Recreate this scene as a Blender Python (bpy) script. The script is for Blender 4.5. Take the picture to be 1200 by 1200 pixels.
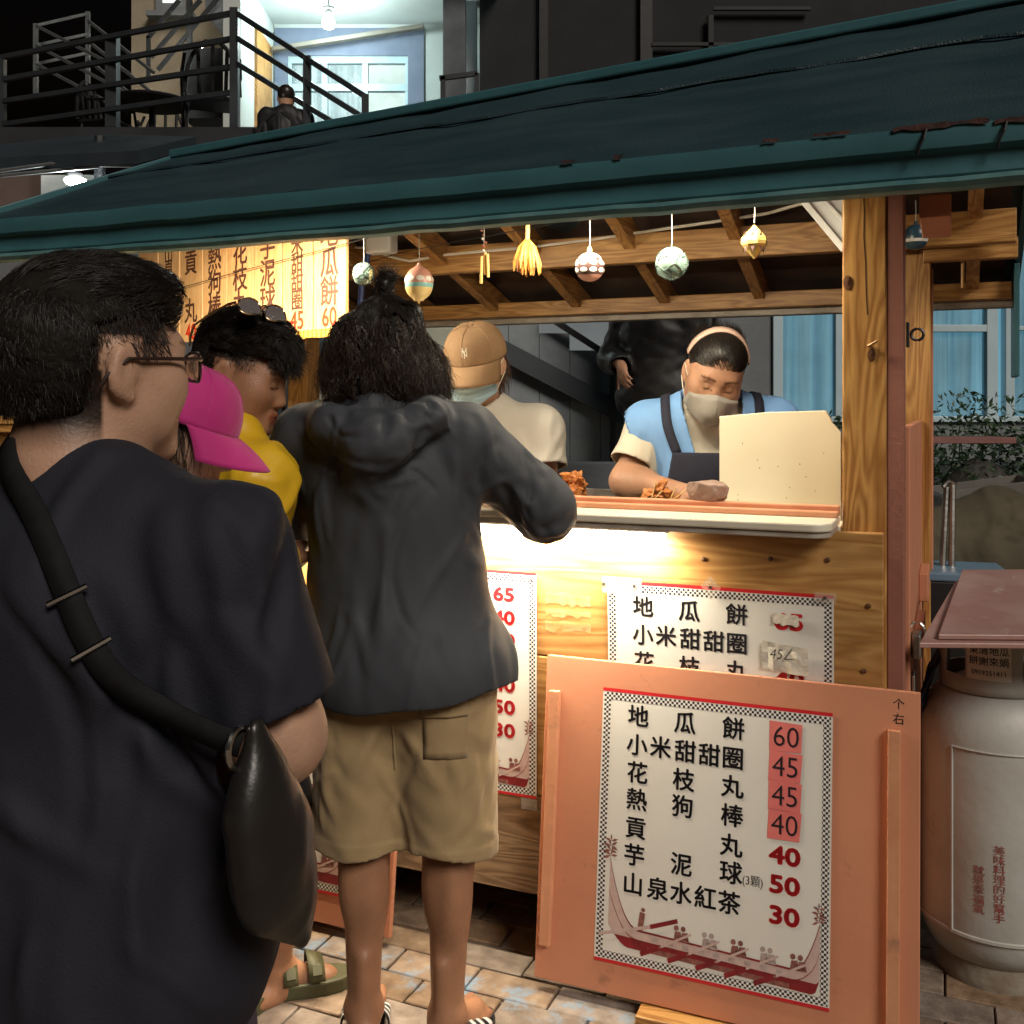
import bpy, bmesh, math, random
import numpy as np
from mathutils import Vector, Matrix, Euler

for o in list(bpy.data.objects):
    bpy.data.objects.remove(o)
SC = bpy.context.scene
COL = SC.collection
R = math.radians
PI = math.pi
rnd = random.Random(7)

# ------------------------------------------------------------------ camera, sky, sun, exposure
CAMZ = 1.45
cd = bpy.data.cameras.new('camera')
cam = bpy.data.objects.new('camera', cd)
COL.objects.link(cam)
cam.location = (0, 0, CAMZ)
cam.rotation_euler = (R(90), 0, 0)
cd.sensor_width = 36
cd.sensor_height = 36
cd.lens = 36.0
cd.shift_y = -125 / 1200
cd.clip_start = 0.05
cd.clip_end = 400
SC.camera = cam

SUN_AZ, SUN_EL = 150.0, 38.0     # compass-like: where the light comes from (0 = +Y, clockwise)
w = bpy.data.worlds.new('World')
SC.world = w
w.use_nodes = True
nt = w.node_tree
bg = nt.nodes['Background']
sky = nt.nodes.new('ShaderNodeTexSky')
sky.sky_type = 'NISHITA'
sky.sun_disc = False
sky.sun_elevation = R(-4.2)
sky.sun_rotation = R(SUN_AZ)
nt.links.new(sky.outputs[0], bg.inputs[0])
bg.inputs[1].default_value = 0.12

sl = bpy.data.lights.new('sun', 'SUN')
sl.energy = 1.6
sl.angle = R(22)
sl.color = (1.0, 0.90, 0.79)
so = bpy.data.objects.new('sun', sl)
COL.objects.link(so)
_a = R(SUN_AZ)
_e = R(SUN_EL)
_d = Vector((-math.sin(_a) * math.cos(_e), -math.cos(_a) * math.cos(_e), -math.sin(_e)))
so.rotation_euler = _d.to_track_quat('-Z', 'Y').to_euler()
so.location = (3, -3, 6)

vs = SC.view_settings
vs.view_transform = 'Standard'
vs.look = 'None'
vs.exposure = 0.45
vs.gamma = 1.0
vs.use_curve_mapping = False
SC.cycles.use_denoising = True
SC.cycles.max_bounces = 6
SC.cycles.diffuse_bounces = 3
SC.cycles.glossy_bounces = 3
SC.cycles.transmission_bounces = 6
SC.cycles.transparent_max_bounces = 8
SC.cycles.sample_clamp_indirect = 4
SC.cycles.caustics_reflective = False
SC.cycles.caustics_refractive = False


def at(px, py, Y):
    """point at real distance Y along the ray through a spot of the 1200-pixel photograph"""
    return Vector(((px - 600) / 1200 * Y, Y, CAMZ - (py - 475) / 1200 * Y))


# ------------------------------------------------------------------ objects
def link(o, parent=None):
    COL.objects.link(o)
    if parent is not None:
        o.parent = parent
    return o


def tag(o, label=None, cat=None, group=None, kind=None):
    if label:
        o['label'] = label
    if cat:
        o['category'] = cat
    if group:
        o['group'] = group
    if kind:
        o['kind'] = kind
    return o


def empty(name, loc=(0, 0, 0), rz=0.0, rot=None, parent=None):
    o = bpy.data.objects.new(name, None)
    o.empty_display_size = 0.05
    o.location = loc
    o.rotation_euler = rot if rot is not None else (0, 0, rz)
    return link(o, parent)


def meshdata(name, V, F, smooth=False, col=None, uv=None):
    me = bpy.data.meshes.new(name)
    V = np.asarray(V, dtype=np.float32)
    if isinstance(F, np.ndarray):
        nf, k = F.shape
        me.vertices.add(len(V))
        me.vertices.foreach_set('co', V.ravel())
        me.loops.add(nf * k)
        me.loops.foreach_set('vertex_index', F.astype(np.int32).ravel())
        me.polygons.add(nf)
        me.polygons.foreach_set('loop_start', np.arange(0, nf * k, k, dtype=np.int32))
        me.update(calc_edges=True)
    else:
        me.from_pydata([tuple(map(float, v)) for v in V], [], F)
        me.update()
    if smooth:
        me.polygons.foreach_set('use_smooth', np.ones(len(me.polygons), dtype=bool))
    if col is not None:
        a = me.color_attributes.new('Col', 'FLOAT_COLOR', 'POINT')
        c = np.ones((len(V), 4), dtype=np.float32)
        c[:, :3] = col
        a.data.foreach_set('color', c.ravel())
    if uv is not None:
        l = me.uv_layers.new(name='UVMap')
        idx = np.empty(len(me.loops), dtype=np.int32)
        me.loops.foreach_get('vertex_index', idx)
        l.data.foreach_set('uv', np.asarray(uv, dtype=np.float32)[idx].ravel())
    me.validate()
    return me


def obj(name, me, mt, parent=None, bevel=0.0, loc=None, rot=None):
    o = bpy.data.objects.new(name, me)
    if mt is not None and not me.materials:
        me.materials.append(mt)
    link(o, parent)
    if loc is not None:
        o.location = loc
    if rot is not None:
        o.rotation_euler = rot
    if bevel:
        b = o.modifiers.new('bevel', 'BEVEL')
        b.width = bevel
        b.segments = 2
        b.limit_method = 'ANGLE'
    return o


class MB:
    """collects simple solids into one mesh"""
    def __init__(s):
        s.v = []
        s.f = []

    def add(s, V, F):
        n = len(s.v)
        s.v += [tuple(map(float, p)) for p in V]
        s.f += [tuple(n + i for i in f) for f in F]
        return s

    def box(s, lo, hi, M=None):
        x0, y0, z0 = lo
        x1, y1, z1 = hi
        V = [Vector(p) for p in ((x0, y0, z0), (x1, y0, z0), (x1, y1, z0), (x0, y1, z0),
                                 (x0, y0, z1), (x1, y0, z1), (x1, y1, z1), (x0, y1, z1))]
        if M is not None:
            V = [M @ p for p in V]
        return s.add(V, [(0, 3, 2, 1), (4, 5, 6, 7), (0, 1, 5, 4), (1, 2, 6, 5), (2, 3, 7, 6), (3, 0, 4, 7)])

    def beam(s, a, b, wd, ht, up=(0, 0, 1)):
        """box running from a to b, wd across, ht along up"""
        a = Vector(a)
        b = Vector(b)
        d = (b - a)
        L = d.length
        d.normalize()
        up = Vector(up)
        sd = d.cross(up)
        if sd.length < 1e-4:
            sd = d.cross(Vector((0, 1, 0)))
        sd.normalize()
        u2 = sd.cross(d)
        V = []
        for e in (a, b):
            for i, j in ((-1, -1), (1, -1), (1, 1), (-1, 1)):
                V.append(e + sd * (i * wd / 2) + u2 * (j * ht / 2))
        return s.add(V, [(0, 3, 2, 1), (4, 5, 6, 7), (0, 1, 5, 4), (1, 2, 6, 5), (2, 3, 7, 6), (3, 0, 4, 7)])

    def tube(s, pts, r, n=8, cap=True):
        pts = [Vector(p) for p in pts]
        rs = r if isinstance(r, (list, tuple)) else [r] * len(pts)
        rings = []
        ref = None
        for i, p in enumerate(pts):
            t = (pts[min(i + 1, len(pts) - 1)] - pts[max(i - 1, 0)])
            if t.length < 1e-9:
                t = Vector((0, 0, 1))
            t.normalize()
            if ref is None:
                ref = Vector((0, 0, 1)) if abs(t.z) < .9 else Vector((1, 0, 0))
            a = t.cross(ref)
            a.normalize()
            b = t.cross(a)
            ref = -(b.cross(t)).cross(t) if False else ref
            rings.append([p + (a * math.cos(2 * PI * k / n) + b * math.sin(2 * PI * k / n)) * rs[i] for k in range(n)])
        V = [q for rg in rings for q in rg]
        F = []
        for i in range(len(pts) - 1):
            for k in range(n):
                F.append((i * n + k, i * n + (k + 1) % n, (i + 1) * n + (k + 1) % n, (i + 1) * n + k))
        if cap:
            F.append(tuple(range(n - 1, -1, -1)))
            F.append(tuple((len(pts) - 1) * n + k for k in range(n)))
        return s.add(V, F)

    def lathe(s, prof, n=24, c=(0, 0, 0), M=None):
        V = []
        F = []
        for r, z in prof:
            for k in range(n):
                p = Vector((c[0] + r * math.cos(2 * PI * k / n), c[1] + r * math.sin(2 * PI * k / n), c[2] + z))
                V.append(M @ p if M is not None else p)
        for i in range(len(prof) - 1):
            for k in range(n):
                F.append((i * n + k, i * n + (k + 1) % n, (i + 1) * n + (k + 1) % n, (i + 1) * n + k))
        F.append(tuple(range(n - 1, -1, -1)))
        F.append(tuple((len(prof) - 1) * n + k for k in range(n)))
        return s.add(V, F)

    def prism(s, poly, y0, y1, M=None):
        """polygon in x,z extruded from y0 (front) to y1"""
        n = len(poly)
        V = [Vector((x, y0, z)) for x, z in poly] + [Vector((x, y1, z)) for x, z in poly]
        if M is not None:
            V = [M @ p for p in V]
        F = [tuple(range(n)), tuple(range(2 * n - 1, n - 1, -1))]
        for i in range(n):
            j = (i + 1) % n
            F.append((j, i, n + i, n + j))
        return s.add(V, F)

    def flat(s, poly, y):
        """flat polygon in x,z facing -y"""
        return s.add([(x, y, z) for x, z in poly], [tuple(range(len(poly)))])

    def build(s, name, mt, parent=None, bevel=0.0, smooth=False, loc=None, rot=None):
        me = bpy.data.meshes.new(name)
        me.from_pydata(s.v, [], s.f)
        me.update()
        if smooth:
            me.polygons.foreach_set('use_smooth', np.ones(len(me.polygons), dtype=bool))
            try:
                me.set_sharp_from_angle(angle=R(38))
            except Exception:
                pass
        return obj(name, me, mt, parent, bevel, loc, rot)


def copy_tree(o, parent=None):
    c = o.copy()
    COL.objects.link(c)
    c.parent = parent
    for ch in list(o.children):
        copy_tree(ch, c)
    return c


# ------------------------------------------------------------------ materials
def _nodes(name):
    m = bpy.data.materials.new(name)
    m.use_nodes = True
    t = m.node_tree
    return m, t, t.nodes['Principled BSDF']


def _n(t, kind, **kw):
    n = t.nodes.new(kind)
    for k, v in kw.items():
        setattr(n, k, v)
    return n


def mat(name, c1, c2=None, scale=8.0, rough=0.6, bump=0.0, bscale=None, metal=0.0, stretch=(1, 1, 1), detail=6,
        lo=0.35, hi=0.65, coat=0.0, emit=None, estr=0.0, trans=0.0, ior=1.45, sheen=0.0, attr=False, sss=0.0,
        rough2=None, spec=0.5, alpha=1.0, stain=None):
    m, t, b = _nodes(name)
    L = t.links
    tc = _n(t, 'ShaderNodeTexCoord')
    mp = _n(t, 'ShaderNodeMapping')
    mp.inputs['Scale'].default_value = stretch
    L.new(tc.outputs['Object'], mp.inputs[0])
    no = _n(t, 'ShaderNodeTexNoise')
    no.inputs['Scale'].default_value = scale
    no.inputs['Detail'].default_value = detail
    L.new(mp.outputs[0], no.inputs['Vector'])
    rp = _n(t, 'ShaderNodeValToRGB')
    rp.color_ramp.elements[0].position = lo
    rp.color_ramp.elements[1].position = hi
    c2 = c2 if c2 is not None else tuple(min(1, x * 0.82) for x in c1)
    rp.color_ramp.elements[0].color = (*c1, 1)
    rp.color_ramp.elements[1].color = (*c2, 1)
    L.new(no.outputs['Fac'], rp.inputs[0])
    csock = rp.outputs[0]
    if stain:                                   # blotches of dirt or rust with a shape of their own
        sc_, ss_, s0, s1 = stain
        ns = _n(t, 'ShaderNodeTexNoise')
        ns.inputs['Scale'].default_value = ss_
        ns.inputs['Detail'].default_value = 10
        ns.inputs['Roughness'].default_value = .68
        L.new(mp.outputs[0], ns.inputs['Vector'])
        ms = _n(t, 'ShaderNodeMapRange')
        ms.inputs[1].default_value = s0
        ms.inputs[2].default_value = s1
        L.new(ns.outputs['Fac'], ms.inputs[0])
        mz = _n(t, 'ShaderNodeMix', data_type='RGBA')
        L.new(ms.outputs[0], mz.inputs[0])
        L.new(csock, mz.inputs[6])
        mz.inputs[7].default_value = (*sc_, 1)
        csock = mz.outputs[2]
    if attr:
        at_ = _n(t, 'ShaderNodeAttribute', attribute_name='Col')
        mx = _n(t, 'ShaderNodeMix', data_type='RGBA', blend_type='MULTIPLY')
        mx.inputs[0].default_value = 1.0
        L.new(csock, mx.inputs[6])
        L.new(at_.outputs[0], mx.inputs[7])
        L.new(mx.outputs[2], b.inputs['Base Color'])
    else:
        L.new(csock, b.inputs['Base Color'])
    b.inputs['Roughness'].default_value = rough
    if rough2 is not None:
        mr = _n(t, 'ShaderNodeMapRange')
        mr.inputs[1].default_value = lo
        mr.inputs[2].default_value = hi
        mr.inputs[3].default_value = rough
        mr.inputs[4].default_value = rough2
        L.new(no.outputs['Fac'], mr.inputs[0])
        L.new(mr.outputs[0], b.inputs['Roughness'])
    b.inputs['Metallic'].default_value = metal
    b.inputs['Alpha'].default_value = alpha
    b.inputs['Specular IOR Level'].default_value = spec
    b.inputs['IOR'].default_value = ior
    b.inputs['Transmission Weight'].default_value = trans
    b.inputs['Coat Weight'].default_value = coat
    b.inputs['Sheen Weight'].default_value = sheen
    if sss:
        b.inputs['Subsurface Weight'].default_value = sss
        b.inputs['Subsurface Radius'].default_value = (0.012, 0.005, 0.003)
        b.inputs['Subsurface Scale'].default_value = 1.0
    if emit is not None:
        b.inputs['Emission Color'].default_value = (*emit, 1)
        b.inputs['Emission Strength'].default_value = estr
    if bump:
        n2 = _n(t, 'ShaderNodeTexNoise')
        n2.inputs['Scale'].default_value = bscale or scale * 4
        n2.inputs['Detail'].default_value = 8
        L.new(mp.outputs[0], n2.inputs['Vector'])
        bp = _n(t, 'ShaderNodeBump')
        bp.inputs['Strength'].default_value = bump
        bp.inputs['Distance'].default_value = 0.01
        L.new(n2.outputs['Fac'], bp.inputs['Height'])
        L.new(bp.outputs[0], b.inputs['Normal'])
    return m


def wood(name, c1, c2, axis=0, scale=1.0, rough=0.45, knot=True, dirt=None):
    """pine grain running along a local axis, wandering rings and darker streaks"""
    m, t, b = _nodes(name)
    L = t.links
    tc = _n(t, 'ShaderNodeTexCoord')
    mp = _n(t, 'ShaderNodeMapping')
    st = [9.0 * scale] * 3
    st[axis] = 0.9 * scale
    mp.inputs['Scale'].default_value = st
    L.new(tc.outputs['Object'], mp.inputs[0])
    n1 = _n(t, 'ShaderNodeTexNoise')
    n1.inputs['Scale'].default_value = 1.3
    n1.inputs['Detail'].default_value = 2.5
    n1.inputs['Distortion'].default_value = 0.5
    L.new(mp.outputs[0], n1.inputs['Vector'])
    mu = _n(t, 'ShaderNodeMath', operation='MULTIPLY')
    mu.inputs[1].default_value = 13.0
    L.new(n1.outputs['Fac'], mu.inputs[0])
    fr = _n(t, 'ShaderNodeMath', operation='PINGPONG')
    fr.inputs[1].default_value = 0.5
    L.new(mu.outputs[0], fr.inputs[0])
    n2 = _n(t, 'ShaderNodeTexNoise')
    n2.inputs['Scale'].default_value = 14.0
    n2.inputs['Detail'].default_value = 6
    L.new(mp.outputs[0], n2.inputs['Vector'])
    ad = _n(t, 'ShaderNodeMath', operation='MULTIPLY_ADD')
    ad.inputs[1].default_value = 0.55
    L.new(n2.outputs['Fac'], ad.inputs[0])
    L.new(fr.outputs[0], ad.inputs[2])
    rp = _n(t, 'ShaderNodeValToRGB')
    rp.color_ramp.elements[0].position = 0.28
    rp.color_ramp.elements[1].position = 0.82
    rp.color_ramp.elements[0].color = (*c2, 1)
    rp.color_ramp.elements[1].color = (*c1, 1)
    L.new(ad.outputs[0], rp.inputs[0])
    out = rp.outputs[0]
    n3 = _n(t, 'ShaderNodeTexNoise')
    n3.inputs['Scale'].default_value = 2.2
    n3.inputs['Detail'].default_value = 5
    L.new(tc.outputs['Object'], n3.inputs['Vector'])
    r3 = _n(t, 'ShaderNodeValToRGB')
    r3.color_ramp.elements[0].position = 0.35
    r3.color_ramp.elements[1].position = 0.7
    dk = dirt or (0.72, 0.66, 0.6)
    r3.color_ramp.elements[0].color = (*dk, 1)
    r3.color_ramp.elements[1].color = (1, 1, 1, 1)
    L.new(n3.outputs['Fac'], r3.inputs[0])
    mx = _n(t, 'ShaderNodeMix', data_type='RGBA', blend_type='MULTIPLY')
    mx.inputs[0].default_value = 1.0
    L.new(out, mx.inputs[6])
    L.new(r3.outputs[0], mx.inputs[7])
    L.new(mx.outputs[2], b.inputs['Base Color'])
    b.inputs['Roughness'].default_value = rough
    bp = _n(t, 'ShaderNodeBump')
    bp.inputs['Strength'].default_value = 0.25
    bp.inputs['Distance'].default_value = 0.002
    L.new(ad.outputs[0], bp.inputs['Height'])
    L.new(bp.outputs[0], b.inputs['Normal'])
    return m


def emission(name, c, s):
    m, t, b = _nodes(name)
    b.inputs['Base Color'].default_value = (*c, 1)
    b.inputs['Emission Color'].default_value = (*c, 1)
    b.inputs['Emission Strength'].default_value = s
    m.cycles.emission_sampling = 'NONE'      # its light comes from the lamp's own light object
    return m


def area(parent, name, loc, size, energy, color, rot=(0, 0, 0), spread=180):
    l = bpy.data.lights.new(name, 'AREA')
    l.shape = 'RECTANGLE'
    l.size, l.size_y = size
    l.energy = energy
    l.color = color
    l.spread = R(spread)
    o = bpy.data.objects.new(name, l)
    o.location = loc
    o.rotation_euler = rot
    return link(o, parent)


# ------------------------------------------------------------------ lettering
def glyphs(text, size, x, z, y, bold=0.0, align='CENTER', spacing=1.0, sx=1.0, shear=0.0):
    """flat letters standing in the x,z plane facing -y, centred on x,z; returns V,F"""
    cu = bpy.data.curves.new('txt', 'FONT')
    cu.body = text
    cu.size = size
    cu.align_x = align
    cu.align_y = 'CENTER'
    cu.offset = min(bold, 0) * size
    cu.space_character = spacing
    cu.shear = shear
    cu.resolution_u = 3
    cu.fill_mode = 'FRONT'
    o = bpy.data.objects.new('txt', cu)
    COL.objects.link(o)
    dg = bpy.context.evaluated_depsgraph_get()
    me = bpy.data.meshes.new_from_object(o.evaluated_get(dg))
    V0 = [(x + v.co.x * sx, y, z + v.co.y) for v in me.vertices]
    F0 = [tuple(p.vertices) for p in me.polygons]
    V, F = [], []
    bd = max(bold, 0) * size
    sh = [(0, 0)] if bd <= 0 else [(bd * math.cos(a), bd * math.sin(a)) for a in np.linspace(0, 2 * PI, 7)[:-1]]
    for i, (dx, dz) in enumerate(sh):
        n = len(V)
        V += [(px + dx, py - i * 5e-5, pz + dz) for px, py, pz in V0]
        F += [tuple(n + j for j in f) for f in F0]
    bpy.data.objects.remove(o)
    bpy.data.curves.remove(cu)
    bpy.data.meshes.remove(me)
    return V, F


# ------------------------------------------------------------------ solids from distance fields
def CAP(a, b, ra, rb):
    a = np.array(a, float)
    b = np.array(b, float)
    ba = b - a
    bb = max(ba @ ba, 1e-12)

    def f(P):
        t = np.clip(((P - a) @ ba) / bb, 0, 1)
        return np.linalg.norm(P - a - t[:, None] * ba, axis=1) - (ra + (rb - ra) * t)
    return f


def ELL(c, r, M=None):
    c = np.array(c, float)
    r = np.array(r, float)
    Mi = None if M is None else np.array(M.to_3x3() if isinstance(M, Matrix) else M)

    def f(P):
        q = P - c
        if Mi is not None:
            q = q @ Mi
        k0 = np.linalg.norm(q / r, axis=1)
        k1 = np.linalg.norm(q / (r * r), axis=1) + 1e-9
        return np.where(k0 < 1e-6, -r.min(), k0 * (k0 - 1) / k1)
    return f


def BOX(c, h, rd=0.0, M=None):
    c = np.array(c, float)
    h = np.array(h, float) - rd
    Mi = None if M is None else np.array(M.to_3x3() if isinstance(M, Matrix) else M)

    def f(P):
        q = P - c
        if Mi is not None:
            q = q @ Mi
        q = np.abs(q) - h
        return np.linalg.norm(np.maximum(q, 0), axis=1) + np.minimum(q.max(axis=1), 0) - rd
    return f


def smin(a, b, k):
    if k <= 0:
        return np.minimum(a, b)
    h = np.maximum(k - np.abs(a - b), 0) / k
    return np.minimum(a, b) - h * h * k * 0.25


def UN(*items):
    """union of (field, blend) pairs"""
    def f(P):
        d = None
        for g, k in items:
            e = g(P)
            if k == 'disp':
                d = d - e
                continue
            d = e if d is None else smin(d, e, k)
        return d
    return f


def SUB(f1, f2, k=0.0):
    return lambda P: -smin(-f1(P), f2(P), k)


def XF(f, M):
    Mi = np.array(M.inverted())
    A = Mi[:3, :3].T
    b = Mi[:3, 3]
    return lambda P: f(P @ A + b)


def mesh_sdf(f, lo, hi, h, cut=None):
    """surface nets over the field f (negative inside); cut>0 is trimmed away, leaving an open edge"""
    lo = np.array(lo, float)
    hi = np.array(hi, float)
    n = np.maximum(np.ceil((hi - lo) / h).astype(int), 2)
    B = 6
    nb = -(-n // B) + 1
    n = nb * B
    F0 = (lambda P: np.maximum(f(P), cut(P))) if cut else f
    g = [lo[i] + (np.arange(nb[i]) + .5) * B * h - h * .5 for i in range(3)]
    G = np.stack(np.meshgrid(*g, indexing='ij'), -1).reshape(-1, 3)
    dc = F0(G).reshape(nb)
    keep = np.abs(dc) < B * h * 1.25
    D = np.repeat(np.repeat(np.repeat(dc, B, 0), B, 1), B, 2).astype(np.float32)
    K = np.repeat(np.repeat(np.repeat(keep, B, 0), B, 1), B, 2)
    idx = np.argwhere(K)
    for i in range(0, len(idx), 400000):
        ii = idx[i:i + 400000]
        D[ii[:, 0], ii[:, 1], ii[:, 2]] = F0(lo + ii * h)
    S = D < 0
    c = [S[a:S.shape[0] - 1 + a, b:S.shape[1] - 1 + b, e:S.shape[2] - 1 + e] for a in (0, 1) for b in (0, 1) for e in (0, 1)]
    sm = sum(x.astype(np.int8) for x in c)
    act = (sm > 0) & (sm < 8)
    ci = np.argwhere(act)
    vid = np.full(act.shape, -1, dtype=np.int32)
    vid[ci[:, 0], ci[:, 1], ci[:, 2]] = np.arange(len(ci))
    offs = [(a, b, e) for a in (0, 1) for b in (0, 1) for e in (0, 1)]
    vals = [D[ci[:, 0] + a, ci[:, 1] + b, ci[:, 2] + e] for a, b, e in offs]
    acc = np.zeros((len(ci), 3))
    cnt = np.zeros(len(ci))
    for i in range(8):
        for j in range(i + 1, 8):
            df = np.array(offs[j]) - np.array(offs[i])
            if np.abs(df).sum() != 1:
                continue
            m = (vals[i] < 0) != (vals[j] < 0)
            t = vals[i][m] / (vals[i][m] - vals[j][m])
            acc[m] += np.array(offs[i]) + t[:, None] * df
            cnt[m] += 1
    V = lo + (ci + acc / cnt[:, None]) * h
    quads = []
    for ax in range(3):
        o = [(0, 0, 0)] * 4
        u, v = [(1, 2), (2, 0), (0, 1)][ax]
        sl0 = [slice(1, -1)] * 3
        sl1 = [slice(1, -1)] * 3
        sl0[ax] = slice(0, -1)
        sl1[ax] = slice(1, None)
        a = S[tuple(sl0)]
        b = S[tuple(sl1)]
        e = np.argwhere(a != b)
        if not len(e):
            continue
        flip = a[e[:, 0], e[:, 1], e[:, 2]]
        base = e + 1
        base[:, ax] = e[:, ax]
        q = []
        for du, dv in ((-1, -1), (0, -1), (0, 0), (-1, 0)):
            p = base.copy()
            p[:, u] += du
            p[:, v] += dv
            q.append(vid[p[:, 0], p[:, 1], p[:, 2]])
        q = np.stack(q, 1)
        q[~flip] = q[~flip][:, ::-1]
        quads.append(q)
    Q = np.concatenate(quads)
    Q = Q[(Q >= 0).all(1)]
    if cut is not None:
        cv = cut(V)
        rim = cv > -0.35 * h
        Q = Q[~rim[Q].all(1)]
        # settle the open edge on the trim line so that hems run clean
        E = np.concatenate([Q[:, [0, 1]], Q[:, [1, 2]], Q[:, [2, 3]], Q[:, [3, 0]]])
        u_, c_ = np.unique(np.sort(E, 1), axis=0, return_counts=True)
        b_ = np.unique(u_[c_ == 1])
        for _ in range(3):
            cb_ = cut(V[b_])
            ok_ = np.abs(cb_) < 2 * h
            V[b_[ok_]] -= grad(cut, V[b_[ok_]]) * cb_[ok_, None]
    used = np.zeros(len(V), bool)
    used[Q.ravel()] = True
    mp = np.cumsum(used) - 1
    return V[used], mp[Q].astype(np.int32)


def relax(V, Q, it=2, lam=0.5):
    E = np.concatenate([Q[:, [0, 1]], Q[:, [1, 2]], Q[:, [2, 3]], Q[:, [3, 0]]])
    E = np.unique(np.sort(E, 1), axis=0)
    for _ in range(it):
        s = np.zeros_like(V)
        c = np.zeros(len(V))
        np.add.at(s, E[:, 0], V[E[:, 1]])
        np.add.at(s, E[:, 1], V[E[:, 0]])
        np.add.at(c, E[:, 0], 1)
        np.add.at(c, E[:, 1], 1)
        V = V + lam * (s / np.maximum(c, 1)[:, None] - V)
    return V


def solid(name, f, lo, hi, h, mt, parent=None, cut=None, colf=None, thick=0.0, rel=1):
    V, Q = mesh_sdf(f, lo, hi, h, cut)
    if rel:
        V = relax(V, Q, int(rel) or 1, .5 if rel >= 1 else rel)
    me = meshdata(name, V, Q, True, colf(V) if colf else None)
    o = obj(name, me, mt, parent)
    if thick:
        s = o.modifiers.new('thick', 'SOLIDIFY')
        s.thickness = thick
        s.offset = -1
    return o


def grad(f, P, e=1e-3):
    g = np.stack([f(P + np.eye(3)[i] * e) - f(P - np.eye(3)[i] * e) for i in range(3)], 1)
    return g / (np.linalg.norm(g, axis=1, keepdims=True) + 1e-9)


def project(f, P, off=0.0, it=8):
    P = np.array(P, float)
    for _ in range(it):
        P = P - grad(f, P) * (f(P) - off)[:, None] * .9
    return P


def wav(P, seed, freq, n=5, st=(1, 1, 1)):
    """soft band-limited noise, about -1..1"""
    r = np.random.RandomState(seed)
    P = P * np.array(st)
    w1 = sum(np.sin(P @ (r.normal(size=3) * freq * .6) + r.uniform(0, 6.28)) for _ in range(2)) * .5
    o = 0
    for _ in range(n):
        o = o + np.sin(P @ (r.normal(size=3) * freq) + r.uniform(0, 6.28) + 1.3 * w1)
    return o / n * 1.6


def fold_field(lines):
    """cloth folds: soft ridges with a valley on both sides along short paths; (points..., height, width)"""
    L = []
    for l in lines:
        pts = np.array(l[0] if len(l) == 3 else [l[0], l[1]], float)
        mid = (pts.min(0) + pts.max(0)) / 2
        L.append((pts, l[-2], l[-1], mid, np.linalg.norm(pts - mid, axis=1).max() + l[-1] * 2.2))

    def f(P):
        o = np.zeros(len(P))
        for pts, amp, wd, mid, rad in L:
            m = np.flatnonzero(np.einsum('ij,ij->i', P - mid, P - mid) < rad * rad)
            if not len(m):
                continue
            Q = P[m]
            best = np.full(len(m), 1e9)
            tb = np.zeros(len(m))
            n = len(pts) - 1
            for i in range(n):
                ba = pts[i + 1] - pts[i]
                q = Q - pts[i]
                t = np.clip((q @ ba) / max(ba @ ba, 1e-12), 0, 1)
                r2 = ((q - t[:, None] * ba) ** 2).sum(1)
                k = r2 < best
                best[k] = r2[k]
                tb[k] = (i + t[k]) / n
            r2 = best / wd ** 2
            o[m] += amp * np.sin(PI * np.clip(tb, .0, 1.)) ** .8 * (1 - .55 * r2) * np.exp(-r2)
        return o
    return f


def rand_folds(f, n, lo, hi, seed, mean=(0, 0, -1), spread=.5, L=(.08, .26), amp=(.002, .006), w=(.012, .024)):
    """random wrinkles lying on the surface of f, running mostly along mean"""
    r = np.random.RandomState(seed)
    P = r.uniform(lo, hi, (n * 3, 3))
    P = project(f, P, 0, 6)
    P = P[np.abs(f(P)) < .01][:n]
    g = grad(f, P, .01)
    d = np.array(mean, float) + r.normal(size=P.shape) * spread
    d -= g * (d * g).sum(1, keepdims=True)
    d /= np.linalg.norm(d, axis=1, keepdims=True)
    ln = r.uniform(*L, len(P))[:, None]
    bend = np.cross(g, d) * r.normal(size=(len(P), 1)) * .12
    cols = [project(f, P + d * ln * t + bend * ln * (1 - 4 * t * t), 0, 4) for t in np.linspace(-.5, .5, 6)]
    return fold_field([([c[i] for c in cols], r.uniform(*amp) * (1 if r.rand() < .7 else -1), r.uniform(*w)) for i in range(len(P))])


def strands(name, pts, rad, mt, parent=None, col=None):
    """pts (N,K,3) -> thin three-sided tapering hairs joined in one mesh"""
    N, K, _ = pts.shape
    T = np.gradient(pts, axis=1)
    T /= np.linalg.norm(T, axis=2, keepdims=True) + 1e-9
    ref = np.array([0.31, 0.52, 0.79])
    A = np.cross(T, ref)
    A /= np.linalg.norm(A, axis=2, keepdims=True) + 1e-9
    Bv = np.cross(T, A)
    tp = np.linspace(1, 0.15, K)
    rr = (rad * tp)[None, :, None] if np.ndim(rad) == 0 else rad[:, None, None] * tp[None, :, None]
    ring = [pts + (A * math.cos(a) + Bv * math.sin(a)) * rr for a in (0, 2.0944, 4.1888)]
    V = np.stack(ring, 2).reshape(-1, 3)
    base = (np.arange(N)[:, None] * K + np.arange(K - 1)[None]).reshape(-1) * 3
    F = []
    for k in range(3):
        k2 = (k + 1) % 3
        F.append(np.stack([base + k, base + k2, base + 3 + k2, base + 3 + k], 1))
    me = meshdata(name, V, np.concatenate(F), True)
    return obj(name, me, mt, parent)
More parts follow.
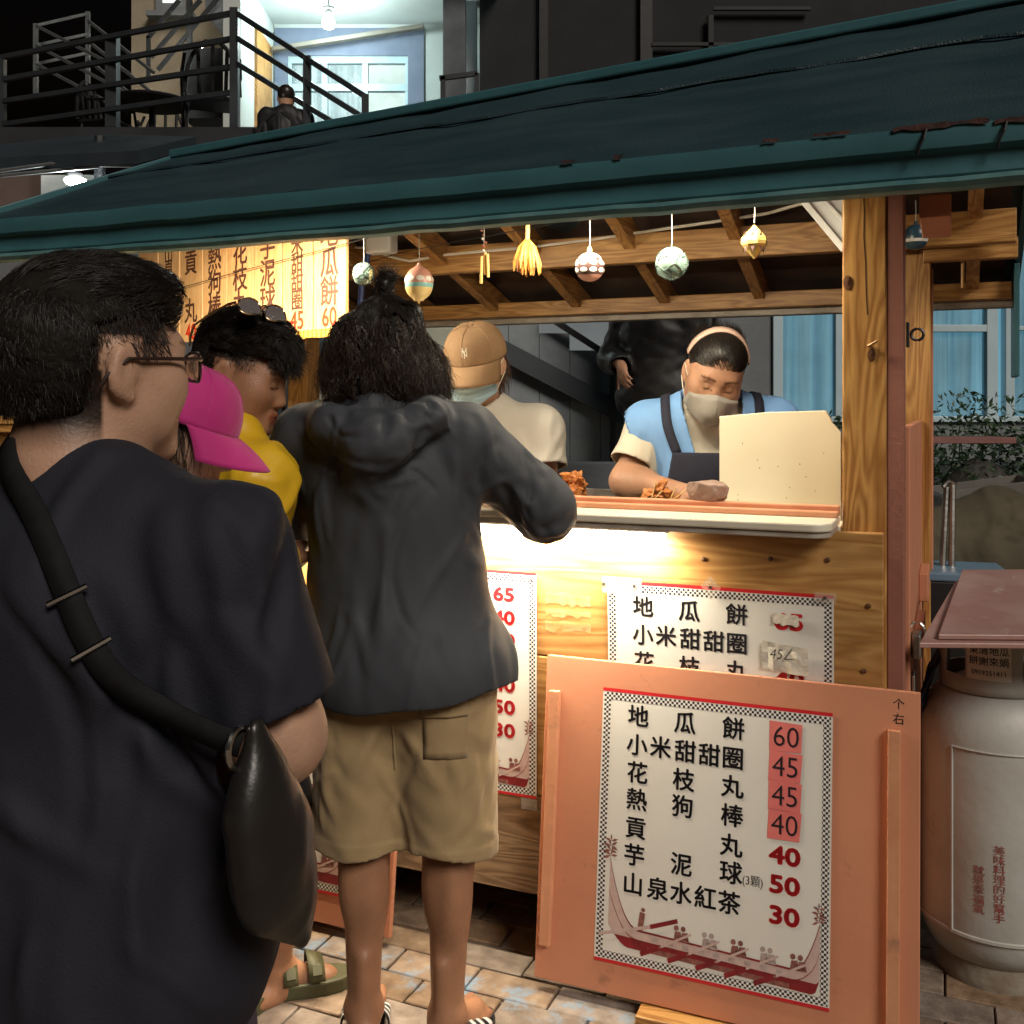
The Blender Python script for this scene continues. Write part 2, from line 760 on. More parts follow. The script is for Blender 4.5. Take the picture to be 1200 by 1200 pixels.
# ------------------------------------------------------------------ materials of the stall
M = {}
M['pine_x'] = wood('pine_along_x', (0.62, 0.36, 0.12), (0.36, 0.17, 0.045), 0)
M['pine_z'] = wood('pine_along_z', (0.66, 0.38, 0.12), (0.36, 0.16, 0.04), 2)
M['pine_y'] = wood('pine_along_y', (0.58, 0.33, 0.12), (0.30, 0.14, 0.04), 1)
M['ply'] = wood('plywood', (0.60, 0.36, 0.13), (0.40, 0.20, 0.06), 0, 0.8, dirt=(0.6, 0.52, 0.45))
M['grey_board'] = wood('weathered_board', (0.42, 0.29, 0.16), (0.24, 0.15, 0.08), 0, 0.9, 0.7, dirt=(0.55, 0.5, 0.45))
M['pink'] = mat('salmon_paint', (0.60, 0.26, 0.15), (0.50, 0.205, 0.115), 3, 0.5, 0.04, 60, lo=.3, hi=.75, rough2=.7, stain=((0.30, 0.14, 0.09), 9, .60, .74))
M['pink_dark'] = mat('brown_pink_paint', (0.30, 0.125, 0.09), (0.25, 0.10, 0.07), 5, 0.6, 0.1, 60)
M['peach'] = mat('peach_paint', (0.62, 0.30, 0.17), (0.55, 0.24, 0.13), 7, 0.5, 0.08, 50, stain=((0.34, 0.18, 0.11), 14, .60, .74))
M['shelf_white'] = mat('cream_laminate', (0.72, 0.68, 0.56), (0.66, 0.6, 0.48), 6, 0.35)
M['shelf_edge'] = mat('worn_shelf_edge', (0.42, 0.38, 0.32), (0.28, 0.24, 0.2), 12, 0.5, 0.2, 40)
M['teal'] = mat('teal_paint', (0.045, 0.135, 0.155), (0.034, 0.105, 0.123), 5, 0.38, 0.15, 25, lo=.3, hi=.7)
M['teal_lip'] = mat('teal_paint_reflecting_lip', (0.10, 0.20, 0.20), (0.05, 0.14, 0.15), 14, 0.4, 0.2, 40)  # lighter teal: the light the rounded nosing reflects is put into its colour
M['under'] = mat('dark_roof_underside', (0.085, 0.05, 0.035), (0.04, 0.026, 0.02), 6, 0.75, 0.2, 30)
M['white_plastic'] = mat('white_plastic', (0.75, 0.75, 0.72), (0.68, 0.68, 0.66), 6, 0.4)
M['cable'] = mat('white_cable', (0.72, 0.68, 0.6), (0.66, 0.6, 0.5), 9, 0.5)
M['steel'] = mat('dull_steel', (0.45, 0.44, 0.42), (0.3, 0.29, 0.27), 20, 0.35, 0.1, 60, metal=1.0)
M['dark_steel'] = mat('dark_steel', (0.05, 0.05, 0.055), (0.03, 0.03, 0.032), 12, 0.45, metal=0.6)
M['black'] = mat('black_plastic', (0.015, 0.015, 0.017), (0.01, 0.01, 0.011), 10, 0.5)
M['dark_cloth'] = mat('dark_tarpaulin', (0.03, 0.034, 0.038), (0.018, 0.02, 0.024), 4, 0.7, 0.3, 20)


def roofing():
    m, t, b = _nodes('granular_roofing')
    L = t.links
    tc = _n(t, 'ShaderNodeTexCoord')
    n1 = _n(t, 'ShaderNodeTexNoise')
    n1.inputs['Scale'].default_value = 210
    n1.inputs['Detail'].default_value = 2
    n2 = _n(t, 'ShaderNodeTexNoise')
    n2.inputs['Scale'].default_value = 3
    n2.inputs['Detail'].default_value = 6
    mpn = _n(t, 'ShaderNodeMapping')
    mpn.inputs['Scale'].default_value = (1, 4, 4)
    L.new(tc.outputs['Object'], mpn.inputs[0])
    for n in (n1,):
        L.new(tc.outputs['Object'], n.inputs['Vector'])
    L.new(mpn.outputs[0], n2.inputs['Vector'])
    rp = _n(t, 'ShaderNodeValToRGB')
    rp.color_ramp.elements[0].color = (0.020, 0.043, 0.054, 1)
    rp.color_ramp.elements[1].color = (0.030, 0.058, 0.070, 1)
    rp.color_ramp.elements[0].position = .35
    rp.color_ramp.elements[1].position = .7
    L.new(n2.outputs[0], rp.inputs[0])
    L.new(rp.outputs[0], b.inputs['Base Color'])
    b.inputs['Roughness'].default_value = 0.36
    mr = _n(t, 'ShaderNodeMapRange')
    mr.inputs[3].default_value = 0.25
    mr.inputs[4].default_value = 0.55
    L.new(n2.outputs[0], mr.inputs[0])
    L.new(mr.outputs[0], b.inputs['Roughness'])
    ad = _n(t, 'ShaderNodeMath', operation='ADD')
    L.new(n1.outputs[0], ad.inputs[0])
    L.new(n2.outputs[0], ad.inputs[1])
    bp = _n(t, 'ShaderNodeBump')
    bp.inputs['Strength'].default_value = 0.45
    bp.inputs['Distance'].default_value = 0.006
    L.new(ad.outputs[0], bp.inputs['Height'])
    L.new(bp.outputs[0], b.inputs['Normal'])
    return m


M['roofing'] = roofing()

SYAW = R(-23.2)
SP0 = Vector((0.774, 2.40, 0))
SMX = Matrix.Translation(SP0) @ Matrix.Rotation(SYAW, 4, 'Z')


def sw(x, y, z):
    """stall coordinates to world"""
    return SMX @ Vector((x, y, z))


# ------------------------------------------------------------------ ground
def paver_mat(name, painted=True, brick=False):
    m, t, b = _nodes(name)
    L = t.links
    ge = _n(t, 'ShaderNodeNewGeometry')
    oi = _n(t, 'ShaderNodeObjectInfo')
    mp = _n(t, 'ShaderNodeMapping', vector_type='POINT')
    # into stall coordinates: rotate by -SYAW after subtracting the corner
    vs_ = _n(t, 'ShaderNodeVectorMath', operation='SUBTRACT')
    vs_.inputs[1].default_value = tuple(SP0)
    L.new(ge.outputs['Position'], vs_.inputs[0])
    mp.inputs['Rotation'].default_value = (0, 0, -SYAW)
    L.new(vs_.outputs[0], mp.inputs[0])
    n1 = _n(t, 'ShaderNodeTexNoise')
    n1.inputs['Scale'].default_value = 22
    n1.inputs['Detail'].default_value = 8
    L.new(mp.outputs[0], n1.inputs['Vector'])
    r1 = _n(t, 'ShaderNodeValToRGB')
    r1.color_ramp.elements[0].position = .3
    r1.color_ramp.elements[1].position = .72
    r1.color_ramp.elements[0].color = (0.17, 0.115, 0.075, 1)
    r1.color_ramp.elements[1].color = (0.36, 0.27, 0.185, 1)
    e = r1.color_ramp.elements.new(.5)
    e.color = (0.26, 0.18, 0.12, 1)
    L.new(n1.outputs[0], r1.inputs[0])
    col = r1.outputs[0]
    if brick:
        br = _n(t, 'ShaderNodeTexBrick')
        br.inputs['Scale'].default_value = 1.0
        br.inputs['Brick Width'].default_value = 0.22
        br.inputs['Row Height'].default_value = 0.11
        br.inputs['Mortar Size'].default_value = 0.005
        br.inputs['Color1'].default_value = (1, 1, 1, 1)
        br.inputs['Color2'].default_value = (.75, .78, .8, 1)
        br.inputs['Mortar'].default_value = (.4, .4, .38, 1)
        L.new(mp.outputs[0], br.inputs['Vector'])
        mx = _n(t, 'ShaderNodeMix', data_type='RGBA', blend_type='MULTIPLY')
        mx.inputs[0].default_value = 1
        L.new(col, mx.inputs[6])
        L.new(br.outputs[0], mx.inputs[7])
        col = mx.outputs[2]
    else:
        hv = _n(t, 'ShaderNodeHueSaturation')
        mr = _n(t, 'ShaderNodeMapRange')
        mr.inputs[3].default_value = .55
        mr.inputs[4].default_value = 1.15
        L.new(oi.outputs['Random'], mr.inputs[0])
        L.new(mr.outputs[0], hv.inputs['Saturation'])
        mr2 = _n(t, 'ShaderNodeMapRange')
        mr2.inputs[3].default_value = .75
        mr2.inputs[4].default_value = 1.15
        wn = _n(t, 'ShaderNodeTexWhiteNoise', noise_dimensions='1D')
        L.new(oi.outputs['Random'], wn.inputs['W'])
        L.new(wn.outputs[0], mr2.inputs[0])
        L.new(mr2.outputs[0], hv.inputs['Value'])
        L.new(col, hv.inputs['Color'])
        col = hv.outputs[0]
    # worn blue line painted along the stall front
    sx = _n(t, 'ShaderNodeSeparateXYZ')
    L.new(mp.outputs[0], sx.inputs[0])
    a1 = _n(t, 'ShaderNodeMath', operation='ADD')
    a1.inputs[1].default_value = 0.215
    L.new(sx.outputs[1], a1.inputs[0])
    a2 = _n(t, 'ShaderNodeMath', operation='ABSOLUTE')
    L.new(a1.outputs[0], a2.inputs[0])
    a3 = _n(t, 'ShaderNodeMapRange')
    a3.inputs[1].default_value = 0.075
    a3.inputs[2].default_value = 0.05
    L.new(a2.outputs[0], a3.inputs[0])
    n2 = _n(t, 'ShaderNodeTexNoise')
    n2.inputs['Scale'].default_value = 13
    n2.inputs['Detail'].default_value = 9
    n2.inputs['Roughness'].default_value = .7
    L.new(mp.outputs[0], n2.inputs['Vector'])
    n3 = _n(t, 'ShaderNodeMapRange')
    n3.inputs[1].default_value = 0.50
    n3.inputs[2].default_value = 0.66
    L.new(n2.outputs[0], n3.inputs[0])
    a4 = _n(t, 'ShaderNodeMath', operation='MULTIPLY')
    L.new(a3.outputs[0], a4.inputs[0])
    L.new(n3.outputs[0], a4.inputs[1])
    mb = _n(t, 'ShaderNodeMix', data_type='RGBA')
    L.new(a4.outputs[0], mb.inputs[0])
    L.new(col, mb.inputs[6])
    mb.inputs[7].default_value = (0.19, 0.30, 0.42, 1)
    L.new(mb.outputs[2], b.inputs['Base Color'])
    b.inputs['Roughness'].default_value = 0.62
    n4 = _n(t, 'ShaderNodeTexNoise')
    n4.inputs['Scale'].default_value = 120
    n4.inputs['Detail'].default_value = 6
    L.new(mp.outputs[0], n4.inputs['Vector'])
    ad = _n(t, 'ShaderNodeMath', operation='MULTIPLY_ADD')
    ad.inputs[1].default_value = 2.0
    L.new(n1.outputs[0], ad.inputs[0])
    L.new(n4.outputs[0], ad.inputs[2])
    bp = _n(t, 'ShaderNodeBump')
    bp.inputs['Strength'].default_value = 0.35
    bp.inputs['Distance'].default_value = 0.005
    L.new(ad.outputs[0], bp.inputs['Height'])
    L.new(bp.outputs[0], b.inputs['Normal'])
    return m


gm = paver_mat('distant_paving', brick=True)
g = MB().add([(-60, -40, -0.02), (60, -40, -0.02), (60, 90, -0.02), (-60, 90, -0.02)], [(0, 1, 2, 3)]).build('ground', gm)
tag(g, kind='structure')
pav = tag(empty('pavement', sw(0, 0, 0), SYAW), kind='structure')
bed = MB().box((-3.3, -1.0, -0.018), (1.5, 0.62, -0.011)).build('mortar_bed', mat('sandy_mortar', (0.16, 0.13, 0.09), (0.09, 0.075, 0.055), 30, 0.9, .5, 90), pav)
pm = paver_mat('stone_paver')
pmesh = []
for k in range(4):
    rr = random.Random(k)
    b_ = bmesh.new()
    bmesh.ops.create_cube(b_, size=1)
    for v in b_.verts:
        v.co = Vector((v.co.x * 0.213, v.co.y * 0.103, v.co.z * 0.03))
        v.co += Vector((rr.uniform(-.002, .002), rr.uniform(-.002, .002), rr.uniform(-.0012, .0012)))
    bmesh.ops.bevel(b_, geom=[e for e in b_.edges], offset=0.0025, segments=1, affect='EDGES')
    me = bpy.data.meshes.new('paver')
    b_.to_mesh(me)
    b_.free()
    me.materials.append(pm)
    pmesh.append(me)
np_ = 0
for j in range(-9, 6):
    for i in range(-15, 7):
        x = i * 0.22 + (0.11 if j % 2 else 0)
        y = j * 0.11 - 0.055
        p = sw(x, y, 0)
        px = 600 + 1200 * p.x / p.y
        py = 475 + 1200 * CAMZ / p.y
        if px < -40 or px > 1250 or py > 1290 or x > 1.45 or x < -3.2 or y > 0.6 or y < -0.98:
            continue
        o = bpy.data.objects.new('paver', pmesh[rnd.randrange(4)])
        o.location = (x, y, -0.0145 + rnd.uniform(-.0015, .002))
        o.rotation_euler = (rnd.uniform(-.006, .006), rnd.uniform(-.006, .006), rnd.uniform(-.008, .008) + (PI if rnd.random() < .5 else 0))
        link(o, pav)
        np_ += 1
print('pavers', np_)

# ------------------------------------------------------------------ the stall
ST = empty('food_stall', SP0, SYAW)
tag(ST, 'wooden food stall with low teal roof and pine counter', 'stall')
XL, XR = -2.5, 0.44


def part(name, mb, m, bevel=0.003, parent=ST, smooth=False):
    return mb.build(name, m, parent, bevel, smooth)


# counter front: three broad boards
part('board', MB().box((XL + .1, -0.030, 0.80), (0.093, -0.004, 1.157)), M['ply'])
part('board', MB().box((XL + .1, -0.0315, 0.434), (0.0935, -0.004, 0.797)), M['ply'])
part('board', MB().box((XL + .1, -0.030, 0.172), (0.092, -0.004, 0.431)), M['grey_board'])
# corner of bare timber nailed over the post foot
# shelf with rounded right corner, edge band below
poly = [(-2.35, -0.003), (-2.35, -0.20), (-0.05, -0.20)] + [(-0.05 + 0.045 * math.sin(a), -0.155 - 0.045 * math.cos(a)) for a in [R(k) for k in range(10, 91, 10)]] + [(-0.005, -0.003)]
def slab(poly, z0, z1):
    n = len(poly)
    V = [(x, y, z0) for x, y in poly] + [(x, y, z1) for x, y in poly]
    F = [tuple(range(n - 1, -1, -1)), tuple(range(n, 2 * n))]
    for i in range(n):
        j = (i + 1) % n
        F.append((i, j, n + j, n + i))
    return MB().add(V, F)
part('shelf', slab([(x, y) for x, y in poly], 1.172, 1.191), M['shelf_white'], 0.004)
part('shelf_edge', slab([(x * 0.999 - .004, y + (0.006 if y < -.01 else 0)) for x, y in poly], 1.158, 1.1715), M['shelf_edge'], 0.002)
part('rail', MB().box((-2.35, -0.062, 1.1915), (-0.004, -0.032, 1.205)), M['peach'])
part('rail', MB().box((-2.35, -0.0315, 1.1915), (-0.004, 0.0, 1.2165)), M['peach'])
part('worktop', MB().box((-2.35, 0.002, 1.13), (-0.004, 0.62, 1.165)), M['shelf_white'])
part('worktop_support', MB().box((-2.3, 0.58, 0.0), (-0.01, 0.60, 1.128)), M['dark_cloth'])
# posts
part('post', MB().box((0.0, 0.0, 0.0), (0.098, 0.10, 2.03)), M['pine_z'], 0.004)
part('post', MB().box((0.068, 1.20, 0.0), (0.172, 1.30, 1.99)), M['pine_z'], 0.004)
part('post', MB().box((-2.42, 0.0, 0.0), (-2.32, 0.10, 2.03)), M['pine_z'], 0.004)
part('post', MB().box((-2.42, 1.20, 0.0), (-2.32, 1.30, 1.99)), M['pine_z'], 0.004)
# crack and knots of the front post
ck = MB()
pts = [(0.047, 1.96), (0.049, 1.9), (0.048, 1.84), (0.052, 1.78), (0.053, 1.72), (0.056, 1.66)]
for (a, b), (c, d) in zip(pts[:-1], pts[1:]):
    ck.add([(a - .0012, -.0006, b), (a + .0012, -.0006, b), (c + .0012, -.0006, d), (c - .0012, -.0006, d)], [(0, 3, 2, 1)])
ck.build('crack', mat('dark_crack', (0.05, 0.02, 0.01), None, 9, .8), ST)
kn = mat('wood_knot', (0.13, 0.05, 0.015), (0.06, 0.02, 0.008), 60, .5, .3, 90)
for x, z, rx, rz in ((0.012, 1.737, .010, .017), (0.065, 1.567, .009, .016), (0.03, 0.95, .007, .007)):
    V = [(x + rx * math.cos(a), -0.0015, z + rz * math.sin(a)) for a in np.linspace(0, 2 * PI, 15)[:-1]]
    V2 = [(x, -0.003, z)]
    MB().add(V + V2, [(i, (i + 1) % 14, 14) for i in range(14)]).build('knot', kn, ST)
MB().tube([(0.058, -.002, 1.587), (0.078, -.012, 1.598)], [.004, .0025], 6).build('splinter', M['pine_x'], ST)
# knots and nail heads of the counter boards
for x, z in ((-.16, 1.085), (-.03, 1.09), (0.06, .99), (.05, .84), (-.32, 1.075), (-1.0, .62), (-.9, .33)):
    V = [(x + .007 * math.cos(a), -0.0325, z + .006 * math.sin(a)) for a in np.linspace(0, 2 * PI, 11)[:-1]]
    MB().add(V + [(x, -.0345, z)], [(i, (i + 1) % 10, 10) for i in range(10)]).build('knot', kn, ST)
# torn tape residue between the posters
tp = mat('old_tape_residue', (0.60, 0.45, 0.25), (0.52, 0.33, 0.13), 30, 0.45, 0.3, 60, alpha=.4)
for z0, z1 in ((0.935, 0.965), (0.905, 0.922), (0.868, 0.892)):
    n = 10
    P = [(-0.735 + 0.125 * i / n, z1 + rnd.uniform(-.004, .004)) for i in range(n + 1)]
    Q = [(-0.735 + 0.125 * i / n, z0 + rnd.uniform(-.006, .006)) for i in range(n + 1)]
    MB().add([(x, -.0316, z) for x, z in P + Q], [(i, i + n + 1, i + n + 2, i + 1) for i in range(n)]).build('tape_residue', tp, ST)
# right end: trim board, side wall, latches
part('trim_board', MB().box((0.0985, 0.002, 0.0), (0.136, 0.075, 1.99)), M['pink_dark'])
part('side_panel', MB().box((0.125, 0.09, 0.12), (0.145, 1.33, 1.40)), M['pink'])
part('side_frame', MB().box((0.145, 1.28, 0.12), (0.178, 1.34, 1.92)), M['pink'])
part('side_frame', MB().box((0.1455, 0.80, 0.86), (0.172, 1.02, 0.945)), M['pink'])
part('side_frame', MB().box((0.1455, 0.35, 0.80), (0.168, 0.62, 0.87)), M['pink'])
for (y, z) in ((0.12, 1.62), (1.345, 1.59)):
    lt = MB().box((0.135, y, z - .03), (0.142, y + .03, z + .03)).build('hasp', M['dark_steel'], ST, .002)
    rg = MB()
    rg.tube([(0.16 + .014 * math.cos(a), y + .012, z + .014 * math.sin(a)) for a in np.linspace(0, 2 * PI, 15)], .004, 6)
    rg.build('ring', M['dark_steel'], lt)
lk = MB().box((0.146, 0.13, 0.84), (0.17, 0.19, 0.90)).build('padlock', M['steel'], ST, .006)
MB().tube([(0.158 + .02 * math.cos(a), 0.155, 0.895 + .03 * math.sin(a)) for a in np.linspace(0, PI, 9)], .004, 6).build('shackle', M['steel'], lk)
part('hasp_strap', MB().box((0.147, 0.13, 0.62), (0.155, 0.19, 0.80)), M['steel'])
# ------------------------------------------------ roof
ZR0, ZR1 = 2.31, 2.447         # ridge height at its left and right end
XRL = -2.23


def ridge_z(x):
    return ZR0 + (ZR1 - ZR0) * (x - XRL) / (XR - XRL)


EZ, EY, RY, BY, BZ = 1.985, -0.362, 0.30, 1.66, 1.935


def roof_sheet(name, yz0, dz, flip):
    n = 24
    V, F = [], []
    for lay in (0, -0.014):
        for i in range(n + 1):
            for j in range(9):
                u = i / n
                v = j / 8
                xe = XL + (XR - XL) * u
                xr = XRL + (XR - XRL) * u
                x = xe + (xr - xe) * v
                y = yz0[0] + (RY - yz0[0]) * v
                z = yz0[1] + (ridge_z(xr) - yz0[1]) * v + 0.004 * math.sin(9 * x + 3 * v) + 0.003 * math.sin(23 * x - 5 * v)
                V.append((x, y, z + lay))
    k = (n + 1) * 9
    for i in range(n):
        for j in range(8):
            a = i * 9 + j
            q = (a, a + 9, a + 10, a + 1)
            F.append(q if not flip else q[::-1])
            q2 = tuple(k + t for t in (a, a + 1, a + 10, a + 9))
            F.append(q2 if not flip else q2[::-1])
    for j in range(8):
        F.append((j, j + 1, k + j + 1, k + j))
        F.append((n * 9 + j + 1, n * 9 + j, k + n * 9 + j, k + n * 9 + j + 1))
    for i in range(n):
        F.append((i * 9, k + i * 9, k + (i + 1) * 9, (i + 1) * 9))
    return MB().add(V, F).build(name, M['roofing'], ST, 0, True)


rs = roof_sheet('roof_sheet', (EY, EZ), 0, False)
rs2 = roof_sheet('roof_sheet', (BY, BZ), 0, True)
# overlap seam across the front slope
sm = MB()
for i in range(40):
    def sp(k):
        u = k / 40
        xe = XL + (XR - XL) * u
        xr = XRL + (XR - XRL) * u
        v = 0.66 + 0.012 * math.sin(k * .9) + .004 * math.sin(k * 2.7)
        return Vector((xe + (xr - xe) * v, EY + (RY - EY) * v, EZ + (ridge_z(xr) - EZ) * v + 0.006))
    sm.beam(sp(i), sp(i + 1), 0.012, 0.007)
sm.build('seam', M['roofing'], rs)
# fascia along the front eave
prof = [(-.352, 1.992), (-.372, 1.990), (-.376, 1.975), (-.374, 1.948), (-.358, 1.940), (-.356, 1.915), (-.362, 1.898), (-.36, 1.894), (-.33, 1.894), (-.33, 1.992)]
lip = [(-.356, 1.8935), (-.372, 1.890), (-.379, 1.880), (-.372, 1.870), (-.345, 1.867), (-.328, 1.872), (-.328, 1.8935)]


def sweep(prof, n=30, jit=.0015, seed=1):
    rr = random.Random(seed)
    V, F = [], []
    k = len(prof)
    for i in range(n + 1):
        x = XL + (XR - XL) * i / n
        d = rr.uniform(-jit, jit)
        e = rr.uniform(-jit, jit) - 0.006 * math.sin(PI * i / n)
        V += [(x, y + d, z + e) for y, z in prof]
    for i in range(n):
        for j in range(k):
            j2 = (j + 1) % k
            F.append((i * k + j, i * k + j2, (i + 1) * k + j2, (i + 1) * k + j))
    F.append(tuple(range(k - 1, -1, -1)))
    F.append(tuple(n * k + j for j in range(k)))
    return MB().add(V, F)


sweep(prof).build('fascia', M['teal'], ST, 0, True)
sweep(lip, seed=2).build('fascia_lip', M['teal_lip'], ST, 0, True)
# peeled paint and a rusty tear along the fascia near the right end
dk = mat('bare_rusty_metal', (0.07, 0.025, 0.02), (0.02, 0.012, 0.012), 25, .8, .5, 60)
for x0, x1, zc, hh in ((0.13, 0.30, 1.990, .010), (0.31, 0.43, 1.986, .010), (-.02, .05, 1.994, .006), (-.12, -.09, 1.993, .006), (-.56, -.53, 1.99, .008), (-.44, -.42, 1.99, .010)):
    n = 9
    top = [(x0 + (x1 - x0) * i / n, zc + hh * rnd.uniform(.2, .6)) for i in range(n + 1)]
    bot = [(x0 + (x1 - x0) * i / n, zc - hh * rnd.uniform(.2, .9)) for i in range(n + 1)]
    MB().add([(x, -.3785, z) for x, z in top + bot] + [(x, -.37, z) for x, z in top + bot],
             [(i, i + n + 1, i + n + 2, i + 1) for i in range(n)] + [(2 * n + 2 + i, 2 * n + 3 + i, i + 1, i) for i in range(n)]).build('peeled_patch', dk, ST)
for x in (.19, .33):
    MB().tube([(x, -.379, 1.983), (x - .004, -.384, 1.965), (x - .012, -.384, 1.948), (x - .016, -.38, 1.935)], .0028, 5).build('wire_end', M['black'], ST)
# ridge cap and gable boards
rc_ = MB()
a, b = (XRL - .02, RY, ridge_z(XRL) + .008), (XR, RY, ridge_z(XR) + .008)
rc_.beam(a, b, 0.06, 0.03)
rc_.build('ridge_cap', M['teal'], ST, .006)
for xe, xr, s in ((XL, XRL, -1), (XR, XR, 1)):
    for y0, z0 in ((EY, EZ), (BY, BZ)):
        MB().beam((xe + s * .012, y0, z0 - .02), (xr + s * .012, RY, ridge_z(xr) - .02), .022, .06).build('barge_board', M['teal'], ST, .003)
# lining boards under both slopes, dark
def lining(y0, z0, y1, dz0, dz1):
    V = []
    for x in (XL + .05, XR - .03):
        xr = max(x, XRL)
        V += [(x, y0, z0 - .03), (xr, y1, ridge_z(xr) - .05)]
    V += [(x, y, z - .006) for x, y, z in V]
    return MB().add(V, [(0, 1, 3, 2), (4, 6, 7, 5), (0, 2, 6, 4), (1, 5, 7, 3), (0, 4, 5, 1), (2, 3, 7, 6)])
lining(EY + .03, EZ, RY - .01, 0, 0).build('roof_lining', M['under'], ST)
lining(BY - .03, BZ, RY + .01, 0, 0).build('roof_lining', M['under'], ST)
xs = [-2.3 + .372 * i for i in range(8)]
for x in xs:
    xr = max(x, XRL)
    zt = ridge_z(xr)
    part('rafter', MB().beam((x, RY + .03, zt - .13), (x, BY - .06, BZ - .075), .042, .085), M['pine_y'], .002)
    part('rafter', MB().beam((x, RY - .03, zt - .13), (x, EY + .06, EZ - .07), .042, .075), M['pine_y'], .002)
part('beam', MB().box((XL + .1, 0.99, 1.955), (XR - .02, 1.045, 2.058)), M['pine_x'])
part('beam', MB().box((XL + .05, 1.47, 1.825), (XR - .01, 1.53, 1.885)), M['pine_x'])
part('beam', MB().box((XL + .1, 0.01, 1.975), (XR - .02, .07, 2.06)), M['pine_x'])
part('rear_gutter', MB().box((XL + .05, 1.535, 1.80), (XR, 1.60, 1.838)), M['shelf_edge'])
part('rear_fascia', MB().box((XL + .02, 1.655, 1.85), (XR, 1.675, 1.94)), M['teal'])
part('outrigger', MB().box((0.165, .10, 1.893), (0.235, .42, 1.948)), M['pink'])
part('outrigger', MB().box((0.15, 1.10, 1.92), (0.43, 1.15, 1.985)), M['pine_x'])
part('corner_plate', MB().box((XR - .006, 1.42, 1.55), (XR + .012, 1.62, 1.94)), M['teal'])
part('ridge_board', MB().box((XRL, RY - .02, 2.13), (XR - .03, RY + .02, 2.25)), M['pine_x'])
# small peg hanging from the rear lining
part('peg', MB().tube([(.27, 1.2, 1.93), (.27, 1.2, 1.84)], .006, 6), M['pine_z'], 0)

# ------------------------------------------------------------------ lamps of the stall
WARM = (1.0, 0.86, 0.64)
led = emission('led_tube_glow', (1.0, 0.90, 0.70), 16.0)


def batten(name, label, x0, x1, y, z, energy, rotx):
    t = empty(name, sw((x0 + x1) / 2, y, z), SYAW)
    tag(t, label, 'lamp')
    L = x1 - x0
    MB().box((-L / 2, -.014, .012), (L / 2, .014, .034)).build('housing', M['white_plastic'], t, .003)
    MB().tube([(-L / 2 + .01, 0, 0), (L / 2 - .01, 0, 0)], .0125, 12).build('tube', led, t)
    area(t, 'tube_light', (0, -.016 if rotx > 0 else .0, -.016), (L - .03, .022), energy, WARM, (rotx, 0, 0))
    return t


batten('strip_lamp', 'glowing tube lamp fixed under the front edge of the counter shelf', -1.70, -0.395, -0.075, 1.128, 20.0, R(12))
batten('strip_lamp', 'tube lamp under the roof eave in front of the lit menu board', -2.25, -1.30, -0.07, 1.945, 22.0, R(42))
batten('strip_lamp', 'tube lamp under the roof eave above the white foam panel', -0.80, -0.15, -0.07, 1.945, 9.0, R(22))

# ------------------------------------------------------------------ posters and signs
def checker_mat(name, c1, c2, rows=3.0):
    m, t, b = _nodes(name)
    L = t.links
    uv = _n(t, 'ShaderNodeUVMap')
    ck = _n(t, 'ShaderNodeTexChecker')
    ck.inputs['Scale'].default_value = 1.0
    ck.inputs[1].default_value = (*c1, 1)
    ck.inputs[2].default_value = (*c2, 1)
    L.new(uv.outputs[0], ck.inputs[0])
    L.new(ck.outputs[0], b.inputs['Base Color'])
    b.inputs['Roughness'].default_value = .35
    return m


M['check'] = checker_mat('black_white_check', (0.02, 0.018, 0.03), (0.74, 0.72, 0.68))
M['paper'] = mat('poster_film', (0.71, 0.70, 0.655), (0.68, 0.665, 0.615), 5, 0.32, 0.02, 8)
M['ink'] = mat('black_print', (0.02, 0.018, 0.022), (0.014, 0.012, 0.016), 9, 0.4)
M['red_print'] = mat('red_print', (0.56, 0.022, 0.03), (0.5, 0.02, 0.026), 9, 0.4)
M['dkred'] = mat('dark_red_print', (0.25, 0.02, 0.025), (0.16, 0.016, 0.02), 30, 0.4)
M['greyp'] = mat('grey_print', (0.45, 0.36, 0.34), (0.34, 0.26, 0.25), 60, 0.4)
M['cream_print'] = mat('cream_print', (0.56, 0.42, 0.38), (0.5, 0.36, 0.33), 60, 0.4)
M['brown_print'] = mat('brown_print', (0.16, 0.06, 0.05), (0.3, 0.12, 0.1), 90, 0.4)
M['sticker'] = mat('pink_sticker', (0.72, 0.19, 0.17), (0.66, 0.16, 0.15), 12, 0.5)
M['tape'] = mat('clear_tape', (0.6, 0.57, 0.5), (0.55, 0.5, 0.42), 20, 0.22, alpha=.38)


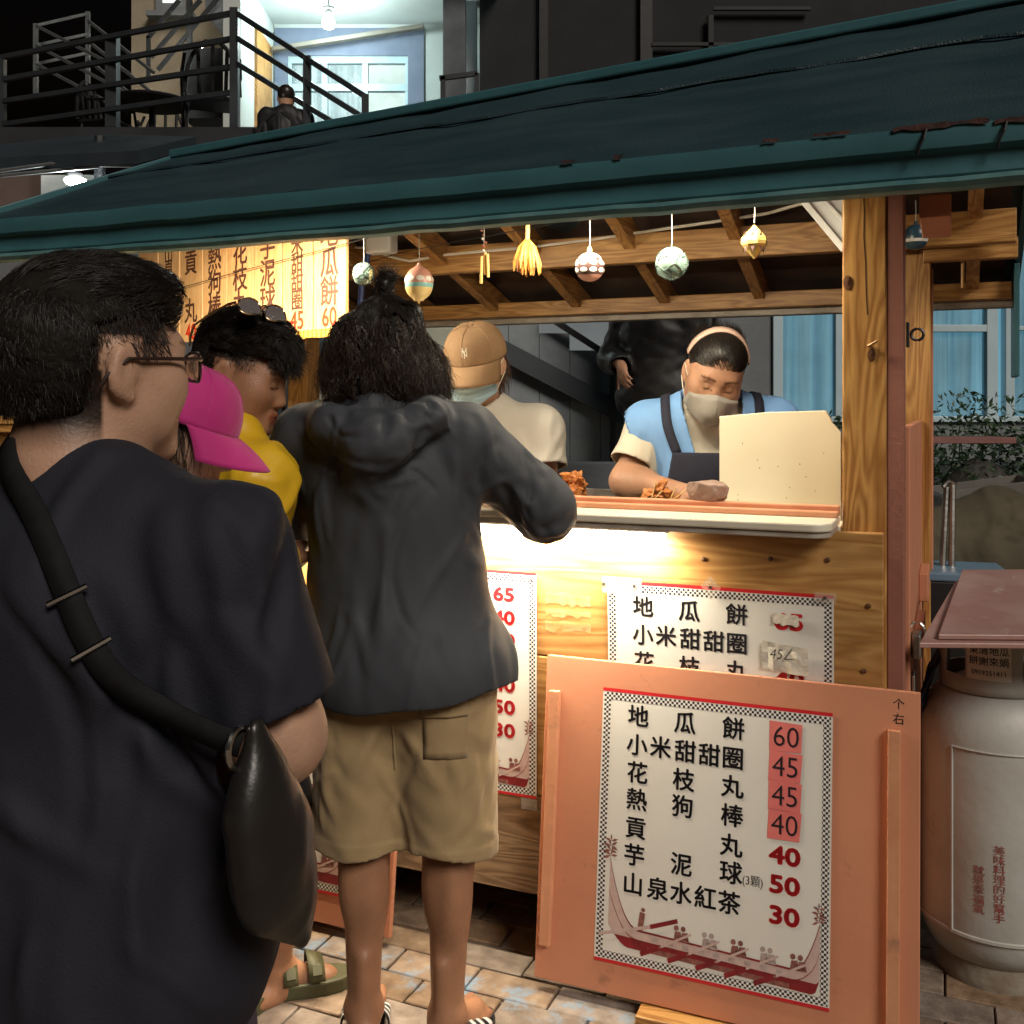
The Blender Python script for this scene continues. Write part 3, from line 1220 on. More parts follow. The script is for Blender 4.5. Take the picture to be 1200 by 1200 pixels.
def poster(label, parent_mx, x0, ztop, wd, ht, y, prices, group=None, wavy=0.0, seed=0):
    """printed price list with check border; u,v run 0..1 from the top left; front faces -y"""
    T = empty('price_poster')
    T.matrix_world = parent_mx @ Matrix.Translation((x0, y, ztop - ht))
    tag(T, label, 'poster', group)

    def wp(u, v):
        return -wavy * (0.5 + 0.5 * math.sin(u * 7 + seed)) * max(0, 1 - v * 5) - wavy * .35 * (0.5 + .5 * math.sin(v * 5 + u * 3 + seed))

    def put(name, polys, m, lay, parent=T, uv=None):
        """polys: list of (verts in u,v ; faces)"""
        V, F = [], []
        for P, Fc in polys:
            n = len(V)
            V += [(u * wd, -0.0003 * lay + wp(u, v), (1 - v) * ht) for u, v in P]
            F += [tuple(n + i for i in f) for f in Fc]
        me = meshdata(name, V, F, False, uv=uv)
        return obj(name, me, m, parent)

    def grid(u0, v0, u1, v1, nu, nv):
        P = [(u0 + (u1 - u0) * i / nu, v0 + (v1 - v0) * j / nv) for j in range(nv + 1) for i in range(nu + 1)]
        F = [(j * (nu + 1) + i, (j + 1) * (nu + 1) + i, (j + 1) * (nu + 1) + i + 1, j * (nu + 1) + i + 1) for j in range(nv) for i in range(nu)]
        return P, F

    def q(u0, v0, u1, v1):
        return grid(u0, v0, u1, v1, max(1, int(abs(u1 - u0) * 10)), max(1, int(abs(v1 - v0) * 10)))

    sh = put('sheet', [grid(0, 0, 1, 1, 20, 24)], M['paper'], 0)
    s_ = sh.modifiers.new('thick', 'SOLIDIFY')
    s_.thickness = .001
    s_.offset = -1
    bw = 0.017 / wd
    bh = 0.017 / ht
    e = 0.004 / wd
    pol = [grid(e, .012, 1 - e, .012 + bh, 20, 1), grid(e, 1 - bh - .012, 1 - e, 1 - .012, 20, 1),
           grid(e, .012 + bh, e + bw, 1 - bh - .012, 1, 24), grid(1 - e - bw, .012 + bh, 1 - e, 1 - .012 - bh, 1, 24)]
    cell = 0.017 / 3
    uvs = [((u - e) * wd / cell + .001, (v - .012) * ht / cell + .001) for P, F in pol for u, v in P]
    put('check_border', pol, M['check'], 1, uv=uvs)
    put('red_edge', [grid(0, -.004, 1, .009, 20, 1)], M['red_print'], 1)
    put('red_edge', [grid(0, .991, 1, 1.003, 20, 1)], M['red_print'], 1)

    def lets(items, m, lay, name):
        V, F = [], []
        for tx, u, v, size, bold, sx in items:
            a, b = glyphs(tx, size, 0, 0, 0, bold, sx=sx)
            n = len(V)
            for (x, _, z) in a:
                uu, vv = u + x / wd, v - z / ht
                V.append((uu * wd, -0.0003 * lay + wp(uu, vv), (1 - vv) * ht))
            F += [tuple(n + i for i in f) for f in b]
        return obj(name, meshdata(name, V, F), m, T)

    ch = 0.098 * wd
    cu_ = [.17, .275, .38, .487, .59]
    rows = [.098, .203, .305, .405, .507, .607, .712]
    tx = ['地 瓜 餅', '小米甜甜圈', '花 枝 丸', '熱 狗 棒', '貢   丸', '芋 泥 球', '山泉水紅茶']
    tx = [['地', '', '瓜', '', '餅'], list('小米甜甜圈'), ['花', '', '枝', '', '丸'], ['熱', '', '狗', '', '棒'], ['貢', '', '', '', '丸'], ['芋', '', '泥', '', '球'], list('山泉水紅茶')]
    it = []
    rr = random.Random(3)
    for r_, row in enumerate(tx):
        for c, chx in enumerate(row):
            if chx:
                it.append((chx, cu_[c] + rr.uniform(-.004, .004), rows[r_] + .012 * (cu_[c] - .4) * (1 if r_ != 6 else 0) + rr.uniform(-.003, .003), ch, 0.022, 1.0))
    lets(it, M['ink'], 2, 'lettering')
    lets([('(3顆)', .685, rows[5] + .012, ch * .5, 0.0, .85)], M['ink'], 2, 'small_lettering')
    red, stk, hand = [], [], []
    for r_, (kind, s) in enumerate(prices):
        if kind == 'red':
            red.append((s, .815, rows[r_] + .008, ch * 1.0, 0.045, 1.3))
        elif kind == 'pink':
            stk.append((r_, s))
            hand.append((s, .812, rows[r_] + .004, ch * 1.22, -0.004, .95))
    for it_ in red:
        lets([it_], M['red_print'], 2, 'price_lettering')
    for r_, s in stk:
        k = rr.uniform(-.004, .004)
        P = [(.742 + k, rows[r_] - .052), (.878 + k, rows[r_] - .048), (.876 - k, rows[r_] + .052), (.744 - k, rows[r_] + .054)]
        put('price_sticker', [(P, [(3, 2, 1, 0)])], M['sticker'], 3.0)
    for it_ in hand:
        lets([it_], M['ink'], 4, 'handwritten_price')

    # the printed boat
    def curve(fn, n=24):
        return [fn(i / n) for i in range(n + 1)]

    def band(top, bot):
        n = len(top)
        P = top + bot
        return P, [(i, n + i, n + i + 1, i + 1) for i in range(n - 1)]

    def gun(u):      # gunwale line
        s = (u - .06) / .9
        z = .862 + .03 * s
        if s < .16:
            z -= .24 * ((.16 - s) / .16) ** 2.3
        if s > .88:
            z -= .17 * ((s - .88) / .12) ** 2.0
        return z

    def keel(u):
        s = (u - .06) / .9
        z = .932 + .028 * s
        if s < .10:
            z -= .07 * ((.10 - s) / .10) ** 1.6
        if s > .97:
            z -= .05 * ((s - .97) / .03) ** 2
        return z
    us = [.06 + .9 * i / 60 for i in range(61)]
    top = [(u, gun(u)) for u in us]
    wl = [(u, min(keel(u), max(gun(u) + (keel(u) - gun(u)) * .5, .893 + .03 * u))) for u in us]
    bot = [(u, keel(u)) for u in us]
    put('boat_hull_print', [band(top, wl)], M['cream_print'], 2)
    put('boat_keel_print', [band(wl, bot)], M['dkred'], 2)
    put('boat_keel_print', [band([(u, keel(u) - .018) for u in us[12:53]], [(u, keel(u)) for u in us[12:53]])], M['brown_print'], 2.6)
    put('boat_line_print', [band([(u, gun(u) - .003) for u in us], [(u, gun(u) + .004) for u in us]),
                            band([(u, gun(u) * .5 + keel(u) * .5 - .002) for u in us], [(u, gun(u) * .5 + keel(u) * .5 + .002) for u in us])], M['dkred'], 3)
    blk = []
    for i in range(9):
        u = .26 + i * .066
        zz = gun(u)
        blk.append(([(u, zz + .012), (u + .028, zz + .013), (u + .028, zz + .027), (u, zz + .026)], [(3, 2, 1, 0)]))
    put('boat_pattern_print', blk, M['greyp'], 3)
    # sprays of feathers on both tips
    for (cx, cy, sc) in ((.062, .585, .05), (.955, .69, .04)):
        fea = []
        for i in range(15):
            a = -PI / 2 + (i - 7) * .30
            L_ = sc * (0.7 + .3 * rr.random())
            ox, oy = cx, cy + sc * .6 - (i % 4) * sc * .35
            dx, dy = math.cos(a) * L_ * .8, math.sin(a) * L_ * .6
            nx, ny = -dy * .16, dx * .16
            fea.append(([(ox, oy), (ox + dx * .5 + nx, oy + dy * .5 + ny), (ox + dx, oy + dy), (ox + dx * .5 - nx, oy + dy * .5 - ny)], [(0, 1, 2, 3), (3, 2, 1, 0)]))
        put('boat_plume_print', fea, M['brown_print'], 2.5)
    # rowers and oars
    oars, blades, men = [], [], []
    def stick(a, b, w0):
        dx, dy = b[0] - a[0], b[1] - a[1]
        L_ = math.hypot(dx, dy)
        nx, ny = -dy / L_ * w0, dx / L_ * w0
        return [(a[0] + nx, a[1] + ny), (b[0] + nx, b[1] + ny), (b[0] - nx, b[1] - ny), (a[0] - nx, a[1] - ny)], [(0, 1, 2, 3), (3, 2, 1, 0)]
    for i in range(5):
        u = .37 + i * .122
        zz = gun(u)
        oars.append(stick((u + .06, zz - .03), (u - .08, zz + .04), .004))
        blades.append(stick((u - .07, zz + .036), (u - .16, zz + .075), .009))
        for du in (0, .03):
            cx, cy = u + du + .002, zz - .014
            men.append(([(cx - .017, cy + .016), (cx + .020, cy + .016), (cx + .013, cy - .018), (cx - .011, cy - .016)], [(0, 1, 2, 3), (3, 2, 1, 0)]))
            men.append(([(cx - .006 + .011 * math.cos(a), cy - .029 + .010 * math.sin(a)) for a in np.linspace(0, 2 * PI, 9)[:-1]], [tuple(range(8)), tuple(range(7, -1, -1))]))
        men.append(stick((u + .005, zz - .015), (u + .05, zz - .006), .004))
    oars.append(stick((.02, .905), (.25, .845), .006))
    blades.append(stick((.25, .845), (.37, .805), .008))
    men.append(stick((.205, .865), (.215, .80), .012))
    men.append(([(.217 + .010 * math.cos(a), .79 + .008 * math.sin(a)) for a in np.linspace(0, 2 * PI, 9)[:-1]], [tuple(range(8)), tuple(range(7, -1, -1))]))
    put('oar_print', oars, M['cream_print'], 4)
    put('oar_blade_print', blades, M['dkred'], 4)
    for k_ in range(5):
        put('rower_print', men[k_ * 5:k_ * 5 + 5], M['greyp'] if k_ % 2 else M['brown_print'], 3.6)
    put('rower_print', men[25:], M['brown_print'], 3.6)
    T['_wd'] = wd
    return T, put


std = [('pink', '60'), ('pink', '45'), ('pink', '45'), ('pink', '40'), ('red', '40'), ('red', '50'), ('red', '30')]


def sign(label, bl, yaw, lean, wd, ht, poster_label, px0, pz, pw, ph, prices, second=False, group=None):
    S = empty('leaning_sign', bl, rot=(-lean, 0, yaw))
    tag(S, label, 'sign', group)
    MB().box((0, 0, 0), (wd, 0.018, ht)).build('panel', M['pink'], S, .002)
    for x, z0, z1 in ((.016, .085, .70), (.823, .06, .70)):
        MB().box((x, -.021, z0), (x + .027, -.0005, z1)).build('batten', M['peach'], S, .002)
    bpy.context.view_layer.update()
    mx = Matrix.Translation(bl) @ Euler((-lean, 0, yaw)).to_matrix().to_4x4()
    T, put = poster(poster_label, mx, px0, pz, pw, ph, -.0016, prices)
    return S, mx


SG, sgm = sign('salmon painted board leaning on the counter with a price list in full view', sw(-.718, -.150, .03), SYAW, R(6.6), .89, .785,
               'price list with pink price stickers on the leaning salmon board', .154, .718, .55, .643, std)
a, b = glyphs('个', .026, .845, .755, -.001, .0)
c, d = glyphs('右', .026, .845, .722, -.001, .0)
MB().add(a, b).add(c, d).build('lettering', M['ink'], SG)
# nails along its left edge
for z in (.10, .28, .45, .6):
    MB().lathe([(.0, -.003), (.004, -.003), (.004, 0), (0, 0)], 8, M=Matrix.Translation((.009, -.001, z)) @ Matrix.Rotation(R(90), 4, 'X')).build('nail', M['peach'], SG)
wg = MB().box((-.11, -.03, 0.0), (.11, .045, .026)).build('wooden_wedge', M['pine_x'], None, .003, loc=(0.40, 2.375, 0.0), rot=(0, 0, R(-21.6)))
tag(wg, 'wooden strip lying under the bottom edge of the leaning salmon board', 'wood strip')
blk = MB().box((-.05, -.03, 0.0), (.05, .03, .026)).build('wooden_wedge', M['pine_x'], None, .003, loc=(0.87, 2.22, 0.0), rot=(0, 0, R(-21.6)))
tag(blk, 'short wooden block under the right corner of the salmon board', 'wood strip')

# second leaning board further left, mostly behind the queue
bl2 = sw(-2.03, -0.135, 0.03)
SG2, sgm2 = sign('salmon painted board leaning on the counter behind the man in shorts', bl2, SYAW, R(7.2), .89, .80,
                 'price list on the salmon board behind the man in shorts', .11, .74, .655, .66, std)
blk2 = MB().box((-.03, -.02, 0.0), (.03, .03, .028)).build('wooden_wedge', M['grey_board'], None, .003, loc=sw(-1.66, -.155, 0), rot=(0, 0, SYAW))
tag(blk2, 'small wooden block under the salmon board behind the man in shorts', 'wood strip')
for xx in (-1.98, -1.22):
    o = MB().box((-.04, -.03, 0.0), (.04, .03, .027)).build('wooden_wedge', M['grey_board'], None, .003, loc=sw(xx, -.12, 0), rot=(0, 0, SYAW))
    tag(o, 'small wooden block propping the %s end of the salmon board behind the queue' % ('left' if xx < -1.5 else 'right'), 'wood strip')

# posters pinned on the counter front
redp = [('red', '65'), ('none', ''), ('red', '40'), ('red', '40'), ('red', '40'), ('red', '50'), ('red', '30')]
PB, putB = poster('price list pinned to the counter with a crumpled paper note reading 45', SMX, -0.562, 1.008, .547, .66, -0.036, redp, wavy=.006, seed=2)
nt_ = mat('crumpled_paper', (0.66, 0.62, 0.53), (0.58, 0.53, 0.44), 14, .6, .5, 26)
bm = bmesh.new()
G = [[bm.verts.new((.385 + .105 * i / 8 + rnd.uniform(-.001, .001), -.006 - abs(rnd.gauss(0, .002)), .545 - .066 * j / 5 - .012 * i / 8 + rnd.uniform(-.001, .001))) for j in range(6)] for i in range(9)]
for i in range(8):
    for j in range(5):
        bm.faces.new((G[i][j], G[i][j + 1], G[i + 1][j + 1], G[i + 1][j]))
me = bpy.data.meshes.new('paper_note')
bm.to_mesh(me)
bm.free()
nn = obj('paper_note', me, nt_, PB)
a, b = glyphs('45ㄥ', .034, .432, .515, -.0125, -.006, sx=.9, shear=.2)
MB().add(a, b).build('handwritten_price', M['ink'], PB)
# torn white tape over the first price
n = 8
V = []
for i in range(n + 1):
    V.append((.408 + .06 * i / n, -.0075, .610 + rnd.uniform(-.003, .003)))
for i in range(n + 1):
    V.append((.410 + .06 * i / n, -.0085, .585 + rnd.uniform(-.004, .004)))
obj('torn_tape', meshdata('torn_tape', V, [(i, i + n + 1, i + n + 2, i + 1) for i in range(n)]), nt_, PB)
# tape square and pins
MB().add([(.238, -.012, .665), (.262, -.013, .69), (.288, -.012, .662), (.262, -.010, .632)], [(0, 3, 2, 1)]).build('tape', M['tape'], PB)
MB().add([(.505, -.0125, .668), (.553, -.0125, .668), (.553, -.0115, .645), (.505, -.0115, .645)], [(0, 3, 2, 1)]).build('tape', M['tape'], PB)
MB().add([(-.012, -.0125, .672), (.09, -.0125, .672), (.09, -.0115, .630), (-.012, -.0115, .630)], [(0, 3, 2, 1)]).build('tape', M['tape'], PB)
for x, z in ((-.008, .652), (.072, .652), (.262, .662), (.528, .656)):
    MB().lathe([(0, -.004), (.0035, -.003), (.0045, 0), (0, 0)], 8, M=Matrix.Translation((x, -.0135, z)) @ Matrix.Rotation(R(90), 4, 'X')).build('pin', M['steel'], PB)
PA, putA = poster('price list pinned to the counter between the man in shorts and the salmon board', SMX, -1.257, 1.012, .50, .585, -0.036,
                  [('red', '65'), ('red', '40'), ('red', '40'), ('red', '40'), ('red', '40'), ('red', '50'), ('red', '30')], wavy=.004, seed=5)
MB().add([(.46, -.008, .0), (.505, -.008, .0), (.505, -.008, -.03), (.46, -.008, -.03)], [(0, 3, 2, 1)]).build('tape', M['tape'], PA)
MB().lathe([(0, -.004), (.0035, -.003), (.0045, 0), (0, 0)], 8, M=Matrix.Translation((.488, -.008, .568)) @ Matrix.Rotation(R(90), 4, 'X')).build('pin', M['steel'], PA)

# ------------------------------------------------------------------ lit menu board hanging under the eave
mbp = at(405, 383, 3.2)
mby = R(-46)
MBD = empty('menu_board', mbp, mby)
tag(MBD, 'orange wooden menu board with dish names in columns, lit under the eave', 'menu board')
lam = wood('orange_laminate', (0.84, 0.55, 0.27), (0.76, 0.43, 0.17), 2, 1.2, .35)
brn = mat('brown_lettering', (0.11, 0.045, 0.025), (0.08, 0.03, 0.02), 9, .4)
rdl = mat('red_lettering', (0.75, 0.04, 0.015), (0.7, 0.035, 0.012), 9, .4)
cols = [('地瓜餅', '60'), ('小米甜甜圈', '45'), ('芋泥球', '50'), ('花枝丸', '45'), ('熱狗棒', '40'), ('貢 丸', '40'), ('山泉水紅茶', '30'), ('米苔目', '40')]
cw = .188
for i, (s, pr) in enumerate(cols):
    x1 = -i * cw
    x0 = x1 - cw + .009
    pn = MB().box((x0, 0, 0), (x1, .012, .44)).build('plank', lam, MBD, .0015)
    cx = (x0 + x1) / 2
    L_ = list(s)
    sz = .10 if len(L_) <= 3 else .072
    dz = .093 if len(L_) <= 3 else .062
    lm = MB()
    for k, chx in enumerate(reversed(L_)):
        if chx != ' ':
            a, b = glyphs(chx, sz, cx, .112 + dz * k + (.0 if len(L_) <= 3 else -.012), -.0012, .018, sx=1.05)
            lm.add(a, b)
    lm.build('lettering', brn, pn)
    a, b = glyphs(pr, .085, cx, .034, -.0012, .02, sx=1.0)
    MB().add(a, b).build('price_lettering', rdl, pn)
for z in (.25,):
    MB().tube([(-8 * cw, -.02, .19), (-3 * cw, -.022, .232), (.25, -.02, .262)], .0015, 5).build('string', M['black'], MBD)
MB().tube([(-.1, .006, .44), (-.1, .006, .62)], .002, 5).build('hanging_wire', M['steel'], MBD)
MB().tube([(-1.2, .006, .44), (-1.2, .006, .62)], .002, 5).build('hanging_wire', M['steel'], MBD)
fr = MB()
for i in range(14):
    x = -.42 + i * .026
    fr.box((x, .001, -.022 - .006 * rnd.random()), (x + .018, .008, -.0005))
fr.build('fringe', mat('yellow_fringe', (0.72, 0.42, 0.06), None, 9, .6), MBD)
# ------------------------------------------------------------------ things hanging under the eave
def sdepth(px, t):
    """distance Y of the vertical plane y=t of the stall along the column px"""
    p = sw(0, t, 0)
    u = Vector((-math.cos(SYAW), -math.sin(SYAW)))
    r = (px - 600) / 1200
    s = (p.x - r * p.y) / (-(u.x) + r * u.y)
    return p.y + u.y * s


def satx(px, py, t):
    """stall coordinates of the spot seen at px,py on the plane y=t"""
    return SMX.inverted() @ at(px, py, sdepth(px, t))


strg = mat('thin_string', (0.45, 0.42, 0.38), (0.3, 0.28, 0.25), 30, .7)
gls = mat('green_glass', (0.62, 0.86, 0.78), (0.5, 0.8, 0.7), 9, 0.06, trans=0.75, ior=1.3)
C_w = mat('float_white', (0.78, 0.75, 0.68), None, 9, .35)
C_pk = mat('float_pink', (0.55, 0.27, 0.2), None, 20, .4)
C_tl = mat('float_teal', (0.1, 0.38, 0.4), (0.3, 0.5, 0.45), 20, .35)
C_cr = mat('float_cream', (0.70, 0.58, 0.28), (0.6, 0.42, 0.15), 20, .35)
C_dk = mat('float_dark', (0.07, 0.035, 0.03), None, 20, .4)
C_gd = mat('float_gold', (0.62, 0.47, 0.16), (0.42, 0.28, 0.08), 30, .25, metal=.3)
C_bl = mat('float_navy', (0.02, 0.045, 0.07), (0.04, 0.09, 0.12), 30, .3)


def hang(name, label, px, py, t, top_r, rz=0.0):
    Y = sdepth(px, t)
    e = empty(name, at(px, py, Y), rz)
    tag(e, label, 'ornament', 'ornaments hanging under the stall eave')
    MB().tube([(0, 0, top_r * .9), (0.001, 0, top_r + .02), (0, 0, 2.02 - e.location.z)], .0011, 5).build('string', strg, e)
    return e, Y / 1200


def shell(prof_fn, a0, a1, n=28, m=10):
    """lathe piece between two polar angles"""
    P = []
    for i in range(m + 1):
        a = a0 + (a1 - a0) * i / m
        P.append(prof_fn(a))
    return MB().lathe(P, n)


def scallops(e, r, z0, hgt, n, m, rad_fn):
    for i in range(n):
        a0 = 2 * PI * i / n
        V = []
        for k in range(13):
            th = 2 * PI * k / 12
            a = a0 + math.cos(th) * PI / n * .8
            z = z0 + math.sin(th) * hgt
            rr_ = rad_fn(z) + .0012
            V.append((rr_ * math.cos(a), rr_ * math.sin(a), z))
        c = (rad_fn(z0) * 1.0 + .0025)
        V.append((c * math.cos(a0), c * math.sin(a0), z0))
        MB().add(V, [(k, k + 1, 13) for k in range(12)]).build('painted_petal', m, e, 0, True)


# pink, white and turquoise top-shaped float
e, s = hang('painted_float', 'top-shaped float painted pink, white and turquoise beside the topknot', 491, 332, .02, .045)
k = 16.5 * s
fn = lambda a: (k * math.cos(a) ** .9 + .0005, k * 1.18 * math.sin(a) + (.004 if abs(a) > 1.3 else 0) * math.copysign(1, a))
shell(fn, -1.56, -.28).build('lower_half', C_cr, e, 0, True)
shell(fn, -.28, -.02).build('turquoise_band', C_tl, e, 0, True)
shell(fn, -.02, 1.56).build('upper_half', C_pk, e, 0, True)
MB().lathe([(.0025, 0), (.005, .004), (.004, .010), (.001, .012)], 12, (0, 0, k * 1.17)).build('knob', C_pk, e, 0, True)
MB().lathe([(.001, -.012), (.004, -.006), (.006, 0)], 12, (0, 0, -k * 1.15)).build('tip', C_cr, e, 0, True)
scallops(e, k, k * .28, k * .2, 9, C_w, lambda z: k * math.cos(math.asin(max(-1, min(1, z / (k * 1.18))))) ** .9)
# dark and white ball
e, s = hang('painted_float', 'round float with white petals on a dark band, between the pods and the glass ball', 691, 313, .02, .05)
k = 17 * s
fn = lambda a: (k * math.cos(a) + .0005, k * math.sin(a))
shell(fn, -1.5, -.62).build('lower_half', C_pk, e, 0, True)
shell(fn, -.62, -.05).build('dark_band', C_dk, e, 0, True)
shell(fn, -.05, .62).build('upper_band', C_dk, e, 0, True)
shell(fn, .62, 1.5).build('upper_cap', C_w, e, 0, True)
MB().lathe([(.006, -.002), (.007, .006), (.005, .014), (.002, .016)], 12, (0, 0, k)).build('knob', C_cr, e, 0, True)
rf = lambda z: k * math.sqrt(max(0, 1 - (z / k) ** 2))
scallops(e, k, k * .27, k * .22, 9, C_w, rf)
scallops(e, k, -k * .27, k * .16, 9, C_w, rf)
# glass balls in string nets
for px, py, rpx, lab in ((787, 309, 19, 'large pale green glass ball in a string net'), (426, 321, 13, 'small green glass ball beside the menu board edge')):
    e, s = hang('glass_float', lab, px, py, .02 if px > 500 else .05, rpx * sdepth(px, .02) / 1200)
    k = rpx * s
    b_ = bmesh.new()
    bmesh.ops.create_uvsphere(b_, u_segments=28, v_segments=16, radius=k)
    me = bpy.data.meshes.new('glass_ball')
    b_.to_mesh(me)
    b_.free()
    me.polygons.foreach_set('use_smooth', np.ones(len(me.polygons), dtype=bool))
    obj('glass_ball', me, gls, e)
    nt2 = MB()
    for j in range(5):
        a = 2 * PI * j / 5 + .3
        nt2.tube([(k * 1.02 * math.sin(q) * math.cos(a + .5 * math.sin(3 * q)), k * 1.02 * math.sin(q) * math.sin(a + .5 * math.sin(3 * q)), k * 1.02 * math.cos(q)) for q in np.linspace(.05, 3.1, 14)], .0013, 5)
    for q0 in (1.1, 1.9):
        nt2.tube([(k * 1.02 * math.sin(q0 + .2 * math.sin(5 * a)) * math.cos(a), k * 1.02 * math.sin(q0 + .2 * math.sin(5 * a)) * math.sin(a), k * 1.02 * math.cos(q0 + .2 * math.sin(5 * a))) for a in np.linspace(0, 2 * PI, 26)], .0013, 5)
    nt2.build('net', mat('dark_net', (0.06, 0.09, 0.08), None, 9, .7), e)
# golden eight-sided star
e, s = hang('gold_float', 'golden faceted star ornament nearest the front post', 884, 283, .0, .05)
k = 16 * s
MB().lathe([(.002, -1.28 * k), (.22 * k, -1.1 * k), (.95 * k, -.25 * k), (1.0 * k, 0), (.95 * k, .25 * k), (.22 * k, 1.05 * k), (.1 * k, 1.2 * k)], 8).build('body', C_gd, e, .001)
for i in range(8):
    a = (i + .5) * PI / 4
    V = [(math.cos(a + da) * .74 * k, math.sin(a + da) * .74 * k, zz * k) for da, zz in ((-.18, .3), (.18, .3), (.0, .72))]
    V2 = [(math.cos(a + da) * .74 * k, math.sin(a + da) * .74 * k, zz * k) for da, zz in ((-.2, -.42), (0, -.85), (.2, -.42))]
    MB().add([(x * 1.09, y * 1.09, z) for x, y, z in V], [(0, 1, 2)]).add([(x * 1.09, y * 1.09, z) for x, y, z in V2], [(0, 1, 2)]).build('painted_facet', C_dk, e)
# dark blue one behind the post
e, s = hang('navy_float', 'dark blue top-shaped ornament hanging behind the front post', 1073, 278, .55, .05)
k = 14 * s
fn = lambda a: (k * math.cos(a) ** .8 + .0005, k * 1.05 * math.sin(a))
shell(fn, -1.5, -.45).build('lower_half', C_bl, e, 0, True)
shell(fn, -.45, -.2).build('grey_band', C_w, e, 0, True)
shell(fn, -.2, 1.5).build('upper_half', C_bl, e, 0, True)
MB().lathe([(.004, 0), (.006, .006), (.003, .012)], 10, (0, 0, k)).build('knob', C_bl, e, 0, True)
# dried pods on a cord
e, s = hang('dried_pods', 'bunch of dried orange seed pods on a straw cord', 618, 296, .03, .02)
pd = mat('dried_pod', (0.62, 0.27, 0.05), (0.45, 0.16, 0.03), 60, .5, .3, 90)
for i in range(26):
    a = 2 * PI * i / 13 + rnd.uniform(-.2, .2)
    sp = (.030 if i < 13 else .016) * rnd.uniform(.7, 1.2)
    L_ = rnd.uniform(.06, .085)
    dx, dy = math.cos(a) * sp, math.sin(a) * sp
    MB().tube([(dx * .15, dy * .15, .035), (dx * .6, dy * .6, .015), (dx, dy, -L_ * .4), (dx * 1.05, dy * 1.05, -L_ * .75)], [.0015, .0045, .0055, .0015], 6).build('pod', pd, e, 0, True)
MB().tube([(0, 0, .03), (.001, 0, .06), (0, 0, .12)], .006, 8).build('straw_cord', mat('straw', (0.6, 0.42, 0.16), (0.45, 0.3, 0.1), 50, .8), e)
# wooden sticks with beads
e, s = hang('wooden_chime', 'chime of pale wooden sticks and red beads left of the dried pods', 567, 296, .03, .02)
for i, (dx, dy, z0, L_) in enumerate(((-.006, 0, -.01, .075), (.004, .004, .0, .06), (.010, -.004, -.004, .064))):
    MB().tube([(dx, dy, z0), (dx * 1.2, dy, z0 - L_)], .0042, 8).build('stick', mat('pale_stick', (0.74, 0.5, 0.16), (0.62, 0.38, 0.1), 20, .5), e)
rb = mat('red_bead', (0.45, 0.1, 0.05), (0.2, 0.12, 0.1), 40, .35)
for i in range(9):
    MB().lathe([(.001, -.004), (.005, 0), (.001, .004)], 8, (rnd.uniform(-.009, .009), rnd.uniform(-.005, .005), .005 + .011 * i)).build('bead', rb if i % 3 else C_w, e, 0, True)

# cable along the roof beam, junction box, white folded panel
pts = [(405, 330, .95), (404, 302, .95), (412, 290, .93), (430, 290, .93), (455, 300, .93), (480, 306, .95), (520, 299, .96), (560, 295, .97), (620, 290, .97), (700, 280, .97), (780, 268, .97), (850, 258, .97), (900, 250, .95), (948, 236, .8)]
cb = MB().tube([sw(*satx(*p)) for p in pts], .0055, 7).build('power_cable', M['cable'], None, 0, True)
tag(cb, 'white power cable running along the roof beam', 'cable')
cb = MB().tube([sw(*satx(*p)) for p in ((395, 318, .9), (470, 296, .8), (530, 284, .7), (575, 276, .5), (650, 262, .3))], .0016, 5).build('thin_wire', M['black'], None)
tag(cb, 'thin dark wire crossing below the eave by the junction box', 'wire')
jb = empty('junction_box', sw(*satx(447, 288, .8)), SYAW)
tag(jb, 'white plastic junction box under the roof beside the menu board', 'box')
MB().box((-.055, -.03, -.03), (.055, .03, .05)).build('case', M['white_plastic'], jb, .008)
MB().box((-.04, -.033, -.022), (.04, -.0305, .03)).build('cover', M['white_plastic'], jb, .001)
bp_ = MB().tube([sw(*satx(432, 296, .86)), sw(*satx(424, 330, .86)), sw(*satx(421, 385, .86))], .012, 8).build('blue_pipe', mat('blue_pipe', (0.05, 0.09, 0.3), None, 9, .4), None)
tag(bp_, 'thin blue pipe below the white junction box', 'pipe')
wp_ = empty('folded_panel', sw(*satx(990, 292, .45)), SYAW)
tag(wp_, 'white plastic panel folded up under the roof beside the front post', 'panel')
mi = wp_.matrix_basis.inverted() if False else (Matrix.Translation(wp_.location) @ Matrix.Rotation(SYAW, 4, 'Z')).inverted()
P = [mi @ sw(*satx(x, y, .45)) for x, y in ((930, 222), (1040, 222), (1040, 300), (990, 294))]
MB().prism([(p.x, p.z) for p in P][::-1], 0.0, .008).build('sheet', M['white_plastic'], wp_, .001)
MB().beam(P[0] + Vector((0, -.012, 0)), P[3] + Vector((0, -.012, 0)), .014, .018).build('edge_strip', M['white_plastic'], wp_, .002)
MB().beam(P[0] + Vector((.05, -.012, 0)), P[3] + Vector((.05, -.012, .02)), .01, .01).build('edge_strip', M['white_plastic'], wp_, .002)

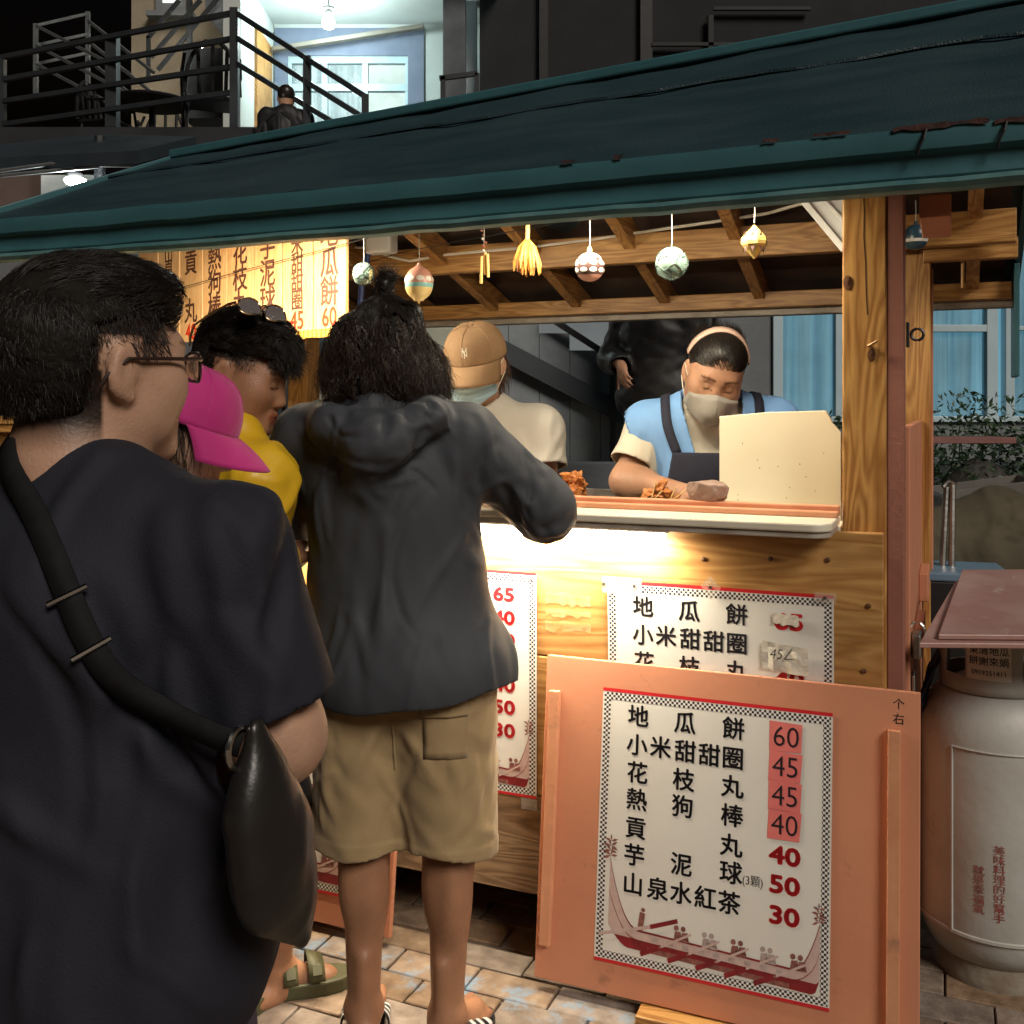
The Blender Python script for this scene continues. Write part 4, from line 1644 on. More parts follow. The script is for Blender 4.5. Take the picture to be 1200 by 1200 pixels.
# ------------------------------------------------------------------ on the counter
fp = [satx(x, y, .135) for x, y in ((843, 594), (843, 488), (900, 483), (968, 481), (976, 496), (986, 507), (986, 594))]
fm = mat('cream_foam_board', (0.74, 0.70, 0.54), (0.70, 0.64, 0.47), 4, 0.6, .05, 30)
fb = empty('foam_panel', sw(fp[0].x, .135, 1.1655), SYAW)
tag(fb, 'cream foam panel standing on the counter beside the front post', 'panel')
MB().prism([(p.x - fp[0].x, p.z - 1.1655 if 0 < i < len(fp) - 1 else 0) for i, p in enumerate(fp)][::-1], 0, .014).build('sheet', fm, fb, .002)
sp = MB()
for i in range(14):
    x, z = rnd.uniform(.02, .26), rnd.uniform(.02, .2)
    V = [(x + rnd.uniform(.0008, .002) * math.cos(a), -.0006, z + rnd.uniform(.0008, .003) * math.sin(a)) for a in np.linspace(0, 2 * PI, 7)[:-1]]
    sp.add(V, [tuple(range(6))])
sp.build('spots', mat('brown_spot', (0.25, 0.18, 0.1), None, 9, .7), fb)['kind'] = 'stuff'


def rock(name, label, loc, r, seed, m, rz=0, par=None):
    nn_ = np.random.RandomState(seed)
    pl = nn_.normal(size=(13, 3))
    pl /= np.linalg.norm(pl, axis=1, keepdims=True)
    dd = nn_.uniform(.62, .95, 13)
    r = np.array(r)

    def f(P):
        q = P / r
        d = (q @ pl.T - dd).max(1)
        d = np.maximum(d, np.linalg.norm(q, axis=1) - 1)
        return d * r.min() + .0012 * wav(P, seed, 180)
    o = solid(name, f, -r * 1.1, r * 1.1, r.max() / 22, m, None)
    o.location = loc
    o.rotation_euler = (0, 0, rz)
    if label:
        tag(o, label, 'stone')
    return o


p = satx(827, 590, -.012)
rm = mat('brown_stone', (0.20, 0.13, 0.10), (0.30, 0.21, 0.17), 18, .85, .6, 70)
rock('stone', 'rough brown stone holding down the edge of the foam panel', sw(p.x, -.004, 1.2405), (.056, .040, .036), 5, rm, SYAW)
tr = empty('food_tray', sw(-.62, .31, 1.166), SYAW)
tag(tr, 'steel tray on the counter under the fried snacks', 'tray')
MB().box((-.50, -.15, 0), (.42, .15, .006)).build('base', M['steel'], tr)
for q in ((-.50, -.15, .42, -.144), (-.50, .144, .42, .15), (-.50, -.1435, -.494, .1435), (.414, -.1435, .42, .1435)):
    MB().box((q[0], q[1], .0065), (q[2], q[3], .03)).build('rim', M['steel'], tr, .001)
fry = mat('fried_batter', (0.50, 0.19, 0.045), (0.34, 0.10, 0.02), 60, .45, .8, 90)
pm_ = []
for k in range(4):
    nn_ = np.random.RandomState(40 + k)
    b_ = bmesh.new()
    bmesh.ops.create_icosphere(b_, subdivisions=2, radius=.016)
    for v in b_.verts:
        v.co = Vector((v.co.x * 1.3, v.co.y, v.co.z * .8)) * (1 + .28 * nn_.normal())
    me = bpy.data.meshes.new('fried_piece')
    b_.to_mesh(me)
    b_.free()
    me.materials.append(fry)
    pm_.append(me)
for (px, n, lab) in ((672, 22, 'piece of golden fried snack heaped on the tray between the sellers'), (638, 7, 'piece of golden fried snack beside the elbow of the dark jacket'), (775, 9, 'piece of golden fried snack in front of the woman in the blue vest')):
    c = satx(px, 590, .25)
    for i in range(n):
        o = bpy.data.objects.new('fried_snack', pm_[i % 4])
        lay = 0 if i < n * .5 else (1 if i < n * .8 else 2)
        o.location = sw(c.x + rnd.uniform(-.042, .042) * (1 - .25 * lay), .25 + rnd.uniform(-.05, .05) * (1 - .25 * lay), 1.185 + .022 * lay + (.012 if px == 672 else 0))
        o.rotation_euler = (rnd.uniform(0, 3), rnd.uniform(0, 3), rnd.uniform(0, 6))
        link(o)
        tag(o, lab, 'snack', 'fried snacks on the counter')
skm = mat('bamboo_skewer', (0.66, 0.46, 0.2), (0.55, 0.36, 0.14), 40, .6)
for (x0, y0, x1, y1, w0) in ((762, 589, 769, 564, 'tall upright'), (764, 588, 776, 575, 'short leaning'), (784, 588, 792, 571, 'steep'), (787, 587, 812, 568, 'long slanting')):
    a = satx(x0, y0, .17)
    b = satx(x1, y1, .15)
    o = MB().tube([sw(a.x, .17, 1.17), sw(a.x, .17, a.z), sw(*b)], .0016, 5).build('bamboo_skewer', skm, None)
    tag(o, '%s bamboo skewer stuck in the food beside the stone' % w0, 'skewer')

# ------------------------------------------------------------------ gas cylinder and its lid boards
TK = empty('gas_cylinder', (1.252, 2.66, 0), R(-25.2))
tag(TK, 'tall grey gas cylinder with red lettering beside the stall', 'gas cylinder')
tkm = mat('grey_cylinder_paint', (0.52, 0.525, 0.50), (0.43, 0.425, 0.385), 6, .42, .15, 30, lo=.4, hi=.75, rough2=.6, stain=((0.24, 0.15, 0.08), 5, .60, .76))
rust = mat('rusty_foot', (0.30, 0.27, 0.22), (0.20, 0.13, 0.08), 12, .6, .3, 40, lo=.45, hi=.75)
RB = .183
prof = [(.02, .035), (.10, .04), (.15, .06), (RB - .012, .095), (RB, .14), (RB, .60), (RB - .004, .64), (RB - .018, .68), (RB - .045, .715), (RB - .075, .735), (.07, .75), (.02, .755)]
MB().lathe(prof, 48).build('body', tkm, TK, 0, True)
MB().lathe([(.128, .0), (.150, .0), (.153, .02), (.146, .05), (.152, .085), (.140, .085), (.134, .05), (.13, .03)], 48).build('foot_ring', rust, TK, 0, True)
MB().lathe([(RB + .0035, .135), (RB + .0035, .142), (RB + .001, .145), (RB - .004, .14)], 48).build('weld_seam', tkm, TK, 0, True)
# collar with hand holes
n = 72
zs = [.725, .745, .765, .80, .835, .86, .875]
V, F = [], []
for j, z in enumerate(zs):
    for i in range(n):
        a = 2 * PI * i / n
        V.append((.128 * math.sin(a), -.128 * math.cos(a), z))
for j in range(len(zs) - 1):
    for i in range(n):
        ang = 360 * (i + .5) / n
        d1 = min(abs(ang - c) for c in (44, 316, 136, 224))
        if d1 < 15 and 2 <= j <= 3:
            continue
        F.append((j * n + i, j * n + (i + 1) % n, (j + 1) * n + (i + 1) % n, (j + 1) * n + i))
co = obj('collar', meshdata('collar', V, F, True), tkm, TK)
s_ = co.modifiers.new('thick', 'SOLIDIFY')
s_.thickness = .008
s_.offset = 0
MB().lathe([(.122, .868), (.134, .868), (.136, .876), (.134, .884), (.122, .884)], 60).build('collar_rim', tkm, TK, 0, True)
MB().lathe([(.02, .75), (.022, .80), (.015, .805), (.015, .84), (.022, .845), (.02, .86)], 16).build('valve', mat('brass', (0.6, 0.42, 0.15), None, 9, .3, metal=1), TK, 0, True)


def wrap(V, rad, x0=0.0):
    return [((rad) * math.sin((x + x0) / rad), -(rad) * math.cos((x + x0) / rad), z) for x, y, z in V]


lb = mat('label_paper', (0.82, 0.80, 0.74), (0.76, 0.73, 0.65), 12, .45)
gx = [(-.052 + .104 * i / 8) for i in range(9)]
V = wrap([(x, 0, .765) for x in gx] + [(x, 0, .855) for x in gx], .1335, -.012)
obj('label_plate', meshdata('label_plate', V, [(i, i + 1, i + 10, i + 9) for i in range(8)]), lb, TK)
lbm = MB()
for tx, z, sz in (('東清地瓜', .838, .0235), ('餅謝來娟', .811, .0235), ('0919251411', .783, .0165)):
    a, b = glyphs(tx, sz, 0, z, 0, 0.008)
    lbm.add(wrap(a, .1341, -.012), b)
lbm.build('lettering', M['ink'], TK)
for z in (.862, .759):
    V = wrap([(x, 0, z - .0012) for x in gx] + [(x, 0, z + .0012) for x in gx], .1338, -.012)
red_c = mat('faded_red_print', (0.42, 0.10, 0.09), (0.46, 0.22, 0.19), 40, .5)
for s, x0, z0 in (('美味料理的好幫手', .032, .365), ('就是幸福氣', -.014, .308)):
    tm = MB()
    for i, chx in enumerate(s):
        a, b = glyphs(chx, .0255, 0, z0 - i * .0235, 0, .006, sx=1.1)
        tm.add(wrap(a, RB + .0012, x0 - .02), b)
    tm.build('lettering', red_c, TK)
# raised weld bead of the name plate area
bd = MB()
bd.tube(wrap([(-.07, 0, z) for z in np.linspace(.135, .60, 14)], RB + .001, -.03), .0035, 6)
bd.tube(wrap([(x, 0, .60) for x in np.linspace(-.07, .2, 12)], RB + .001, -.03), .0028, 6)
bd.tube(wrap([(x, 0, .137) for x in np.linspace(-.07, .2, 12)], RB + .001, -.03), .0028, 6)
bd.build('weld_bead', tkm, TK, 0, True)
ho = MB().tube([(1.13, 2.70, .80), (1.09, 2.66, .77), (1.075, 2.68, .68), (1.08, 2.76, .5), (1.06, 2.9, .3), (1.0, 3.0, .28)], .011, 8).build('gas_hose', mat('navy_hose', (0.02, 0.03, 0.07), None, 9, .45), None, 0, True)
tag(ho, 'dark blue gas hose curling from the cylinder valve', 'hose')
lidm = mat('dusty_pink_board', (0.36, 0.20, 0.17), (0.48, 0.36, 0.33), 7, .32, .1, 30, lo=.42, hi=.78, stain=((0.55, 0.48, 0.46), 16, .60, .70))


def lid(name, label, P, th):
    V = [tuple(p) for p in P] + [(p[0], p[1], p[2] - th) for p in P]
    o = MB().add(V, [(0, 1, 2, 3), (7, 6, 5, 4), (0, 4, 5, 1), (1, 5, 6, 2), (2, 6, 7, 3), (3, 7, 4, 0)]).build(name, lidm, None, .002)
    return tag(o, label, 'board')


lid('cover_board', 'lower salmon board covering the gas cylinder', [(.935, 2.35, .905), (1.55, 2.33, .905), (1.75, 2.87, .962), (1.235, 2.85, .962)], .012)
lid('cover_board', 'upper dusty salmon board lying on another board over the gas cylinder', [(.985, 2.365, .921), (1.6, 2.345, .921), (1.82, 2.92, .985), (1.275, 2.90, .985)], .012)
rock('stone', 'pale stone chip on the paving at the foot of the gas cylinder', (1.075, 2.335, .012), (.030, .022, .014), 9, mat('pale_stone', (0.42, 0.33, 0.2), (0.34, 0.26, 0.15), 30, .85, .5, 90), .6)
# ------------------------------------------------------------------ background, right: rendered wall with curtained window, planting, clutter
conc = mat('grey_render', (0.20, 0.22, 0.23), (0.16, 0.175, 0.185), 3, .85, .3, 30)
conc_d = mat('dark_concrete', (0.135, 0.15, 0.165), (0.09, 0.10, 0.115), 3, .85, .4, 25)
pale = mat('pale_plaster', (0.50, 0.52, 0.5), (0.42, 0.44, 0.42), 2.5, .8, .2, 25)
cream = mat('cream_plaster', (0.34, 0.29, 0.21), (0.27, 0.23, 0.16), 3, .85, .3, 30)
whitef = mat('white_window_frame', (0.50, 0.64, 0.70), (0.44, 0.58, 0.64), 4, .4)
def curtain_mat(name, ca, cb, st):  # window glow and darker folds are put into the cloth's own colour and emission
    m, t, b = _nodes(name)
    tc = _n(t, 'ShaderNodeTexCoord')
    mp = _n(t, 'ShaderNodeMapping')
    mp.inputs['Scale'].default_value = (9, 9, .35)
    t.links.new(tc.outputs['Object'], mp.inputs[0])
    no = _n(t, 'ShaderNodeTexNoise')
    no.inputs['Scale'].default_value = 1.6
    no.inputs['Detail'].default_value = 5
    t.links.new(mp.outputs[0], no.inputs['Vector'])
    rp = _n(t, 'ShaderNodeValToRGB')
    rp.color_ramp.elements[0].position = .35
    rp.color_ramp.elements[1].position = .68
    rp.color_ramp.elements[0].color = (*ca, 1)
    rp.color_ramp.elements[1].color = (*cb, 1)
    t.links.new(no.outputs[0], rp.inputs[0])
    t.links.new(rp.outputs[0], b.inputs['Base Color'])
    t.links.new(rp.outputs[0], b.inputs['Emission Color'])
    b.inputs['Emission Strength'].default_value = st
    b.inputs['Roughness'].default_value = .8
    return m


cur = curtain_mat('glowing_curtain', (0.13, 0.32, 0.41), (0.30, 0.56, 0.66), 0.42)
glass = mat('window_glass', (0.8, 0.9, 0.92), None, 3, .03, trans=.9, ior=1.1)

HB = empty('rear_house', (0, 7.4, 0))
tag(HB, 'grey rendered house with a curtained window glowing blue behind the stall', 'house')
x0w = (905 - 600) / 1200 * 7.4
MB().box((1.05, 0, 0), (x0w, .2, 3.4)).build('wall', conc, HB)
MB().box((x0w, 0, 0), (5.2, .2, 1.33)).build('wall', conc, HB)
MB().box((x0w, 0, 2.62), (5.2, .2, 3.4)).build('wall', conc, HB)
MB().box((5.2, 0, 0), (9.5, .2, 3.4)).build('wall', conc_d, HB)
wn = empty('window', (0, 0, 0), parent=HB)
for xa, xb in ((x0w, x0w + .07), (2.33, 2.40), (3.42, 3.50), (3.555, 3.62), (4.4, 4.47), (5.12, 5.2)):
    MB().box((xa, -.03, 1.37), (xb, .05, 2.58)).build('window_frame', whitef, wn, .004)
MB().box((x0w, -.032, 1.33), (5.2, .052, 1.37)).build('window_frame', whitef, wn, .004)
MB().box((x0w, -.032, 2.58), (5.2, .052, 2.62)).build('window_frame', whitef, wn, .004)
MB().box((3.62, -.028, 1.99), (4.4, .048, 2.02)).build('window_frame', whitef, wn, .003)
MB().box((2.40, -.028, 1.98), (3.42, .048, 2.03)).build('window_frame', whitef, wn, .003)
for xa, xb in ((x0w + .07, 2.33), (2.40, 3.42), (3.62, 4.4), (4.47, 5.12)):
    MB().box((xa, .012, 1.37), (xb, .016, 2.58)).build('pane', glass, wn)
for xa, xb, sd in ((x0w + .05, 2.36, 1), (2.36, 3.46, 2), (3.46, 5.15, 3)):
    n = int((xb - xa) * 60)
    V = []
    for i in range(n + 1):
        x = xa + (xb - xa) * i / n
        y = .13 + .028 * math.sin(x * 31 + sd) + .014 * math.sin(x * 73 + 2 * sd)
        V += [(x, y, 1.34), (x, y * 1.02, 2.62)]
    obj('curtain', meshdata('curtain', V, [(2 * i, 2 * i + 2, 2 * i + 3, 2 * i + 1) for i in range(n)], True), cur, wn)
MB().box((2.3, .01, 2.28), (2.42, -.004, 2.4)).build('notice', mat('green_notice', (0.35, 0.6, 0.4), None, 9, .5), wn)
MB().box((x0w - .45, -.06, 2.15), (x0w - .40, -.002, 2.25)).build('wall_box', conc_d, HB)
MB().tube([(1.9 - .42, -.03, 0), (1.9 - .42, -.03, 3.3)], .02, 8).build('drain_pipe', conc_d, HB)

# planted strip on a dry-stone wall
SW = empty('stone_wall', (0, 5.6, 0))
tag(SW, 'low dry stone wall of big dark boulders under the hedge', 'wall')
stn = mat('dark_boulder', (0.075, 0.07, 0.062), (0.045, 0.042, 0.038), 5, .85, .7, 25)
MB().box((1.9, .25, 0), (7, .9, 1.1)).build('core', conc_d, SW)
rr = random.Random(4)
for j in range(3):
    x = 1.9 + .2 * (j % 2)
    while x < 5.0:
        L_ = rr.uniform(.35, .6)
        b_ = bmesh.new()
        bmesh.ops.create_icosphere(b_, subdivisions=2, radius=.5)
        sd = rr.random() * 9
        for v in b_.verts:
            q = v.co.copy()
            v.co = Vector((q.x * L_ * 1.06, q.y * .4, q.z * .42)) * (1 + .10 * math.sin(q.x * 9 + sd) + .08 * math.sin(q.z * 11 + sd * 2))
        me = bpy.data.meshes.new('boulder')
        b_.to_mesh(me)
        b_.free()
        o = obj('boulder', me, stn, SW, 0, (x + L_ / 2, .18, .2 + .36 * j))
        x += L_ * .98
HD = empty('hedge', (0, 5.75, 1.12))
tag(HD, 'row of leafy green plants below the blue window', 'hedge')
leafm = mat('hedge_leaf', (0.022, 0.05, 0.022), (0.04, 0.075, 0.032), 4, .5)
nr = np.random.RandomState(11)
V, F = [], []
for i in range(13000):
    x = nr.uniform(1.80, 6.5)
    hgt = .16 + .07 * math.sin(x * 5.1) + .06 * math.sin(x * 13.0)
    y = nr.uniform(-.22, .30)
    z = nr.uniform(-.16, hgt) if nr.rand() < .85 else nr.uniform(hgt, hgt + .16)
    L_ = nr.uniform(.03, .065)
    d = nr.normal(size=3)
    d[2] = abs(d[2]) * .8
    d /= np.linalg.norm(d)
    s = np.cross(d, nr.normal(size=3))
    s /= np.linalg.norm(s) + 1e-6
    p = np.array([x, y, z])
    n0 = len(V)
    V += [p, p + d * L_ * .5 + s * L_ * .16, p + d * L_, p + d * L_ * .5 - s * L_ * .16]
    F.append([n0, n0 + 1, n0 + 2, n0 + 3])
o = obj('foliage', meshdata('foliage', np.array(V), np.array(F)), leafm, HD)
o['kind'] = 'stuff'
stm = MB()
for i in range(40):
    x = nr.uniform(1.85, 6.4)
    stm.tube([(x, nr.uniform(-.1, .2), -.1), (x + nr.uniform(-.05, .05), nr.uniform(-.1, .2), nr.uniform(.12, .24))], .004, 5)
o = stm.build('stems', leafm, HD)
o['kind'] = 'stuff'

# clutter by the wall
pb = MB().box((-.33, -.12, 0), (.33, .12, .03)).build('plank', mat('faded_red_plank', (0.22, 0.10, 0.09), None, 6, .7), None, .003, loc=(2.15, 5.15, 1.262), rot=(0, 0, R(2)))
tag(pb, 'faded red plank lying on the stone wall under the hedge', 'plank')
MBx = MB()
bs = empty('plastic_trough', (2.12, 4.75, .93), 0, rot=(0, R(-8), R(-5)))
tag(bs, 'shallow grey plastic trough lying on the boulders', 'trough')
tm_ = mat('grey_trough', (0.13, 0.12, 0.11), (0.09, 0.085, 0.08), 6, .6)
MB().box((-.3, -.15, 0), (.3, .15, .012)).build('base', tm_, bs)
for q in ((-.3, -.15, .3, -.14), (-.3, .14, .3, .15), (-.3, -.139, -.29, .139), (.29, -.139, .3, .139)):
    MB().box((q[0], q[1], .0125), (q[2], q[3], .15)).build('side', tm_, bs, .002)
bdisc = empty('pot_lid', (1.80, 4.55, 1.03), 0, rot=(R(12), 0, 0))
tag(bdisc, 'round metal lid leaning behind the folding frame', 'lid')
MB().lathe([(.14, 0), (.145, .006), (.10, .03), (.03, .045), (.0, .046)], 32).build('disc', M['steel'], bdisc, 0, True)
ff = empty('folding_frame', (1.42, 3.45, 0), R(-20))
tag(ff, 'folded steel tube frame standing beside the side wall', 'frame')
MB().tube([(0, 0, 0), (.02, .1, .6), (.05, .2, 1.16)], .011, 8).build('tube', M['steel'], ff, 0, True)
MB().tube([(.05, 0, 0), (.06, .1, .6), (.07, .2, 1.17)], .011, 8).build('tube', M['steel'], ff, 0, True)
MB().tube([(.04, .2, 1.16), (.06, .21, 1.18), (.08, .2, 1.17)], .011, 8).build('crossbar', M['steel'], ff, 0, True)
bx = empty('dark_crate', (1.53, 3.55, 0), R(-15))
tag(bx, 'dark crate with a pale blue lid behind the gas cylinder', 'crate')
MB().box((-.16, -.14, 0), (.16, .14, .86)).build('body', M['black'], bx, .006)
MB().box((-.165, -.145, .8605), (.165, .145, .89)).build('lid', mat('blue_lid', (0.15, 0.25, 0.36), None, 6, .4), bx, .006)
# olive canvas bundle
cv = mat('olive_canvas', (0.085, 0.072, 0.045), (0.06, 0.05, 0.03), 6, .85, .25, 60)
fB = UN((CAP((-.30, 0, .10), (.05, .02, .22), .17, .16), 0), (CAP((.05, .02, .25), (.32, .0, .12), .13, .11), .06), (CAP((-.05, -.12, .10), (.28, -.16, .02), .085, .07), .05),
        (CAP((-.2, -.10, .03), (.1, -.15, .0), .09, .08), .04))
fBo = rand_folds(fB, 60, (-.5, -.3, -.05), (.45, .2, .42), 9, (.5, 0, -1), .7, (.08, .3), (.008, .02), (.014, .03))
f2 = lambda P: fB(P) - fBo(P) + .006 * wav(P, 3, 16, st=(1, 1, .7))
o = solid('canvas_bundle', lambda P: np.maximum(f2(P), -.05 - P[:, 2]), (-.55, -.35, -.08), (.5, .3, .48), .012, cv)
o.location = (1.98, 4.25, .72)
tag(o, 'crumpled olive canvas bundle heaped behind the gas cylinder', 'bundle')
f3 = UN((ELL((0, 0, .1), (.42, .25, .16)), 0), (ELL((.2, 0, .18), (.25, .2, .12)), .1))
f4 = lambda P: np.maximum(f3(P) + .012 * wav(P, 21, 14) + .006 * wav(P, 22, 40), -P[:, 2])
o = solid('canvas_bundle', f4, (-.5, -.35, -.03), (.55, .35, .4), .014, mat('brown_canvas', (0.10, 0.08, 0.055), (0.07, 0.055, 0.035), 6, .85, .25, 50))
o.location = (2.55, 4.75, .78)
tag(o, 'low brown canvas heap behind the olive bundle', 'bundle')
pl = MB().box((.0, 0, 0), (2.2, .9, .6)).build('low_platform', conc_d, None, .01, loc=(1.62, 3.95, 0))
tag(pl, 'dark low concrete platform under the canvas bundles', 'platform')

# ------------------------------------------------------------------ background, middle: stairs, low wall
def rail_posts(parent, pts, m, r=.03):
    for a, b in zip(pts[:-1], pts[1:]):
        MB().tube([a, b], r, 8).build('rail', m, parent)


stair_g = mat('grey_stair', (0.30, 0.33, 0.35), (0.22, 0.245, 0.265), 3, .85, .4, 25)
S1 = empty('stone_stairs', (0, 8.6, 0))
tag(S1, 'dark concrete stairs coming down to the right behind the sellers', 'stairs')
for i in range(11):
    x = at(560 + 36.0 * i, 0, 8.6).x
    z = at(0, 350 + 20.2 * i, 8.6).z
    if z < .15:
        break
    MB().box((x, 0, 0), (x + .255, 1.0, z)).build('step', stair_g, S1, .004)
MB().beam((at(560, 0, 8.5).x, -.08, at(0, 395, 8.5).z), (at(760, 0, 8.5).x, -.08, at(0, 500, 8.5).z), .05, .16).build('stringer', mat('stair_stringer', (0.06, 0.07, 0.08), None, 4, .6), S1)
a, b = at(640, 368, 8.4), at(745, 436, 8.4)
MB().beam((a.x, -.1, a.z), (b.x, -.1, b.z), .04, .05).build('handrail', M['dark_steel'], S1)
for px in (719, 745):
    q = at(px, 0, 8.4).x
    t_ = (q - a.x) / (b.x - a.x)
    MB().box((q - .02, -.12, .6), (q + .02, -.08, a.z + (b.z - a.z) * t_)).build('baluster', M['dark_steel'], S1)
S2 = empty('stone_stairs', (0, 7.9, 0))
tag(S2, 'pale concrete stairs with dark handrail climbing below the menu board', 'stairs')
pstep = mat('pale_stair', (0.42, 0.43, 0.36), (0.34, 0.35, 0.29), 4, .85, .3, 30)
for i in range(11):
    Yi = 7.9 + .12 * i
    x = at(300 + 13.2 * i, 0, Yi).x
    zt = at(0, 508 - 20.5 * i, Yi).z
    MB().box((x, .12 * i, max(0, zt - .5)), (x + 1.2, .12 * i + .5, zt)).build('step', pstep, S2, .005)
dsl = mat('rail_paint', (0.035, 0.05, 0.06), None, 6, .45)
for dy in (0, 24):
    a, b = at(331, 462 + dy, 7.7), at(420, 348 + dy, 8.5)
    MB().beam((a.x, a.y - 7.9, a.z), (b.x, b.y - 7.9, b.z), .045, .06).build('handrail', dsl, S2)
for px, pt in ((331, 440), (336, 440), (300, 470)):
    a = at(px, pt, 7.7)
    MB().box((a.x - .03, -.23, 0), (a.x + .03, -.17, a.z)).build('baluster', dsl, S2)
wl = MB().box((-3.6, 6.6, 0), (1.9, 6.75, 1.08)).build('low_wall', conc_d, None, .01)
tag(wl, 'dark low concrete wall behind the stall', 'wall')
bw_ = MB().box((-4.5, 10.4, 0), (1.3, 10.6, 3.2)).build('rear_wall', mat('blue_grey_wall', (0.30, 0.35, 0.39), (0.25, 0.295, 0.33), 2, .85), None)
tag(bw_, 'blue grey plaster wall rising behind the two flights of stairs', 'wall')
sgn = empty('wall_notice', at(344, 428, 7.6), 0)
tag(sgn, 'small white notice with red writing by the pale stairs', 'notice')
MB().box((-.10, 0, -.05), (.10, .008, .05)).build('plate', M['white_plastic'], sgn)
a, b = glyphs('告示', .07, 0, 0, -.001, .01)
MB().add(a, b).build('lettering', M['red_print'], sgn)

# neighbouring counter at the far left
NB = empty('neighbour_counter', (-2.2, 4.9, 0), R(-8))
tag(NB, 'wooden counter of the next stall at the left edge', 'counter')
MB().box((-1.2, 0, 0), (.35, .04, 1.32)).build('front_board', M['ply'], NB, .004)
MB().box((-1.25, -.06, 1.321), (.40, .35, 1.36)).build('top', M['pine_x'], NB, .004)
MB().box((-1.25, -.075, 1.361), (.40, -.03, 1.40)).build('rail', M['pine_x'], NB, .004)
for i, (x, hgt, c) in enumerate(((-.35, .25, (0.35, 0.03, 0.05)), (-.22, .18, (0.5, 0.5, 0.48)), (-.1, .22, (0.08, 0.08, 0.08)), (-.5, .2, (0.2, 0.2, 0.22)))):
    jm = mat('jar_%d' % i, c, None, 6, .3)
    j = MB().lathe([(.045, 0), (.05, .02), (.05, hgt * .75), (.03, hgt * .9), (.03, hgt)], 20).build('jar', jm, None, 0, True)
    mxn = Matrix.Translation((-2.2, 4.9, 0)) @ Matrix.Rotation(R(-8), 4, 'Z')
    j.location = mxn @ Vector((x + .25, .15, 1.362))
    tag(j, ('red', 'white', 'black', 'grey')[i] + ' jar standing on the neighbouring counter', 'jar')
MB().box((-1.2, .6, 0), (.4, .66, 2.3)).build('back_panel', conc_d, NB)

# ------------------------------------------------------------------ background, top: the building with the lit terrace
TB = empty('terrace_house', (0, 0, 0))
tag(TB, 'plaster house with a lit terrace and sliding doors above the stall roof', 'house')
YW = 14.0
def W(px, py, Y=YW):
    return at(px, py, Y)
fl = 4.25
ceil_z = 6.66
tw = mat('terrace_white', (0.60, 0.64, 0.62), (0.53, 0.57, 0.55), 2, .8, .1, 15)
bluef = mat('blue_grey_surround', (0.20, 0.23, 0.32), (0.16, 0.19, 0.27), 4, .7)
xa, xb = -3.15, W(562, 0).x
xd0, xd1 = W(338, 0).x, W(478, 0).x
zd = W(0, 66).z
# rear wall around the door
MB().box((-3.25, YW, fl), (xd0, YW + .2, ceil_z)).build('wall', tw, TB)
MB().box((xd1, YW, fl), (xb, YW + .2, ceil_z)).build('wall', tw, TB)
MB().box((xd0, YW, zd), (xd1, YW + .2, ceil_z)).build('wall', tw, TB)
MB().box((-3.6, 12.0, ceil_z + .003), (xb + .3, YW + .3, ceil_z + .25)).build('terrace_ceiling', tw, TB)
MB().box((-9.0, 10.3, fl - .28), (-2.35, YW, fl)).build('terrace_floor', mat('dark_slab', (0.018, 0.019, 0.022), (0.012, 0.013, 0.015), 3, .9), TB)
MB().box((-2.345, 12.6, fl - .28), (xb, YW, fl - .003)).build('terrace_floor', conc_d, TB)
MB().box((-3.47, 12.3, fl), (-3.26, YW - .003, ceil_z)).build('side_wall', tw, TB)
dpart = MB().box((-3.257, 12.95, fl), (-3.22, 13.75, fl + 2.0)).build('wooden_door', M['pine_z'], TB)
# blue surround, door frame, panes
for (x0, x1, z0, z1) in ((xd0 - .18, xd0 - .003, fl, zd + .38), (xd1 + .003, xd1 + .22, fl, zd + .38), (xd0 - .002, xd1 + .002, zd + .003, zd + .38)):
    MB().box((x0, YW - .025, z0), (x1, YW - .002, z1)).build('surround', bluef, TB)
sd_ = empty('sliding_door', (0, 0, 0), parent=TB)
fx = [xd0, xd0 + (xd1 - xd0) * .30, xd0 + (xd1 - xd0) * .64, xd1]
for x in fx:
    MB().box((x - .04, YW + .02, fl), (x + .04, YW + .10, zd)).build('door_frame', whitef, sd_, .005)
for z in (zd - .04, zd - .42):
    MB().box((xd0, YW + .015, z - .05), (xd1, YW + .105, z + .05)).build('door_frame', whitef, sd_, .005)
roomglow = mat('lit_room', (0.6, 0.62, 0.55), (0.52, 0.55, 0.48), 1.5, .8, emit=(0.75, 0.85, 0.78), estr=0.95)
MB().box((xd0, YW + 1.6, fl), (xd1 + 1, YW + 1.7, zd + .5)).build('room_wall', roomglow, TB)
for i in range(3):
    MB().box((fx[i] + .04, YW + .05, fl), (fx[i + 1] - .04, YW + .056, zd - .47)).build('pane', glass, sd_)
    MB().box((fx[i] + .04, YW + .05, zd - .37), (fx[i + 1] - .04, YW + .056, zd - .09)).build('pane', glass, sd_)
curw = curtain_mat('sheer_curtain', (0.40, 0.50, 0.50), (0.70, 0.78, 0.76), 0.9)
n = 60
V = []
for i in range(n + 1):
    x = fx[0] + (fx[2] - fx[0]) * i / n
    y = YW + .25 + .03 * math.sin(x * 29) + .015 * math.sin(x * 61)
    V += [(x, y, fl), (x, y, zd)]
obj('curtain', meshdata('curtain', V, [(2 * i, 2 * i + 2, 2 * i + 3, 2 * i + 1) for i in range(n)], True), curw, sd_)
# roller-shade box along the lintel
a, b = W(320, 58, 13.6), W(497, 31, 13.6)
MB().beam(a, b, .10, .06).build('awning_bar', mat('shade_box', (0.20, 0.18, 0.15), None, 4, .6), TB, .01)
